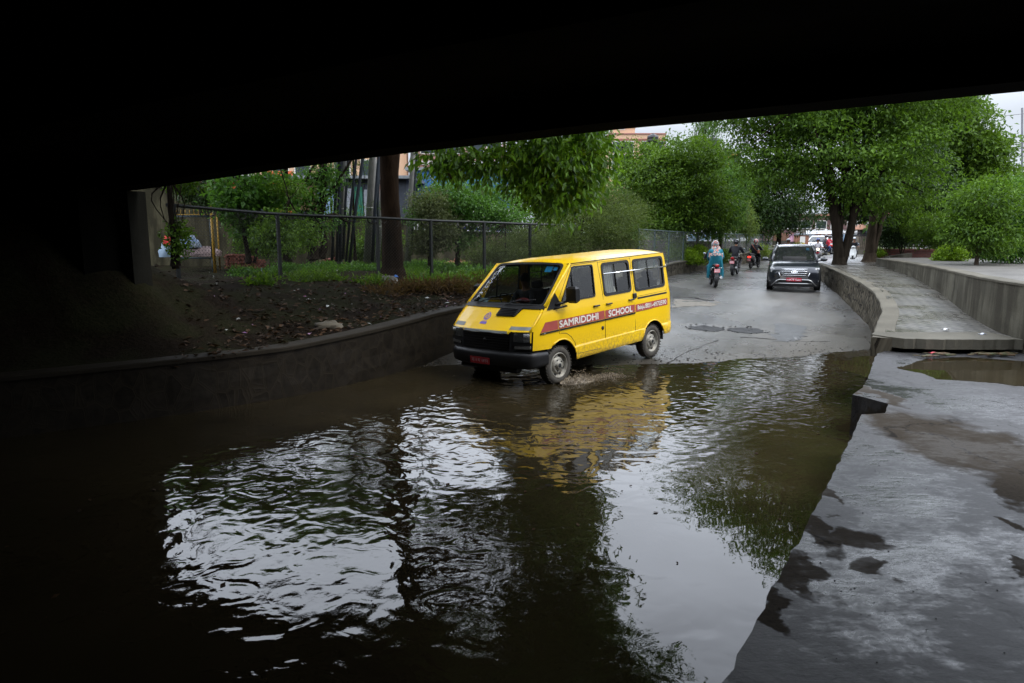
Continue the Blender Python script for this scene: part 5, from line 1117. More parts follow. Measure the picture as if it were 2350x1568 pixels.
for i, (u, v, y, bl, lm, lab, nn) in enumerate([
    (2240, 612, 20.5, [B(2260, 460, 20.5, 60, 55, 1.0), B(2230, 520, 20.5, 55, 45, .9), B(2280, 540, 20.5, 45, 40, .8)], L_MID, 'slender young tree with forked stems standing on the park paving', 9000),
    (2320, 612, 22, [B(2330, 470, 22, 50, 70, 1.1), B(2349, 540, 22, 45, 50, 1.0), B(2300, 570, 22, 35, 30, .8)], L_SMALL, 'young leafy tree at the right edge of the picture on the park paving', 9000),
    (2190, 600, 28, [B(2195, 520, 28, 55, 40, 1.4), B(2150, 535, 29, 45, 30, 1.2), B(2120, 515, 30, 40, 30, 1.2), B(2235, 560, 27, 40, 30)], L_BUSH, 'low spreading tree behind the yellow-green bush in the park', 10000),
    (2067, 600, 33, [B(2067, 520, 33, 34, 30, .8), B(2050, 545, 33, 30, 22, .8), B(2090, 535, 33, 26, 24)], L_DARK, 'small dark ornamental tree in front of the red brick park wall', 6000),
    (2300, 600, 31, [B(2290, 500, 31, 75, 50, 1.6), B(2349, 480, 31, 50, 60)], L_BUSH, 'bushy tree behind the young trees at the right edge of the park', 9000)]):
    tree(lab, at(u, v, y), [(0, 0, .8), (.05, 0, 1.8)], bl, nn, .13, .05, lm, BARK_G, 40+i, r0=.055, limbs=[([(0, 0, .1), (.25, 0, 1.0), (.5, 0, 1.9)], .035), ([(0, 0, .3), (-.25, .1, 1.2)], .03)], clump=.2, per=12, twigs=16)
def bush(label, blobs, n, lm, seed, ln=.07, wd=.04, group=None, name='bush', **k):
    t = thing(name, label, 'bush', (blobs[0][0], blobs[0][1], blobs[0][2]-blobs[0][5]), 0, group); o = t.location
    mb = MB(); rnd = random.Random(seed)
    for q in range(9): b = rnd.choice(blobs); limb(mb, [(0, 0, 0), (b[0]-o.x+rnd.gauss(0, .3)*b[3], b[1]-o.y, b[2]-o.z+rnd.gauss(0, .3)*b[5])], .018, .006, .02, q, 5)
    mb.build('stems', BARK_D, t); leaves('foliage', [(b[0]-o.x, b[1]-o.y, b[2]-o.z, *b[3:]) for b in blobs], n, ln, wd, lm, t, seed, **{**dict(clump=.12, per=14, shell=.5), **k}); return t
bush('bright yellow-green round bush on the park paving behind the low wall', [B(2184, 583, 24, 30, 21, .5), B(2165, 590, 24, 18, 13, .3)], 5000, L_LIME, 51)
bush('tall lime green bush behind the far fence beside the motorbike riders', [B(1560, 578, 32, 22, 24, .6), B(1583, 588, 31.5, 20, 17, .5), B(1605, 582, 32.5, 22, 20, .5), B(1550, 560, 33, 16, 20, .5)], 8500, L_LIME, 52, .09, .045)
bush('small lime bush at the far corner of the low concrete wall', [B(2010, 580, 31, 16, 8, .4)], 1500, L_LIME, 53)
bush('dark green clipped bush at the foot of the park railing', [B(2240, 590, 27, 30, 18, .5)], 3000, L_BUSH, 54)
for i, (u, v, w) in enumerate(((1660, 585, 20), (1745, 575, 22), (1790, 580, 16), (1830, 572, 18))):
    bush(['low weedy clump on the stone wall behind the teal passenger', 'dense weeds on the stone wall left of the black scooter', 'weeds on the stone wall right behind the black scooter rider', 'last clump of weeds on the stone wall behind the dark car'][i], [B(u, v, [36, 41, 44, 47][i], w, 14, .5)], 1800, [L_BUSH, L_YEL, L_BUSH, L_YEL][i], 60+i, .1, .04)
# left: trees between fence and compound wall
tree('small broad-leaved tree in front of the stained wall behind the fence', at(570, 596, 23.5), [(-.1, 0, 1), (-.45, 0, 2.0), (-.5, 0, 2.8)], [B(560, 425, 23, 62, 38, 1.), B(600, 460, 23.5, 55, 36, 1.), B(525, 470, 23, 42, 30, .8), B(640, 440, 24, 48, 40, .9), B(560, 520, 23.5, 36, 26, .7), (-9.6, 23.5, 6.8, 1.8, 1.1, .9), (-11.4, 23.5, 6.2, 1.5, 1.1, .9)], 6800, .22, .12, L_SMALL, BARK_D, 71, r0=.09, limbs=[([(.2, 0, -.1), (.5, 0, 1.2), (.3, 0, 2.4)], .06)], clump=.24, per=8, droop=.1, shell=.3)
tree('gnarled old tree stump with knotted boughs before the stained wall', at(722, 588, 25.5), [(-.1, 0, .6), (.1, 0, 1.2), (.4, 0, 1.9), (.5, 0, 3.6)], [B(715, 440, 25.5, 52, 36, .9), B(745, 400, 25.5, 46, 30, .9), B(690, 470, 25.5, 40, 28), B(745, 505, 25.5, 40, 20), B(700, 520, 25.5, 46, 30), (-6.8, 25.5, 7.6, 1.8, 1.2, 1.0), (-5.0, 25.5, 8.2, 1.5, 1.2, .9)], 8500, .17, .07, L_SMALL, BARK_D, 72, r0=.2, limbs=[([(.25, 0, -.1), (.4, 0, .6), (.15, 0, 1.3), (-.3, 0, 1.5)], .16), ([(.1, 0, 1.3), (.8, 0, 1.5), (1.3, 0, 1.2)], .12), ([(.1, 0, 1.2), (-.5, 0, 1.7), (-.6, 0, 2.6)], .08)], clump=.26, per=9, shell=.3)
tree('dark ivy-clad thin tree beside the leftmost fence post', at(402, 600, 13.8), [(.0, 0, .8), (-.02, 0, 1.6), (.0, 0, 2.6)], [B(408, 545, 13.8, 17, 40, .2), B(420, 420, 14.5, 30, 16, .3)], 1200, .08, .05, L_MID, BARK_D, 73, r0=.07, clump=.1, per=8)
tree('spindly dark-leaved tree behind the second fence post', at(655, 590, 22), [(0, 0, .8), (.2, 0, 1.8)], [B(650, 530, 22, 40, 55, .8), B(700, 540, 23, 32, 40, .6), B(660, 430, 23, 44, 24, .7), B(620, 540, 22, 36, 40, .6), (-7.9, 22.5, 6.9, 1.5, .9, .9)], 7500, .13, .06, L_MID, BARK_D, 74, r0=.05, clump=.2, per=9, shell=.2)
tree('light green open tree in front of the blue building', at(1050, 600, 25), [(.1, 0, 1.2), (.2, 0, 2.4)], [B(1040, 450, 25, 70, 42, 1.2), B(1000, 490, 25, 60, 38, 1.1), B(1090, 480, 25, 60, 40, 1.1), B(1130, 450, 26, 55, 36), B(1150, 500, 25, 55, 32), B(1060, 540, 25, 50, 30)], 20000, .12, .055, L_SMALL, BARK_D, 75, r0=.08, clump=.24, per=11, shell=.25, limbs=[([(0, 0, 1), (.6, 0, 2.4), (.9, 0, 3.6)], .05), ([(0, 0, .6), (-.5, 0, 1.6), (-.7, 0, 2.8)], .04)], twigs=28)
tree('olive dusty-leaved shrub tree right of the thick trunk', at(985, 605, 24), [(0, 0, 1), (.1, 0, 2)], [B(990, 470, 24, 45, 35, .9), B(1010, 520, 24, 40, 40, .9), B(975, 555, 24, 36, 30)], 12000, .10, .035, L_OLIVE, BARK_D, 76, r0=.05, clump=.2, per=12, shell=.25, twigs=24)
tree('drooping thin-leaved bush filling the fence behind the van', at(1160, 620, 23.5), [(0, 0, .8), (0, 0, 1.6)], [B(1160, 570, 23.5, 70, 30, .9), B(1110, 585, 23.5, 50, 25, .8), B(1210, 545, 24, 55, 30, .9)], 9000, .10, .025, L_FEATH, BARK_D, 77, r0=.04, clump=.2, per=16, shell=.2, twigs=20)
for i, (u, y, h, lab) in enumerate([(815, 27, 5.5, 'feathery tree behind the leaning conduit poles'), (765, 29, 6.0, 'feathery tree left of the pale concrete pole')]):
    b = at(u, 590, y); tree(lab, b, [(0, 0, 2), (.1, 0, h-1)], [(b.x, y, 1.2+h-1, 1.2, 1, .9), (b.x+.4, y, 1.2+h, 1.0, 1, .8), (b.x-.5, y, h-.8, .8, .8, .6), (b.x+.3, y, 3.2, .9, .7, .6)], 4200, .12, .03, L_MID, BARK_D, 80+i, r0=.06, clump=.25, per=14, shell=.2)
tree('tall open tree rising between the fence and the wall left of the thick trunk', (-8.6, 26.5, 1.2), [(0, 0, 3), (.3, 0, 5.5), (.8, 0, 7.6)], [(-8.8, 26, 8.2, 2.0, 1.4, 1.1), (-6.6, 26, 8.8, 2.0, 1.4, 1.0), (-10.8, 26, 7.6, 1.8, 1.4, 1.0), (-4.6, 26, 8.8, 1.6, 1.3, .9), (-12.6, 26, 7.2, 1.6, 1.3, 1.)], 11000, .2, .09, L_MID, BARK_D, 85, r0=.12, clump=.3, per=14, shell=.2, twigs=24)
for i_, (u, y, w, h, lab) in enumerate([(610, 27, 60, 52, 'tangled dark shrub in front of the stained wall behind the brick stack'), (470, 27.5, 50, 46, 'leafy creeper mass spilling over the tall mossy wall'), (1225, 26, 60, 44, 'tangled shrub behind the fence just left of the feathery tree'), (860, 29, 50, 40, 'shrub between the thick pale pole and the trunk')]):
    bush(lab, [B(u, [540, 430, 560, 560][i_], y, w, h, .8), B(u+w*.6, [520, 445, 545, 540][i_], y, w*.6, h*.7, .7), B(u-w*.6, [555, 440, 575, 570][i_], y, w*.6, h*.6, .7)], 5200, [L_MID, L_DARK, L_OLIVE, L_MID][i_], 210+i_, .12, .05, clump=.22, per=10, shell=.2)
# far tree belt closing the horizon
rnd = random.Random(77)
for i, (u, y, hv, wu) in enumerate([(1230, 58, 400, 60), (1330, 62, 380, 70), (1440, 60, 395, 60), (1500, 66, 385, 60), (1690, 64, 400, 46), (2060, 60, 440, 60), (2150, 66, 430, 60), (2290, 62, 440, 70), (2380, 50, 420, 60), (2470, 45, 380, 80), (1120, 60, 420, 60), (1000, 58, 425, 60)]):
    vc = (hv+560)/2; b = at(u, 560, y)
    tree(['%s tree far behind the %s' % (a, c) for a, c in [('hazy green', 'far fence, left of the hanging boughs'), ('tall rounded', 'hanging broad leaves'), ('green', 'feathery shrub tree'), ('dark rounded', 'bushy tree'), ('slim', 'pale blue-green tree'), ('wide', 'split brown trunk'), ('rounded', 'park railing'), ('broad', 'young park trees'), ('dense', 'right edge of the park'), ('tall', 'right end of the low wall'), ('mid green', 'blue building'), ('loose green', 'thick roadside trunk')]][i],
         b, [(0, 0, 2), (0, 0, 4)], [(b.x, y, at(u, vc, y).z, wu*y/FPX, wu*y/FPX*.7, (560-hv)/2*y/FPX), (b.x+1.2, y, at(u, vc-25, y).z, wu*.7*y/FPX, 1.5, (560-hv)/2.6*y/FPX)], 5200, .34, .17, [L_MID, L_BUSH, L_BLUE][i % 3], BARK_D, 100+i, r0=.2, clump=.6, per=12, group='trees far behind the road')
# ground cover
def cover(name, pts, n, ln, wd, lm, seed, sp=.35, up=.9):
    R = np.random.default_rng(seed); rnd = random.Random(seed); bl = []
    for (x, y, rx, ry) in pts: bl.append((x, y, gz(x, y)+.06, rx, ry, .10))
    o = leaves(name, bl, n, ln, wd, lm, None, seed, clump=.12, per=6, shell=0., updir=up, droop=0); o['kind'] = 'stuff'; return o
WLP = [(p.x, p.y) for p in wb]
def bank_surf(x, y):
    i = min(range(0, len(WLP)), key=lambda k: (WLP[k][0]-x)**2+(WLP[k][1]-y)**2); a = WLP[max(i-1, 0)]; b = WLP[min(i+1, len(WLP)-1)]
    cr = (b[0]-a[0])*(y-WLP[i][1])-(b[1]-a[1])*(x-WLP[i][0]); d = math.hypot(x-WLP[i][0], y-WLP[i][1])
    if cr <= 0: return -9
    return lerp(wl_top(WLP[i][1])-.03, bank_z(x, y), sstep(.1, 3.2, max(0, d-.2)))
def gp(u, v, y=None):
    d = 7.
    while d < 60:
        p = at(u, v, d)
        if p.z <= bank_surf(p.x, p.y)+.02: return p
        d += .1
    return p
P = []
for u, v, ru, ry in ((760, 620, 60, 1.6), (840, 612, 50, 1.6), (700, 630, 40, .9), (960, 625, 60, 1.8), (1030, 640, 60, 1.4), (1090, 640, 50, 1.4), (980, 605, 60, 2.), (1050, 612, 60, 2.), (560, 620, 30, .6), (450, 604, 40, .8), (625, 630, 30, .6)):
    p = gp(u, v); P.append((p.x, p.y, ru*p.y/FPX, ry))
cover('grass', P, 13000, .09, .022, leafmat('grass_blade', (.03, .085, .008), (.11, .23, .02), .4, .5), 5)
cover('undergrowth', [(gp(u, v).x, gp(u, v).y, r, r) for u, v, r in ((930, 640, .9), (1000, 655, 1.), (1060, 650, 1.), (1100, 640, 1.), (1170, 630, 1.2), (1240, 620, 1.2), (720, 640, .8), (600, 650, .4), (860, 650, .5))], 9000, .13, .05, L_BUSH, 6, up=.9)
cover('undergrowth', [(gp(u, v).x, gp(u, v).y, r, r*.8) for u, v, r in ((760, 612, 1.2), (820, 620, 1.), (660, 620, .8), (560, 632, .6), (960, 618, 1.2), (1040, 622, 1.2), (1120, 628, 1.2), (700, 600, 1.))], 7000, .15, .08, L_SMALL, 8, up=.4)
cover('dry_grass', [(gp(u, v).x, gp(u, v).y, r, r*.6) for u, v, r in ((940, 668, .8), (1000, 672, .9), (1060, 668, .9), (1120, 655, 1), (880, 675, .5))], 2600, .22, .014, leafmat('dry_blade', (.03, .018, .008), (.12, .07, .032), .3, .8), 7, up=.6)
def scatter(name, n, material, seed, region, size=(.03, .08), flat=True):
    rnd = random.Random(seed); mb = MB(); k = 0
    while k < n:
        u, v = region(rnd); p = gp(u, v)
        if p.y > 40 or p.z < .5: k += 1; continue
        s = rnd.uniform(*size); a = rnd.uniform(0, 6.3); t = Vector((math.cos(a), math.sin(a), rnd.uniform(-.4, .4)))*s; w = Vector((-math.sin(a), math.cos(a), rnd.uniform(-.5, .5)))*s*rnd.uniform(.35, .7); c = p+Vector((0, 0, .02+s*.2))
        mb.add([c-t, c+w+Vector((0, 0, s*.25)), c+t, c-w+Vector((0, 0, s*.2))], [(0, 1, 2, 3)]); k += 1
    o = mb.build(name, material); o['kind'] = 'stuff'; return o
lf = leafmat('fallen_leaf', (.016, .009, .005), (.06, .034, .018), .08, .6, (.20, .09, .03))
MATS['fallen_leaf'].node_tree.nodes['Principled BSDF'].inputs['Specular IOR Level'].default_value = .04
def wb_(rnd):
    u = 1100-700*rnd.random()**1.25; f = rnd.random()**.8; return u, lerp(640, 782-.22*(u-700), f)
scatter('leaves', 1500, lf, 9, wb_, (.03, .075)); scatter('litter', 30, mat('pale_rubbish', (.45, .45, .43), .5, var=.5, scale=50), 10, wb_, (.02, .07)); scatter('litter', 22, mat('coloured_rubbish', (.30, .07, .07), .5, var=.6, scale=50, col2=(.06, .10, .30)), 12, wb_, (.02, .06))
rnd = random.Random(13); mb = MB()
for k in range(420):
    p = gp(rnd.uniform(150, 620), rnd.uniform(530, 800)); s = rnd.uniform(.008, .035); mb.ball(p, (s*1.4, s, s*.7), 6, M=Matrix.Rotation(rnd.uniform(0, 3), 3, 'Z'))
tag(mb.build('rubble', mat('dirt_clods', (.028, .021, .014), .95, spec=.1, var=.6, scale=20)), kind='stuff')
scatter('litter', 24, mat('pale_rubbish', (.45, .45, .43), .5), 14, lambda r: (r.uniform(440, 900), r.uniform(618, 650)), (.02, .06))
# ---------------------------------------------------------------- fences
FENCE = mat('dark_green_paint', (.008, .013, .011), .55, col2=(.012, .010, .008), scale=8, spec=.3); WIRE = mat('rusty_wire', (.03, .027, .022), .7, .2, var=.4)
def fence(label, line, post_at, zb, zt, cell, wr, pr, pm, wm, rail=.03, brace=False):
    o = line[0]; t = thing('chain_link_fence', label, 'fence', (o.x, o.y, zb(o)))
    O = Vector(t.location); S = [0]
    for i in range(1, len(line)): S.append(S[-1]+(line[i]-line[i-1]).length)
    def pos(s):
        s = min(max(s, 0), S[-1]-1e-6); i = max(0, int(np.searchsorted(S, s, 'right'))-1); i = min(i, len(line)-2); return line[i].lerp(line[i+1], (s-S[i])/(S[i+1]-S[i]))
    def P(s, f): p = pos(s); return Vector((p.x, p.y, lerp(zb(p), zt(p), f)+(.015*fbm(s*1.5, f*2)) if f < 1 else zt(p)))-O
    mb = MB()
    k = max(2, int(S[-1]/.5)); mb.tube([P(S[-1]*i/k, 1) for i in range(k+1)], rail, 6, smooth=False); mb.build('top_rail', pm, t)
    for s in post_at:
        b = P(s, 0)-Vector((0, 0, .3)); mb = MB(); mb.tube([b, P(s, 1)+Vector((0, 0, .02))], pr, 4, smooth=False); mb.build('post', pm, t)
    mb = MB(); h = zt(line[0])-zb(line[0]); n = int(S[-1]/cell)
    for i in range(-int(h/cell), n+1):
        for sg in (1, -1):
            s0 = i*cell if sg > 0 else i*cell+h; s1 = s0+sg*h; q = []
            for k in range(7):
                f = k/6; s = lerp(s0, s1, f)
                if 0 <= s <= S[-1]: q.append(P(s, f*.97))
            if len(q) > 1: mb.tube(q, wr, 3, caps=False, smooth=False)
    mb.build('wire_mesh', wm, t); return t, P
nf = smooth_line([Vector((*p, 0)) for p in [(-6.9, 13.9), (-5.65, 16.35), (-4.7, 17.5), (-3.65, 18.5), (-2.3, 19.4), (-.9, 20.5), (.5, 21.8), (1.9, 22.8)]], 8)
ft, FP = fence('dark chain link fence with square posts along the top of the shaded bank', nf, [.15, 2.9, 5.75, 7.35, 9.2, 11.1, 12.8], lambda p: bank_z(p.x, p.y)+.05, lambda p: interp(p.y, [13.9, 16.3, 18.5, 19.5, 20.5, 22.8], [3.0, 2.90, 2.86, 2.80, 2.78, 2.72]), .085, .0034, .05, FENCE, WIRE, .04)
mb = MB(); rnd = random.Random(4)
for k in range(46):
    s = rnd.uniform(.2, 13); p = FP(s, 1); w = rnd.uniform(.12, .4); q = FP(min(13.1, s+w), 1); d = rnd.uniform(.08, .22)
    mb.tube([p+Vector((0, 0, .03)), p.lerp(q, .15)-Vector((0, .02, d*.8)), p.lerp(q, .5)-Vector((0, .03, d)), p.lerp(q, .85)-Vector((0, .02, d*.7)), q+Vector((0, 0, .03))], .012, 5)
mb.build('barbed_wire', WIRE, ft)
wlf = [p+Vector((-.1, .08, 0)) for p in wl if 24 < p.y < 50]
S_ = sum((wlf[i+1]-wlf[i]).length for i in range(len(wlf)-1)); GREENP = mat('pale_green_steel', (.07, .10, .088), .5, .3); GALV = mat('galvanised_wire', (.16, .17, .165), .6, .2, var=.3)
fence('light green chain link fence on top of the curving stone wall', wlf, [.1+i*2.35 for i in range(int(S_/2.35)+1)], lambda p: wl_top(p.y)-.02, lambda p: interp(p.y, [24, 30, 40, 50], [2.62, 2.55, 2.46, 2.42]), .19, .0042, .035, GREENP, GALV, .028)
# ---------------------------------------------------------------- walls, buildings and yard behind the fence
def uvbox_wall(name, label, pts, thick, zb, zt, m, cat='wall', cope=None):
    line = [Vector((*p[:2], 0)) for p in pts]; O = Vector((line[0].x, line[0].y, 0)); t = thing(name, label, cat, O)
    V = []; F = []; U = []; s = 0
    for i, p in enumerate(line):
        d = (line[min(i+1, len(line)-1)]-line[max(i-1, 0)]).normalized(); n = Vector((-d.y, d.x, 0))*thick
        if i: s += (p-line[i-1]).length
        for q, z in ((p, zb(i)), (p, zt(i)), (p+n, zt(i)), (p+n, zb(i))): V.append((q.x-O.x, q.y-O.y, z)); U.append((s, z) if q is p else (s, z+thick))
    for i in range(len(line)-1):
        for k in range(3): F.append((i*4+k, (i+1)*4+k, (i+1)*4+k+1, i*4+k+1))
    F += [(0, 1, 2, 3), tuple((len(line)-1)*4+k for k in (3, 2, 1, 0))]
    me = bpy.data.meshes.new('masonry'); me.from_pydata(V, [], F); me.materials.append(m); ul = me.uv_layers.new(name='UVMap')
    for l in me.loops: ul.data[l.index].uv = U[l.vertex_index]
    bm = bmesh.new(); bm.from_mesh(me); bmesh.ops.recalc_face_normals(bm, faces=bm.faces); bm.to_mesh(me); bm.free()
    o = bpy.data.objects.new('masonry', me); C.objects.link(o); o.parent = t
    if cope:
        mb = MB()
        for i in range(len(line)-1):
            a, b = line[i]-O, line[i+1]-O; d = (b-a); n = Vector((-d.y, d.x, 0)).normalized()
            P = [a-n*.04, b-n*.04, b+n*(thick+.04), a+n*(thick+.04)]; z0, z1 = zt(i), zt(i+1)
            mb.add([(P[0].x, P[0].y, z0+.002), (P[1].x, P[1].y, z1+.002), (P[2].x, P[2].y, z1+.002), (P[3].x, P[3].y, z0+.002), (P[0].x, P[0].y, z0+.07), (P[1].x, P[1].y, z1+.07), (P[2].x, P[2].y, z1+.07), (P[3].x, P[3].y, z0+.07)], [(3, 2, 1, 0), (4, 5, 6, 7), (0, 1, 5, 4), (1, 2, 6, 5), (2, 3, 7, 6), (3, 0, 4, 7)])
        mb.build('coping', cope, t)
    return t
STAIN = m_concrete('stained_plaster', (.105, .094, .056), (.022, .020, .012), .85); STAIN2 = m_concrete('mossy_plaster', (.065, .06, .042), (.015, .016, .010), .85)
uvbox_wall('compound_wall', 'tall mossy stained compound wall behind the yellow post and the wire gate', [at(180, 500, 28), at(470, 500, 29.5), at(560, 500, 30)], .25, lambda i: .9, lambda i: [4.5, 4.3, 3.6][i], STAIN, cope=STAIN2)
uvbox_wall('compound_wall', 'stained compound wall behind the poles, the brick heaps and the thick trunk', [at(562, 500, 30.1), at(750, 500, 30.5), at(940, 500, 31)], .25, lambda i: .9, lambda i: [3.25, 3.15, 3.0][i], STAIN, cope=STAIN2)
uvbox_wall('compound_wall', 'lower stained compound wall topped by a white railing left of the van', [at(942, 500, 31.1), at(1100, 500, 33), at(1250, 500, 36), at(1430, 500, 41)], .25, lambda i: .9, lambda i: [2.55, 2.5, 2.4, 2.2][i], STAIN, cope=STAIN2)
uvbox_wall('compound_wall', 'long dark compound wall running behind the green fence and the motorbikes', [at(1432, 500, 41.1), at(1560, 500, 47), at(1700, 500, 54), at(1862, 500, 66)], .25, lambda i: .6, lambda i: [2.15, 2.0, 1.95, 1.9][i], STAIN2)
WHT = mat('white_enamel', (.62, .62, .60), .45, var=.1); rl = thing('railing', 'white railing of thin bars standing on the lower compound wall', 'railing', at(942, 500, 31.2))
mb = MB(); a = Vector((at(942, 500, 31.2).x, 31.2, 2.62)); b = Vector((at(1250, 500, 36.1).x, 36.1, 2.47)); o_ = rl.location
for k in range(46): p = a.lerp(b, k/45)-o_; mb.tube([p, p+Vector((0, 0, .55))], .016, 4, smooth=False)
for dz in (.05, .5): mb.tube([a-o_+Vector((0, 0, dz)), b-o_+Vector((0, 0, dz))], .02, 4, smooth=False)
mb.build('bars', WHT, rl)
def building(name, label, u0, u1, y, z0, z1, depth, wallm, rows=(), roofm=None, over=.3, group=None):
    x0, x1 = at(u0, 500, y).x, at(u1, 500, y).x; t = thing(name, label, 'building', ((x0+x1)/2, y, z0), 0, group); w = x1-x0; h = z1-z0
    MB().box((0, depth/2, h/2), (w, depth, h)).build('wall', wallm, t)
    if roofm: MB().box((0, depth/2, h+.09), (w+over*2, depth+over*2, .16)).build('roof', roofm, t)
    for (cx, cz, ww, hh, m, nm) in rows:
        f = MB().box((cx-w/2, -.03, cz), (ww, .08, hh)).build(nm, m, t)
        if nm == 'window':
            MB().box((cx-w/2, -.074, cz), (ww-.14, .01, hh-.14)).build('pane', glassd, f)
        if nm == 'shutter':
            mb = MB()
            for k in range(int(hh/.12)): mb.box((cx-w/2, -.078, cz-hh/2+.06+k*.12), (ww-.04, .02, .07))
            mb.build('slats', m, f)
    return t
glassd = mat('dark_window', (.03, .04, .045), .1, var=.3, scale=2, bmp=0)
ORG = mat('orange_paint', (.52, .10, .035), .6, var=.15); REDS = mat('red_shutter', (.28, .04, .035), .5, var=.2); BRN = mat('brown_shutter', (.17, .085, .055), .5, var=.2); GRY = mat('grey_shutter', (.24, .25, .27), .45, var=.15); BLUS = mat('pale_blue_shutter', (.24, .34, .46), .5, var=.15)
GRN = mat('green_door', (.02, .11, .07), .5, var=.15); TIN = mat('corrugated_tin', (.22, .23, .24), .4, .5, var=.3); DRKW = mat('dark_shop_wall', (.035, .04, .05), .8); PEACH = mat('peach_plaster', (.56, .36, .23), .8, var=.12); WTR = mat('white_trim', (.6, .58, .54), .7, var=.08)  # shop row wall is a plain dark blue-grey
px = lambda u, y, u0: at(u, 500, y).x-at(u0, 500, y).x
def zz(v, y): return at(1175, v, y).z
sh = building('shop_row', 'row of low shops with orange pillars and roller shutters behind the compound wall', 395, 935, 38, 1.2, zz(412, 38), 6, DRKW,
    [(px(470, 38, 395), zz(435, 38)-1.2, 3.2, 1.2, REDS, 'shutter'), (px(540, 38, 395), zz(432, 38)-1.2, .7, 2.2, ORG, 'pillar'), (px(645, 38, 395), zz(445, 38)-1.2, 1.5, 2.4, ORG, 'pillar'), (px(702, 38, 395), zz(450, 38)-1.2, 1.5, 1.6, BRN, 'shutter'),
     (px(748, 38, 395), zz(470, 38)-1.2, .95, 1.6, BLUS, 'shutter'), (px(796, 38, 395), zz(472, 38)-1.2, .8, 1.8, GRY, 'shutter'), (px(824, 38, 395), zz(472, 38)-1.2, .5, 2.0, GRN, 'door'), (px(852, 38, 395), zz(470, 38)-1.2, .7, 1.6, GRY, 'shutter'), (px(890, 38, 395), zz(460, 38)-1.2, .9, 1.6, BRN, 'shutter')], TIN, .5)
building('house', 'peach house with a pale balcony band above the shop roofs', 600, 900, 47, 1.2, 11, 8, PEACH, [(px(u, 47, 600), z, 1.1, 1.2, WTR, 'window') for u in (650, 700, 790, 850) for z in (5.6, 8.6)]+[(px(745, 47, 600), 4.2, 7.6, .45, WTR, 'balcony'), (px(745, 47, 600), 7.2, 7.6, .35, WTR, 'balcony')], WTR)
building('house', 'white-walled house at the left under the edge of the flyover', 150, 590, 50, 1.2, 8.2, 7, WTR, [(px(u, 50, 395), 5.2, 1.2, 1.2, BRN, 'window') for u in (440, 500, 550)], TIN)
BL = mat('deep_blue_sheet', (.008, .05, .36), .4, var=.3, scale=1.5); LB = mat('light_blue_sheet', (.035, .12, .27), .4, var=.2, scale=1.5)
building('shed', 'blue sheeted shed seen through the trees right of the thick trunk', 945, 1170, 42, 1.2, zz(392, 42), 5, BL, [(px(1057, 42, 945), zz(413, 42)-1.2, 6.0, 1.0, LB, 'upper_sheet'), (px(1057, 42, 945), zz(500, 42)-1.2, 6.0, 1.1, WTR, 'base_panel')], TIN)
building('house', 'pale brick house with dark openings rising behind the blue shed', 950, 1160, 54, 1.2, 13, 8, mat('pale_brick', (.34, .22, .17), .8, var=.25, scale=3), [(px(u, 54, 950), z, 1.2, 1.3, WTR, 'window') for u in (985, 1040, 1095, 1135) for z in (5.2, 8.0, 10.4)]+[(px(1055, 54, 950), 6.7, 7.2, .3, WTR, 'balcony')], WTR)
building('apartment_building', 'large peach apartment building against the sky above the hanging boughs', 1395, 1521, 90, .6, zz(309, 90), 12, PEACH,
    [(px(u, 90, 1395), zz(v, 90)-.6, 1.6, 1.5, WTR, 'window') for u in (1415, 1436, 1482, 1505) for v in (338, 368, 398)]+[(px(1458, 90, 1395), zz(321, 90)-.6, 7.6, .25, mat('red_brown_band', (.26, .10, .08), .7), 'ledge')], mat('brown_parapet', (.30, .14, .11), .7), .1)
building('penthouse', 'small peach rooftop block on the large apartment building', 1405, 1452, 91, zz(308, 90)+.15, zz(294, 91), 5, PEACH, [(px(1420, 91, 1405), 1., 1, 1, WTR, 'window')], WTR, .1)
building('apartment_building', 'grey and yellow apartment building showing between the tree tops', 1612, 1694, 82, .6, zz(352, 82), 10, mat('grey_render', (.30, .31, .32), .8, var=.2, scale=2), [(px(1668, 82, 1612), zz(400, 82)-.6, 2.2, 5, mat('yellow_render', (.62, .42, .12), .8), 'stair_panel')]+[(px(u, 82, 1612), zz(v, 82)-.6, 1.3, 1.3, WTR, 'window') for u in (1624, 1642, 1680) for v in (370, 398, 426)], mat('slab_edge', (.36, .34, .30), .8), .4)
TANK = mat('black_tank', (.02, .02, .022), .4)
def tank(label, u, v, y, r, h):
    p = at(u, v, y); t = thing('water_tank', label, 'tank', p, 0, 'rooftop water tanks'); MB().lathe((0, 0, 0), (0, 0, 1), [(0, 0), (r, 0), (r, h*.3), (r*1.03, h*.32), (r, h*.34), (r, h*.62), (r*1.03, h*.64), (r, h*.66), (r, h*.8), (r*.6, h*.93), (r*.25, h), (0, h)], 20).build('tank_body', TANK, t); mb = MB(); mb.lathe((0, 0, h), (0, 0, 1), [(r*.3, 0), (r*.3, .08), (0, .1)], 14)
    mb.build('lid', TANK, t); mb = MB()
    for sx_ in (-1, 1):
        for sy_ in (-1, 1): mb.tube([(sx_*r*.8, sy_*r*.8, -1.2), (sx_*r*.8, sy_*r*.8, .0)], .05, 4)
    mb.build('stand', TIN, t)
tank('black water tank left on the grey and yellow building', 1612, 345, 84, .85, 1.5); tank('black water tank right on the grey and yellow building', 1636, 344, 84, .85, 1.5); tank('small dark tank on the roof edge of the peach apartment building', 1498, 331, 89, .7, 1.2)
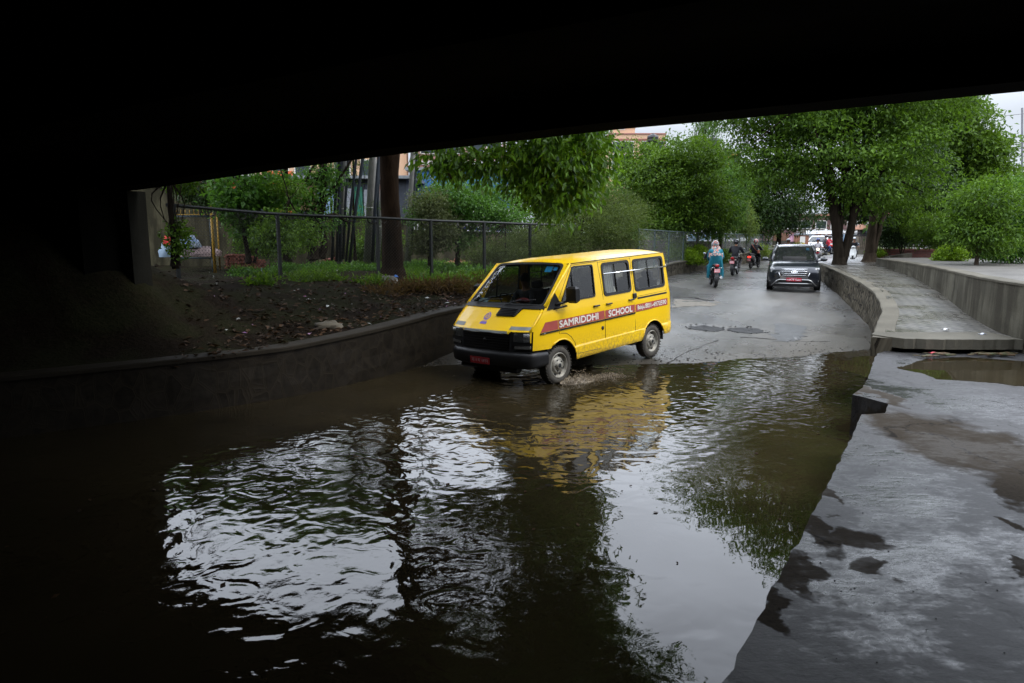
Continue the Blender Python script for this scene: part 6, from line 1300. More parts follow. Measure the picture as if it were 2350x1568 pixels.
# poles and conduits
PC = mat('pale_concrete_pole', (.27, .26, .24), .7, var=.25, scale=3); CON = mat('dark_conduit', (.022, .026, .034), .35, var=.3); BANDM = mat('pale_band', (.5, .5, .48), .5)
def pole(label, u0, v0, u1, v1, y, r, h=8.5, name='utility_pole', m=PC):
    b = at(u0, v0, y); q = at(u1, v1, y); d = (q-b)/(q.z-b.z); t = thing(name, label, 'pole', b); t.location.z = gz(b.x, y)-.1; mb = MB(); mb.tube([(0, 0, 0), tuple(d*h*.5), tuple(d*h)], [r, r*.88, r*.72], 10); mb.build('shaft', m, t)
    mb = MB()
    for k in (.28, .55, .8): c = d*h*k; mb.lathe(tuple(c), (0, 0, 1), [(r*.98, -.02), (r*1.02, -.02), (r*1.02, .02), (r*.98, .02)], 10)
    mb.build('strap', BANDM, t); return t
pole('pale utility pole wrapped in dark conduits, leftmost of the poles by the thick trunk', 778, 588, 787, 376, 26.5, .115)
pole('thick pale concrete utility pole just left of the thick tree trunk', 842, 590, 853, 366, 27, .165)
pole('thin pale pole standing against the left side of the thick trunk', 863, 588, 872, 470, 27.5, .11, 6)
pole('pale paired utility pole right of the thick tree trunk', 934, 586, 946, 356, 27, .135)
pole('slim grey steel pole rising through the bushy tree behind the far fence', 1573, 585, 1573, 500, 33, .07, 3.2, 'steel_pole', mat('grey_steel', (.32, .34, .33), .5, .3))
def conduits(label, specs, y):
    b = at(specs[0][0], specs[0][1], y); t = thing('conduit_bundle', label, 'pipe bundle', (b.x, y, gz(b.x, y)-.1)); L = t.location
    for (u0, v0, u1, v1, r, dy) in specs:
        p, q = at(u0, v0, y+dy), at(u1, v1, y+dy); d = (q-p); p2 = p+d*2.2; p3 = p-d*.05; mb = MB(); mid = p.lerp(p2, .45)+Vector((.04, 0, 0)); mb.tube([p3-L, p.lerp(p2, .25)-L, mid-L, p2-L], r, 8); mb.build('pipe', CON, t)
    return t
conduits('bundle of straight dark conduit pipes strapped to the leftmost pale pole', [(762, 588, 774, 377, .05, -.2), (773, 590, 781, 377, .06, -.25), (781, 590, 779, 377, .055, -.15), (788, 585, 796, 376, .05, -.1)], 26.3)
conduits('pair of leaning dark conduit pipes crossing between two pale poles', [(803, 592, 829, 372, .06, -.2), (795, 590, 814, 372, .05, -.1)], 26.2)
conduits('dark conduit pipes strapped to the thick pale utility pole', [(855, 590, 866, 368, .065, -.2), (866, 588, 868, 368, .045, -.1)], 26.8)
conduits('dark conduit pipe fixed to the paired utility pole right of the trunk', [(945, 575, 954, 356, .05, -.1)], 26.8)
# wire gate, yellow post, cloths
YP = mat('yellow_post_paint', (.30, .17, .012), .5, var=.2)
yp = thing('post', 'yellow steel post beside the wire gate left behind the fence', 'post', at(491, 583, 24)); yp.location.z = 1.2; mb = MB(); mb.tube([(0, 0, -.2), (0, 0, 2.05)], .05, 12); mb.build('shaft', YP, yp); MB().lathe((0, 0, 2.05), (0, 0, 1), [(.075, 0), (.06, .06), (.02, .12), (0, .2)], 12).build('finial', YP, yp)
g0 = at(404, 575, 24.3); gt = thing('wire_gate', 'dark framed wire mesh gate panel left of the yellow post', 'gate', (g0.x, 24.3, 1.25)); w_ = at(486, 575, 24.3).x-g0.x; mb = MB(); zt_ = at(404, 497, 24.3).z-1.25; zb_ = .35
for p, q in (((0, zb_), (w_, zb_)), ((w_, zb_), (w_, zt_)), ((w_, zt_), (0, zt_)), ((0, zt_), (0, zb_)), ((0, zb_), (0, -.2)), ((w_, zb_), (w_, -.2))): mb.tube([(p[0], 0, p[1]), (q[0], 0, q[1])], .028, 6)
mb.build('frame', mat('dark_blue_steel', (.012, .03, .04), .5), gt); mb = MB()
for k in range(1, 12): mb.tube([(w_*k/12, 0, zb_), (w_*k/12, 0, zt_)], .005, 3, caps=False)
for k in range(1, 11): z = lerp(zb_, zt_, k/11); mb.tube([(0, 0, z), (w_, 0, z)], .005, 3, caps=False)
mb.build('mesh', WIRE, gt)
ys_t = thing('spiked_railing', 'row of small yellow spikes above the wire gate', 'railing', (g0.x, 26, 0)); mb = MB(); zs = at(404, 494, 26).z
for k in range(11): u = 395+k*10; x = at(u, 490, 26).x-g0.x; mb.tube([(x, 0, zs), (x, 0, zs+.20)], .011, 5)
mb.tube([(at(390, 490, 26).x-g0.x, 0, zs+.02), (at(497, 490, 26).x-g0.x, 0, zs+.02)], .015, 5); mb.tube([(at(497, 490, 26).x-g0.x, 0, zs+.1), (at(497, 490, 26).x-g0.x, 0, 1.)], .03, 5); mb.tube([(at(393, 490, 26).x-g0.x, 0, zs+.1), (at(393, 490, 26).x-g0.x, 0, 1.)], .03, 5)
mb.build('spikes', YP, ys_t)
def heap(name, label, cat, p, r, m, seed, m2=None):
    mb = MB(); n = 18; V = []; F = []
    for i in range(8):
        ph = PI/2*i/7
        for j in range(n): w = 2*PI*j/n; k = 1+.35*fbm(math.cos(w)*1.5+seed, math.sin(w)*1.5, ph*2); V.append((r[0]*k*math.cos(ph)*math.cos(w), r[1]*k*math.cos(ph)*math.sin(w), r[2]*k*math.sin(ph)))
    for i in range(7):
        for j in range(n): F.append((i*n+j, i*n+(j+1) % n, i*n+n+(j+1) % n, i*n+n+j))
    mb.add(V, F, 0, True); o = mb.build(name, m); o.location = p; return tag(o, label, cat)
heap('sheet', 'pinkish white sheet slumped on the ground behind the wire gate', 'sheet', at(452, 588, 25.5), (.95, .5, .35), mat('pinkish_sheet', (.20, .145, .14), .7, var=.3, scale=2), 3); heap('bag', 'white and blue sack on top of the slumped sheet', 'bag', at(436, 568, 25.3), (.34, .3, .38), mat('white_sack', (.30, .33, .36), .5, var=.5, scale=5, col2=(.12, .22, .42)), 4)
heap('bag', 'red cloth bundle hanging at the far left beyond the fence', 'bag', at(386, 562, 23), (.16, .15, .30), mat('red_cloth', (.5, .03, .03), .7), 5); heap('bag', 'pale blue sack under the red bundle at the far left', 'bag', at(382, 590, 23), (.26, .2, .42), mat('pale_blue_sack', (.2, .27, .34), .6), 6)
heap('rock', 'grey rock at the foot of the fence by the thick trunk', 'rock', gp(888, 650), (.30, .22, .17), mat('grey_rock', (.13, .12, .10), .9, var=.4), 7); heap('plastic_bag', 'small bright blue plastic bag beside the grey rock', 'bag', at(908, 636, 18.9), (.07, .06, .06), mat('blue_plastic', (.03, .16, .55), .3), 8)
heap('rock', 'smooth pale stone half buried in the shaded bank', 'rock', gp(755, 752), (.26, .16, .11), mat('brown_rock', (.10, .085, .06), .8, var=.4), 9)
# stacked bricks and broken brick heaps
BR = mat('loose_brick', (.20, .062, .038), .85, var=.45, scale=14, col2=(.09, .04, .03)); b1 = None; rnd = random.Random(21); s0 = gp(562, 617); kk = 0
for row in range(8):
    for i in range(10-(row > 4)*2-(row > 6)*3):
        for dy in ((0,) if row < 7 else (0,)):
            if b1 is None: MBk = MB().box((0, 0, 0), (.21, .11, .062), bev=.006); b1 = MBk.build('brick', BR); o = b1
            else: o = b1.copy(); C.objects.link(o)
            o.location = (s0.x-.68+i*.145+rnd.uniform(-.012, .012)+(row % 2)*.05, s0.y+.1+rnd.uniform(-.03, .03), s0.z+.03+row*.067); o.rotation_euler = (rnd.uniform(-.03, .03), rnd.uniform(-.04, .04), PI/2*(row % 2)+rnd.uniform(-.12, .12)+(PI/2 if row % 2 == 0 and i % 3 == 0 else 0))
            tag(o, 'old red brick laid in the brick stack behind the fence', 'brick', 'bricks of the stack behind the fence'); kk += 1
def brickheap(label, u, v, w, h, n, seed):
    rnd = random.Random(seed); p = gp(u, v); mb = MB()
    for k in range(n):
        a = rnd.uniform(0, 6.3); r = math.sqrt(rnd.random()); x = r*math.cos(a)*w; y = r*math.sin(a)*w*.6; z = h*(1-r)*rnd.uniform(.3, 1)
        M = Matrix.Rotation(rnd.uniform(0, 6), 4, 'Z') @ Matrix.Rotation(rnd.uniform(-.7, .7), 4, 'X') @ Matrix.Rotation(rnd.uniform(-.5, .5), 4, 'Y'); mb.box((x, y, z+.03), (rnd.uniform(.09, .21), .11, .065), M=M, bev=.008)
    o = mb.build('rubble', BR); o.location = p; o['kind'] = 'stuff'
brickheap('', 763, 610, .85, .36, 150, 3); brickheap('', 1050, 607, .6, .22, 70, 4)
# pigeon
pg = gp(603, 630); J = {'body': (0, 0, .11, (.045, .05)), 'breast': (.055, 0, .125, (.042, .045)), 'neck': (.085, 0, .17, .026), 'head': (.095, 0, .205, .022), 'rump': (-.07, 0, .10, (.03, .025)), 'tail': (-.15, 0, .085, (.022, .008))}
pgt = thing('pigeon', 'grey pigeon standing on the bare soil beside the brick stack', 'bird', pg, 2.2); skin_body('body', J, [('body', 'breast', 0), ('breast', 'neck', 0), ('neck', 'head', 0), ('body', 'rump', 0), ('rump', 'tail', 0)], [mat('pigeon_grey', (.10, .12, .16), .6, var=.4, scale=20)], pgt, False, 2)
mb = MB(); mb.tube([(.112, 0, .203), (.137, 0, .196)], [.007, .002], 6); mb.build('beak', BLK, pgt)
for y in (-.022, .022): mb = MB(); mb.tube([(.01, y, .075), (.012, y, .02), (.01, y, .0), (.035, y, -.002)], .005, 5); mb.build('leg', mat('pink_leg', (.35, .08, .08), .6), pgt)
# right background
BRK = m_brick('park_brick', (.17, .045, .035), (.10, .03, .025))
uvbox_wall('brick_wall', 'dark red brick wall with a flat coping at the back of the park paving', [at(2012, 560, 34), at(2160, 560, 33.5), at(2420, 560, 33)], .3, lambda i: 1.0, lambda i: 1.66, BRK, cope=mat('red_coping', (.18, .07, .055), .8))
rt = thing('railing', 'dark steel railing standing on the red brick park wall', 'railing', at(2020, 560, 34.1)); rt.location.z = 1.73; mb = MB(); w_ = at(2170, 560, 34.1).x-rt.location.x
for z in (.12, .34, .62): mb.tube([(0, 0, z), (w_, -.3, z)], .022, 5)
for k in range(15): mb.tube([(w_*k/14, -.3*k/14, 0), (w_*k/14, -.3*k/14, .72 if k % 3 else .95)], .03 if k % 3 == 0 else .02, 5)
mb.build('bars', BLK, rt)
uvbox_wall('low_wall', 'short pale concrete wall in front of the red brick park wall', [at(2040, 590, 30), at(2068, 590, 30.6), at(2093, 590, 31.4)], .2, lambda i: 1.1, lambda i: [1.56, 1.62, 1.68][i]-.08, GREYC)
uvbox_wall('low_wall', 'pale kerb wall across the far road behind the scooter rider', [at(1935, 575, 60), at(1985, 575, 60), at(2030, 575, 58)], .4, lambda i: .5, lambda i: 1.15, COPE)
def pavilion(label, u, v, y, w, hgt):
    p = at(u, v, y); t = thing('pavilion', label, 'pavilion', p, 0, 'pink-roofed park pavilions'); m = mat('pink_roof', (.50, .15, .16), .6, var=.12)
    mb = MB(); mb.add([(-w, -w, 0), (w, -w, 0), (w, w, 0), (-w, w, 0), (-w*.35, 0, hgt), (w*.35, 0, hgt)], [(0, 1, 5, 4), (1, 2, 5), (2, 3, 4, 5), (3, 0, 4), (3, 2, 1, 0)]); mb.build('roof', m, t)
    for sx_ in (-1, 1):
        for sy_ in (-1, 1): MB().box((sx_*w*.8, sy_*w*.8, -(p.z-1.2)/2), (.25, .25, p.z-1.2)).build('post', WTR, t)
pavilion('pink-roofed park pavilion, the lower one on the left', 2055, 497, 62, 1.5, .75); pavilion('pink-roofed park pavilion, the taller one in the middle', 2078, 490, 64, 1.3, .95); pavilion('small pink-roofed park pavilion on the right', 2100, 487, 66, 1.0, 1.0)
building('shop', 'maroon-topped shop with dark front across the far junction', 1768, 1945, 74, .6, zz(496, 74), 7, mat('maroon_wall', (.13, .075, .07), .8, var=.3, scale=2), [(px(u, 74, 1768), 2.9, 1.2, .9, WTR, 'window') for u in (1790, 1820, 1850, 1885, 1920)]+[(px(u, 74, 1768), 1.1, 2.0, 1.9, m_, 'shutter') for u, m_ in ((1800, BRN), (1850, GRY), (1900, BRN), (1930, BLUS))], mat('rust_roof', (.22, .10, .07), .7), .4)
building('house', 'pale grey house with windows behind the small temple roof', 1950, 2010, 80, .6, zz(490, 80), 7, mat('pale_render', (.36, .35, .31), .8, var=.2), [(px(u, 80, 1950), z, .9, 1.1, BRN, 'window') for u in (1965, 1985, 2000) for z in (2, 4.2)], mat('rust_roof2', (.22, .12, .08), .7), .3)
for i, (u0, u1, v, y, lab) in enumerate([(1836, 1905, 532, 64, 'white canopy of the market stall behind the white car'), (1900, 1962, 533, 65, 'white canopy right of the white car, behind the forked trunk')]):
    p = at((u0+u1)/2, v, y); w = (u1-u0)*y/FPX; t = thing('market_stall', lab, 'stall', (p.x, y, road_z(p.x, y)), 0, 'stalls with white canopies'); zc = p.z-t.location.z; V = []; F = []; n = 14
    for a in range(n+1):
        for b in range(5): x = -w/2+w*a/n; V.append((x, -1.3+2.6*b/4, zc+.18-.10*b*.5+.05*math.sin(a*1.3+b)))
    for a in range(n):
        for b in range(4): F.append((a*5+b, a*5+5+b, a*5+6+b, a*5+1+b))
    mb = MB(); mb.add(V, F, 0, True); mb.add([(x, y_, z-.02) for x, y_, z in V], [tuple(reversed(f)) for f in F], 0, True); mb.add([(-w/2, -1.3, zc+.1), (w/2, -1.3, zc+.1), (w/2, -1.34, zc-.2), (-w/2, -1.34, zc-.2)], [(0, 1, 2, 3)]); mb.build('canopy', mat('white_canopy', (.82, .82, .82), .6, var=.04, bmp=0), t)
    for x in (-w*.48, w*.48):
        for y_ in (-1.2, 1.2): mb = MB(); mb.tube([(x, y_, 0), (x, y_, zc)], .035, 6); mb.build('pole', TIN, t)
    MB().box((0, -.4, .45), (w*.85, 1.2, .9), bev=.02).build('counter', mat('cream_boxes', (.5, .42, .25), .7, var=.5, scale=3), t)
tp = thing('shrine', 'small shrine with a curved tiled roof beyond the far railing', 'shrine', at(1975, 560, 62)); tp.location.z = .8; MB().box((0, 0, .75), (.9, .9, 1.5)).build('wall', mat('shrine_wall', (.30, .24, .18), .8, var=.3), tp); h_ = at(1975, 520, 62).z-.8
mb = MB(); mb.box((0, 0, 1.5+(h_-1.5)/2), (.5, .5, h_-1.5)); mb.build('drum', mat('shrine_dark', (.12, .10, .10), .8), tp); mb = MB(); mb.lathe((0, 0, h_-.15), (0, 0, 1), [(1.15, -.12), (.9, .05), (.5, .22), (.15, .34), (0, .5)], 16); mb.build('roof', mat('tile_roof', (.26, .12, .07), .7), tp)
bp = thing('gate_pillar', 'brick gate pillar with a yellow and white sign left of the white car', 'pillar', at(1836, 590, 55)); bp.location.z = .7; mb = MB().box((0, 0, .85), (1.0, .5, 1.7)); mb.build('masonry', mat('orange_brick', (.26, .12, .075), .8, var=.4, scale=12), bp); MB().box((0, 0, 1.74), (1.15, .6, .09)).build('coping', TIN, bp)
sg = MB().box((0, -.27, .95), (.40, .03, 1.3)).build('sign', WTR, bp); MB().box((.06, -.288, .72), (.22, .01, .75)).build('yellow_panel', mat('sign_yellow', (.65, .42, .02), .5), sg)
MB().box((-1.1, .1, .6), (1.2, .3, 1.2)).build('side_wall', mat('dark_wall', (.06, .05, .04), .9), bp)
pkc = thing('cloth', 'pink cloth hanging on the fence end left of the brick gate pillar', 'cloth', at(1816, 546, 53)); mb = MB(); mb.prism([(-.18, -.3), (.18, -.28), (.17, .3), (-.19, .3)], [], lambda a, b: (a, .03*math.sin(a*20), b), lambda a, b: (a, .03*math.sin(a*20)+.01, b), cuts=[(0, [-.1, -.05, 0, .05, .1])]); mb.build('fabric', mat('pink_fabric', (.5, .28, .36), .8), pkc)
# park fence and railing far behind, electricity pole
ep = pole('dark electricity pole against the sky at the right edge', 2343, 600, 2343, 325, 46, .08, 9.2, 'electricity_pole', mat('pole_dark', (.10, .10, .11), .7)); 
mb = MB()
for z in (8.9, 7.0, 6.7): mb.tube([(-.2, 0, z), (6, 4, z-.25), (12, 8, z+.1)], .015, 4); mb.tube([(-.2, 0, z), (-12, 10, z-.3), (-24, 20, z+.2)], .012, 4)
mb.build('cables', BLK, ep)
rf = thing('railing', 'tall dark spiked railing along the far pavement behind the scooter rider', 'railing', at(1925, 575, 61)); rf.location.z = .8; w_ = at(2005, 575, 61).x-rf.location.x; mb = MB()
for k in range(22): mb.tube([(w_*k/21, 0, 0), (w_*k/21, 0, 1.9)], .022, 4)
for z in (.3, 1.75): mb.tube([(0, 0, z), (w_, 0, z)], .03, 4)
mb.build('bars', BLK, rf)
# white minibuses behind the compound wall
def minibus(label, u, y, rz=0, w=4.6):
    p = at(u, 560, y); t = thing('minibus', label, 'minibus', (p.x, y, .7), rz, 'white minibuses behind the compound wall'); mb = MB(); P = rpoly([(-w/2, .35), (w/2, .35), (w/2, 1.3), (w/2-.35, 2.05), (-w/2+.05, 2.05)], .15)
    mb.prism(P, [], lambda a, b: (a, -.9+.08*max(0, b-1.2), b), lambda a, b: (a, .9-.08*max(0, b-1.2), b)); mb.build('body', WHITE, t)
    for x in (-1.5, -.5, .5, 1.35): MB().box((x, -.86, 1.52), (.8, .03, .62), bev=.01).build('window', mat('bus_window', (.20, .27, .32), .1, var=.4, scale=2, bmp=0), t)
    for x in (-1.5, 1.5): car_wheel(t, x, -.85, .33, .33, .18, -1)
    return t
minibus('white minibus with a person at its window behind the dark compound wall', 1626, 55, .0, 3.4); minibus('second white minibus, partly hidden by tree trunks behind the compound wall', 1672, 58, 0, 3.0)
MB().box((0, .2, 2.35), (1.6, 1.2, .5), bev=.1)
# ---------------------------------------------------------------- cars
def suv(label, loc, rz, paint, ptxt=None, detail=True, name='car', tilt=(0, 0)):
    t = thing(name, label, 'car', loc, rz, None); t.rotation_euler = (tilt[0], tilt[1], rz)
    S = [(-2.14, .74, .50, .98), (-2.08, .82, .36, 1.04), (-1.9, .87, .28, 1.07), (-1.35, .895, .25, 1.07), (-.6, .895, .22, 1.06), (.2, .895, .22, 1.05), (.8, .895, .22, 1.06), (1.05, .89, .24, 1.05), (1.35, .888, .26, 1.03), (1.65, .88, .26, .99), (1.9, .86, .24, .93), (2.03, .83, .23, .875), (2.10, .79, .24, .82), (2.14, .74, .27, .77)]
    V = []; F = []; n = 24
    for X, hw, zb, zt in S:
        zc = (zb+zt)/2; hh = (zt-zb)/2
        for j in range(n):
            w = 2*PI*(j+.5)/n; c, s = math.cos(w), math.sin(w); e = .32
            V.append((X, hw*abs(c)**e*(1 if c > 0 else -1)*(1 if s < 0 else 1-.05*abs(s)), zc+hh*abs(s)**e*(1 if s > 0 else -1)+(.035*(1-abs(c)**3) if s > 0 and X > .9 else 0)))
    k = len(S)
    for i in range(k-1):
        for j in range(n): q = (j+1) % n; F.append((i*n+j, i*n+q, i*n+n+q, i*n+n+j))
    F += [tuple(range(n-1, -1, -1)), tuple((k-1)*n+j for j in range(n))]
    mb = MB(); mb.add(V, F, 0, True); mb.f = [tuple(reversed(f)) for f in mb.f]
    RO = [(-1.75, .62, 1.50), (-1.3, .655, 1.585), (-.5, .67, 1.61), (.1, .655, 1.59), (.32, .62, 1.53)]; V = []; F = []
    for X, hw, z in RO:
        for y in np.linspace(-1, 1, 11): V.append((X-.10*abs(y)**3*(1 if X > 0 else 0), y*hw, z-.055*abs(y)**4))
    for i in range(4):
        for j in range(10): F.append((i*11+j, (i+1)*11+j, (i+1)*11+j+1, i*11+j+1))
    mb.add(V, F, 0, True)
    for s in (1, -1):
        mb.tube([(1.06, .77*s, 1.03), (.72, .71*s, 1.30), (.22, .625*s, 1.535)], [.045, .036, .03], 8); mb.tube([(.22, .625*s, 1.54), (-.6, .66*s, 1.56), (-1.6, .61*s, 1.49)], .035, 8)
        mb.tube([(-.15, .83*s, 1.05), (-.25, .655*s, 1.55)], .035, 6); mb.tube([(-1.15, .83*s, 1.05), (-1.2, .65*s, 1.55)], .04, 6); mb.tube([(-1.95, .80*s, 1.04), (-1.70, .62*s, 1.5)], .07, 6)
    mb.build('body', paint, t)
    g = MB(); g.prism([(-.755, 0), (.755, 0), (.60, 1), (-.60, 1)], [], lambda y, f: (lerp(1.06, .30, f)-.06*(y/.7)**2, y, lerp(1.05, 1.54, f)), None, cuts=[(0, [-.4, -.2, 0, .2, .4]), (1, [.5])]); g.sm = [True]*len(g.f)
    ws_ = g.build('windscreen', glass('car_screen', (.35, .38, .37), .25), t)
    for s in (1, -1):
        g = MB(); g.add([(1.0, .80*s, 1.05), (-1.95, .83*s, 1.05), (-1.65, .625*s, 1.50), (-.6, .665*s, 1.555), (.24, .63*s, 1.53)], [(0, 1, 2, 3, 4)]); g.build('side_window', glass('car_side', (.12, .13, .13), .5), t)
    g = MB(); g.add([(-2.0, -.78, 1.05), (-2.0, .78, 1.05), (-1.76, .6, 1.49), (-1.76, -.6, 1.49)], [(0, 1, 2, 3)]); g.build('rear_window', MATS['car_side'], t)
    for x in (-1.3, 1.32):
        for s in (1, -1):
            mb = MB(); mb.lathe((x, .893*s, .36), (0, s, 0), [(0, 0), (.40, 0), (.42, -.004)], 28); mb.build('wheel_arch', BLK, t); car_wheel(t, x, .905*s, .335, .335, .21, s, STEEL if detail else RIM, RUB)
    fx2 = lambda y, z, o=0: 2.155-.10*(abs(y)/.85)**3-.06*max(0, z-.6)/.3+o
    def patch(mb, P, o, H=(), back=True): mb.prism(P, H, lambda a, b: (fx2(a, b, o), a, b), (lambda a, b: (fx2(a, b, -.03), a, b)) if back else None, cuts=[(0, [-.7, -.5, -.3, -.1, .1, .3, .5, .7])])
    mb = MB(); mb.tube([(.95, -.4, 1.0), (.9, .4, 1.0)], .2); mb.box((.0, 0, .5), (3.6, 1.6, .3)); 
    for y in (-.36, .36): mb.box((-.1, y, .95), (.14, .46, .7), bev=.05); mb.box((-.12, y, 1.36), (.1, .24, .16), bev=.03)
    mb.build('cabin', INT, t)
    lo = MB(); patch(lo, [(-.80, .20), (.80, .20), (.84, .42), (.70, .52), (-.70, .52), (-.84, .42)], .008); lo.build('lower_bumper', BMP, t)
    hexo = [(-.43, .83), (.43, .83), (.535, .72), (.45, .545), (-.45, .545), (-.535, .72)]; hexi = [(x*.94, .70+(z-.70)*.88) for x, z in hexo]
    gr = MB(); patch(gr, hexi, .014); go = gr.build('grille', SEAL, t)
    mb = MB(); patch(mb, hexo, .024, [hexi])
    for z in (.60, .665, .735, .785): w = .47-abs(z-.72)*.45; mb.tube([(fx2(y, z, .024), y, z) for y in np.linspace(-w, w, 7)], .008, 5)
    mb.build('grille_frame', CHROME, t)
    el = [(.105*math.cos(a), .72+.052*math.sin(a)) for a in np.linspace(0, 2*PI, 25)[:-1]]; ei = [(x*.82, .72+(z-.72)*.76) for x, z in el]
    mb = MB(); patch(mb, el, .036, [ei]); patch(mb, [(-.055, .688), (-.032, .688), (-.012, .716), (.018, .716), (.005, .688), (.028, .688), (.058, .752), (.035, .752), (.022, .728), (-.008, .728), (.008, .752), (-.018, .752)], .036)
    mb.build('badge', CHROME, t)
    for s in (1, -1):
        f = lambda P: [(x*s, z) for x, z in (P if s > 0 else P[::-1])]
        mb = MB(); patch(mb, f([(.56, .55), (.80, .58), (.83, .80), (.58, .76)]), .010); hl = mb.build('headlight', SEAL, t)
        mb = MB(); mb.lathe((fx2(.73, .70, .02), .73*s, .70), (1, 0, 0), [(.055, 0), (.05, .012), (.03, .016), (0, .01)], 16); mb.build('lamp', LENS, hl)
        mb = MB(); mb.tube([(fx2(y, z, .018), y*s, z) for y, z in ((.57, .80), (.68, .825), (.80, .845))], .012, 6); mb.tube([(fx2(y, z, .018), y*s, z) for y, z in ((.60, .72), (.68, .60), (.72, .585))], .007, 6); mb.build('running_light', WHITE if detail else WHITE, t)
        mb = MB(); patch(mb, f([(.60, .36), (.80, .37), (.81, .43), (.63, .42)]), .020); mb.build('fog_lamp', LENS, t)
        mb = MB(); mb.ball((.86, 1.0*s, 1.10), (.08, .125, .075), 14); mb.tube([(.84, .82*s, 1.04), (.86, .93*s, 1.06)], .022); mb.build('mirror', paint, t)
        mb = MB(); mb.tube([(.12, .60*s, 1.56), (.0, .61*s, 1.63), (-1.3, .61*s, 1.63), (-1.5, .60*s, 1.56)], .018, 6); mb.build('roof_rail', STEEL, t)
    sk = MB(); sk.tube([(fx2(y, z, .03), y, z) for y, z in ((-.74, .24), (-.56, .41), (-.46, .445), (.46, .445), (.56, .41), (.74, .24))], .022, 6); sk.tube([(fx2(y, .31, .03), y, .31) for y in (-.60, -.3, 0, .3, .60)], .02, 6); patch(sk, [(-.46, .49), (.46, .49), (.46, .53), (-.46, .53)], .024); sk.build('skid_trim', STEEL, t)
    if ptxt:
        pl = MB().box((2.195, 0, .455), (.008, .50, .12)).build('number_plate', REDPL, t); mb = MB(); put_text(mb, ptxt[0], .025, lambda a, b: (2.201, a, .492+b), width=.2, off=.01); put_text(mb, ptxt[1], .062, lambda a, b: (2.201, a, .44+b), width=.44, off=.014); mb.build('lettering', mat('plate_letters', (.9, .85, .85), .5), pl)
        mb = MB(); mb.add([(lerp(1.06, .30, f)-.06*(y/.7)**2-.015, y, lerp(1.05, 1.54, f)-.01) for y, f in ((.40, .76), (.51, .76), (.49, .92), (.39, .92))], [(0, 1, 2, 3)]); mb.build('sticker', mat('blue_sticker', (.05, .45, .85)), ws_)
    wp = MB(); wp.tube([(1.08, -.55, 1.075), (1.0, .02, 1.10)], .008, 5); wp.tube([(1.08, .05, 1.075), (1.0, .6, 1.10)], .008, 5); wp.build('wiper', SEAL, t)
    return t
GREYP = mat('dark_grey_metallic', (.013, .015, .020), .28, .35, var=.1, coat=1, bmp=0); CARW = mat('white_car_paint', (.70, .70, .70), .25, var=.04, coat=.8, bmp=0)
p = on_road(1817, 672); rz_ = math.atan2(-p.y, -p.x)
c = Vector((p.x, p.y, 0))+Vector((p.x, p.y, 0)).normalized()*2.05; sv = suv('dark grey car with a chrome hexagonal grille driving towards the flooded road', (c.x, c.y, road_z(c.x, c.y)), rz_+.02, GREYP, ('बागमती प्रदेश', '०१९ च ५६३८'), tilt=(0, .022)); sv.scale = (.94,)*3
def driver(cartf, label, top, x=-.05, y=-.36, z=.62):
    t = thing('person', label, 'person'); t.matrix_world = cartf @ Matrix.Translation((x, y, z)); J = {'pelvis': (0, 0, 0, (.13, .15)), 'chest': (-.06, 0, .34, (.12, .16)), 'neck': (-.04, 0, .50, .055), 'head': (-.02, 0, .61, .085), 'crown': (-.03, 0, .69, .075)}; Bn = [('pelvis', 'chest', 0), ('chest', 'neck', 0), ('neck', 'head', 1), ('head', 'crown', 1)]
    for s, yy in (('l', 1), ('r', -1)):
        J['sh_'+s] = (-.04, .18*yy, .44, .06); J['el_'+s] = (.16, .22*yy, .25, .045); J['wrist_'+s] = (.40, .15*yy, .36, .03); J['hand_'+s] = (.46, .14*yy, .38, .03); Bn += [('chest', 'sh_'+s, 0), ('sh_'+s, 'el_'+s, 0), ('el_'+s, 'wrist_'+s, 1), ('wrist_'+s, 'hand_'+s, 1)]
    skin_body('body', J, Bn, [top, SKIN], t); MB().ball((-.04, 0, .66), (.10, .088, .10), 12).build('hair', HAIR, t)
bpy.context.view_layer.update()
driver(sv.matrix_world, 'driver behind the windscreen of the dark grey car', hexm('dark_shirt', (.02, .02, .022)), y=.36)
p = at(1879, 585, 60); suv('white car with dark grille waiting at the far junction behind the riders', (p.x, 60, road_z(p.x, 60)), math.atan2(-60, -p.x-14), CARW, None, False)
# ---------------------------------------------------------------- riders
BLKH = mat('black_helmet', (.015, .015, .018), .15, coat=.8, bmp=0); VIS = mat('visor', (.03, .03, .035), .08, bmp=0); GRYH = mat('grey_helmet', (.22, .22, .23), .3, bmp=0); REDM = mat('red_tank', (.22, .012, .015), .25, coat=.6, bmp=0)
def ride(u, v, heading, bikef, sc=1.0, off=.46):
    """heading: degrees clockwise from straight ahead; (u, v): where the wheel nearest the road mark touches"""
    p = on_road(u, v); a = math.radians(90-heading); d = Vector((math.cos(a), math.sin(a), 0)); c = Vector((p.x, p.y, 0))+d*off*sc; return Vector((c.x, c.y, road_z(c.x, c.y)+.005)), a
DARKT = hexm('dark_trousers', (.02, .02, .025)); BLKJ = hexm('black_jacket', (.014, .014, .018)); TEAL = hexm('teal_cotton', (.006, .12, .165), .75, var=.2)
loc, a = ride(1641, 661, 9, None, .96)
m = motorbike('black motorbike carrying two people, the nearest one seen from behind', loc, a, mat('black_tank_paint', (.015, .015, .018), .25, coat=.6)); m.scale = (.96,)*3
rider('person in dark clothes driving the nearest motorbike, mostly hidden by the teal passenger', loc, a, BLKJ, DARKT, [GRYH, VIS], None, 'riders going away', sc=.96)
t = rider('passenger in a teal dress and patterned headscarf on the nearest motorbike', loc, a, TEAL, TEAL, None, None, 'riders going away', passenger=True, sc=.96)
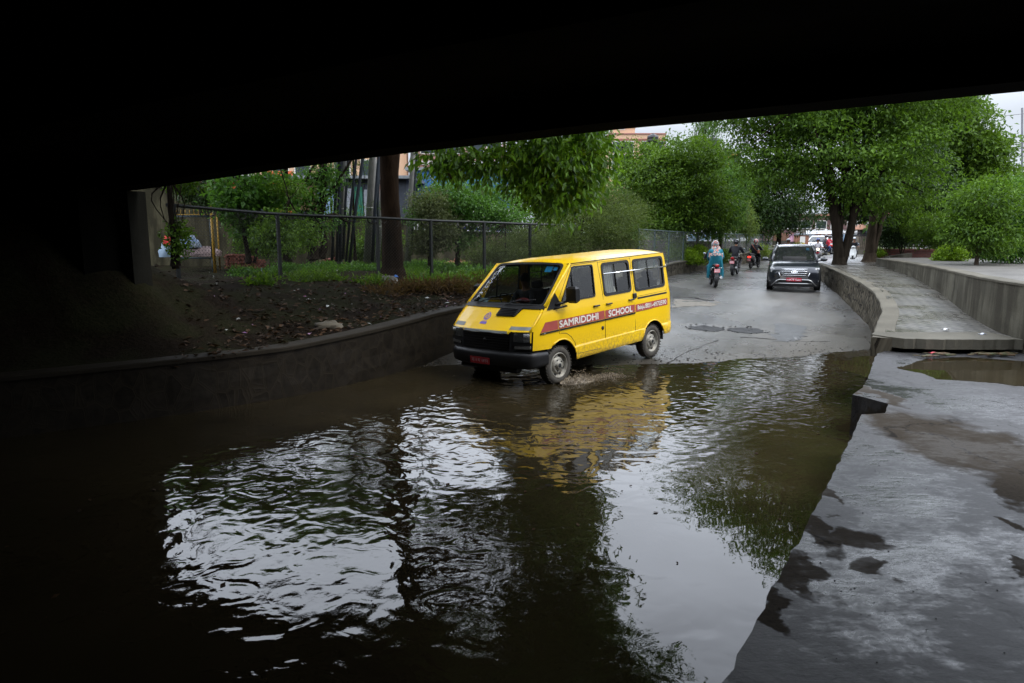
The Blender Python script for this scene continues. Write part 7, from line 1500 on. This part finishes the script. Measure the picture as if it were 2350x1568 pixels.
SC1 = mat('patterned_scarf', (.30, .27, .24), .8, col2=(.06, .16, .18), scale=26, var=.5); 
_, _nt, _b = SC1, SC1.node_tree, SC1.node_tree.nodes['Principled BSDF']; _v = tex(_nt, 26, kind='TexVoronoi'); _nt.links.new(ramp(_nt, _v.outputs['Color'], [(.25, (.05, .16, .19)), (.45, (.42, .36, .30)), (.62, (.40, .10, .07)), (.8, (.10, .10, .12))]), _b.inputs['Base Color'])
mb = MB(); hx, hz = -.34+.18, .84+.72; mb.ball((hx-.015, 0, hz), (.125, .11, .135), 16); mb.build('headscarf', SC1, t)
V = []; F = []; n = 16
for i in range(8):
    f = i/7; z = lerp(1.50, 1.02, f); 
    for j in range(n+1):
        w = lerp(-130, 130, j/n); ww = math.radians(180+w); rx = lerp(.10, .22, min(1, f*1.8)); ry = lerp(.09, .27, min(1, f*2.2)); zz_ = z-(.10*abs(math.sin(ww)) if f > .2 else 0)+(.16*f if abs(w) > 60 else 0); V.append((-.24+.08*(1-f)+rx*math.cos(ww), ry*math.sin(ww), zz_+.012*math.sin(j*2.1)))
for i in range(7):
    for j in range(n): F.append((i*(n+1)+j, i*(n+1)+j+1, (i+1)*(n+1)+j+1, (i+1)*(n+1)+j))
mb = MB(); mb.add(V, F, 0, True); mb.build('shawl', SC1, t)
V = []; F = []
for i in range(9):
    f = i/8; z = lerp(1.15, .34, f)
    for j in range(21):
        w = math.radians(lerp(60, 300, j/20)); rx = lerp(.18, .14, f); ry = lerp(.20, .30, min(1, f*1.4)); gap = .0; V.append((-.33+rx*math.cos(w)*(1-.2*f)+.05*f, ry*math.sin(w)*(1+.03*math.sin(j*3)), z+(.34*f if abs(j-10) < 4 else 0)+.02*math.sin(j*2)))
for i in range(8):
    for j in range(20): F.append((i*21+j, i*21+j+1, (i+1)*21+j+1, (i+1)*21+j))
mb = MB(); mb.add(V, F, 0, True); mb.build('dress', TEAL, t)
loc, a = ride(1681, 633, 27, None, .93); m = motorbike('dark red motorbike ridden by a person in a black jacket, second nearest going away', loc, a, REDM); m.scale = (.93,)*3
rider('person in a black jacket, grey trousers and black helmet on the dark red motorbike', loc, a, BLKJ, hexm('grey_trousers', (.13, .12, .12)), [BLKH, VIS], None, 'riders going away', sc=.93)
loc, a = ride(1723, 617, 38, None, .9); m = scooter('black scooter with its red tail light lit, going away by the stone wall', loc, a, mat('black_scooter_paint', (.018, .018, .02), .25, coat=.6), True); m.scale = (.9,)*3
t = rider('person in black with a red and white striped helmet on the black scooter', loc, a, BLKJ, DARKT, [mat('white_helmet', (.62, .60, .58), .3), VIS, mat('red_helmet', (.42, .03, .03), .3)], None, 'riders going away', sc=.9, stripes=True, visor=False)
mb = MB(); mb.tube([(-.12, .12, 1.36), (-.18, 0, 1.2), (-.12, -.17, .98)], .018, 6); mb.box((-.04, -.24, .93), (.2, .08, .18), bev=.03); mb.build('shoulder_bag', mat('rust_bag', (.30, .09, .05), .6), t)
p = at(1807, 590, 38.5); loc = Vector((p.x, 38.5, road_z(p.x, 38.5))); a = math.atan2(-38.5, -p.x); m = motorbike('dark motorbike hidden behind the dark grey car', loc, a, BLK, group='motorbikes coming nearer'); m.scale = (.9,)*3
rider('person with a grey open helmet and a red strap riding behind the dark grey car', loc, a, hexm('maroon_jacket', (.16, .02, .03)), DARKT, [GRYH, VIS], None, 'riders coming nearer', sc=.9, open_face=True, visor=False)
p = at(1874, 602, 42); loc = Vector((p.x, 42, road_z(p.x, 42))); a = math.atan2(-42, -p.x+2); m = motorbike('red and black motorbike with its round headlight lit, coming past the dark car', loc, a, REDM, lit_head=True, front_plate=True, group='motorbikes coming nearer'); m.scale = (.9,)*3
rider('person in a white short-sleeved shirt and blue helmet coming on a motorbike', loc, a, hexm('white_shirt', (.62, .61, .64)), hexm('pale_trousers', (.42, .40, .40)), [mat('blue_helmet', (.10, .12, .28), .3), VIS], None, 'riders coming nearer', sc=.9, open_face=True, visor=False)
p = at(1892, 583, 60); loc = Vector((p.x+.2, 55, road_z(p.x, 55))); p = at(1898, 585, 55); loc.x = p.x; a = math.radians(-52); m = motorbike('red and white motorbike with two people crossing in front of the white car', loc, a, mat('red_white_paint', (.55, .05, .03), .3, coat=.5), fairing=WHITE, group='motorbikes coming nearer')
rider('person in a red jacket driving the red and white motorbike', loc, a, hexm('red_jacket', (.40, .02, .04)), hexm('blue_jeans', (.03, .05, .14)), [BLKH, VIS], None, 'riders coming nearer')
rider('passenger in dark grey behind the red-jacketed rider', loc, a, hexm('grey_jacket', (.08, .08, .09)), DARKT, [BLKH, VIS], None, 'riders coming nearer', passenger=True)
p = at(1957, 602, 43.5); loc = Vector((p.x, 43.5, road_z(p.x, 43.5))); a = math.atan2(-43.5, -p.x-3); m = scooter('blue and white scooter coming nearer between the two tree trunks', loc, a, mat('blue_scooter', (.03, .06, .26), .25, coat=.6), group='motorbikes coming nearer', front=True); m.scale = (.93,)*3
for ch in m.children:
    if ch.name.startswith(('front_apron', 'front_fender', 'handlebar_cowl')): ch.data.materials[0] = WHITE
rider('person in a black jacket and silver helmet on the blue and white scooter', loc, a, BLKJ, DARKT, [mat('silver_helmet', (.45, .46, .48), .25, .4), VIS], None, 'riders coming nearer', sc=.93, open_face=True, visor=False)
p = at(812, 505, 33.5); t = rider('person in a silver helmet passing behind the compound wall between the poles', (p.x, 33.5, 1.55), .3, hexm('dark_blue_coat', (.03, .04, .06)), DARKT, [MATS['silver_helmet'], VIS], None, None)
mo = motorbike('motorbike hidden behind the compound wall between the poles', (p.x, 33.5, 1.55), .3, BLK, group=None)
rnd = random.Random(61); mb = MB(); k = 0
while k < 130:
    x = rnd.uniform(-4, 6.5); y = rnd.uniform(4, 13.8); s = rnd.uniform(.012, .035); a = rnd.uniform(0, 6); k += 1
    d = Vector((math.cos(a), math.sin(a), .1))*s; w = Vector((-math.sin(a), math.cos(a), .05))*s*.55; c_ = Vector((x, y, .006)); mb.add([c_-d, c_+w+Vector((0, 0, .004)), c_+d, c_-w], [(0, 1, 2, 3)])
tag(mb.build('leaves', lf), kind='stuff')
# bits on the ground of the platform and the road edge
rnd = random.Random(31); mb = MB()
def onpl(x, y): return plat_z(x, y)+.004
for k in range(900):
    x = rnd.uniform(.8, 8); y = rnd.uniform(2.2, 11); 
    if x < interp(y, [2.67, 4.54, 6.33, 7.6, 11], [.95, 2.2, 3.35, 4.4, 6.1])+.05: continue
    s = rnd.uniform(.0015, .005); mb.ball((x, y, onpl(x, y)), (s*1.3, s, s*.6), 6)
tag(mb.build('gravel', mat('grit', (.03, .028, .026), .7)), kind='stuff')
mb = MB()
for k in range(26):
    x = rnd.uniform(6.4, 8.2); y = rnd.uniform(10.55, 10.85); s = rnd.uniform(.03, .09); a = rnd.uniform(-.4, .4); mb.box((x, y, .52+rnd.uniform(0, .02)), (s*2.4, s*.5, s*.3), rz=a, bev=.003)
tag(mb.build('litter', mat('wet_litter', (.10, .05, .03), .5, var=.7, scale=9, col2=(.03, .06, .02))), kind='stuff')
for nm, lb, x, y, m_ in (('wrapper', 'small pink wrapper in the debris under the walkway lip', 6.75, 10.8, mat('pink_wrapper', (.6, .12, .14), .4)), ('wrapper', 'white and blue wrapper on the walkway near its broken lip', 8.0, 11.5, mat('white_wrapper', (.6, .62, .7), .4)), ('wrapper', 'white scrap of plastic on the near end of the walkway', 7.65, 11.95, mat('white_scrap', (.7, .7, .7), .4))):
    z = .53 if y < 10.9 else .735+(.02 if y > 11.7 else 0); mb = MB(); mb.prism(rpoly([(-.06, -.03), (.07, -.035), (.06, .03), (-.05, .035)], .01), [], lambda a, b: (a, b, .01+.012*math.sin(a*60)), lambda a, b: (a, b, .004+.012*math.sin(a*60)), cuts=[(0, [-.04, -.02, 0, .02, .04])]); o = mb.build(nm, m_); o.location = (x, y, z); tag(o, lb, 'wrapper')
mb = MB()
for k in range(60):
    i = rnd.randrange(0, len(lr)-1); q = lr[i].lerp(lr[i+1], rnd.random()); x = q.x-abs(rnd.gauss(.25, .25)); y = q.y; s = rnd.uniform(.02, .05); a = rnd.uniform(0, 6); c_ = Vector((x, y, road_z(x, y)+.012)); d = Vector((math.cos(a), math.sin(a), .15))*s; w = Vector((-math.sin(a), math.cos(a), .1))*s*.6
    mb.add([c_-d, c_+w+Vector((0, 0, .01)), c_+d, c_-w], [(0, 1, 2, 3)])
tag(mb.build('leaves', lf), kind='stuff')
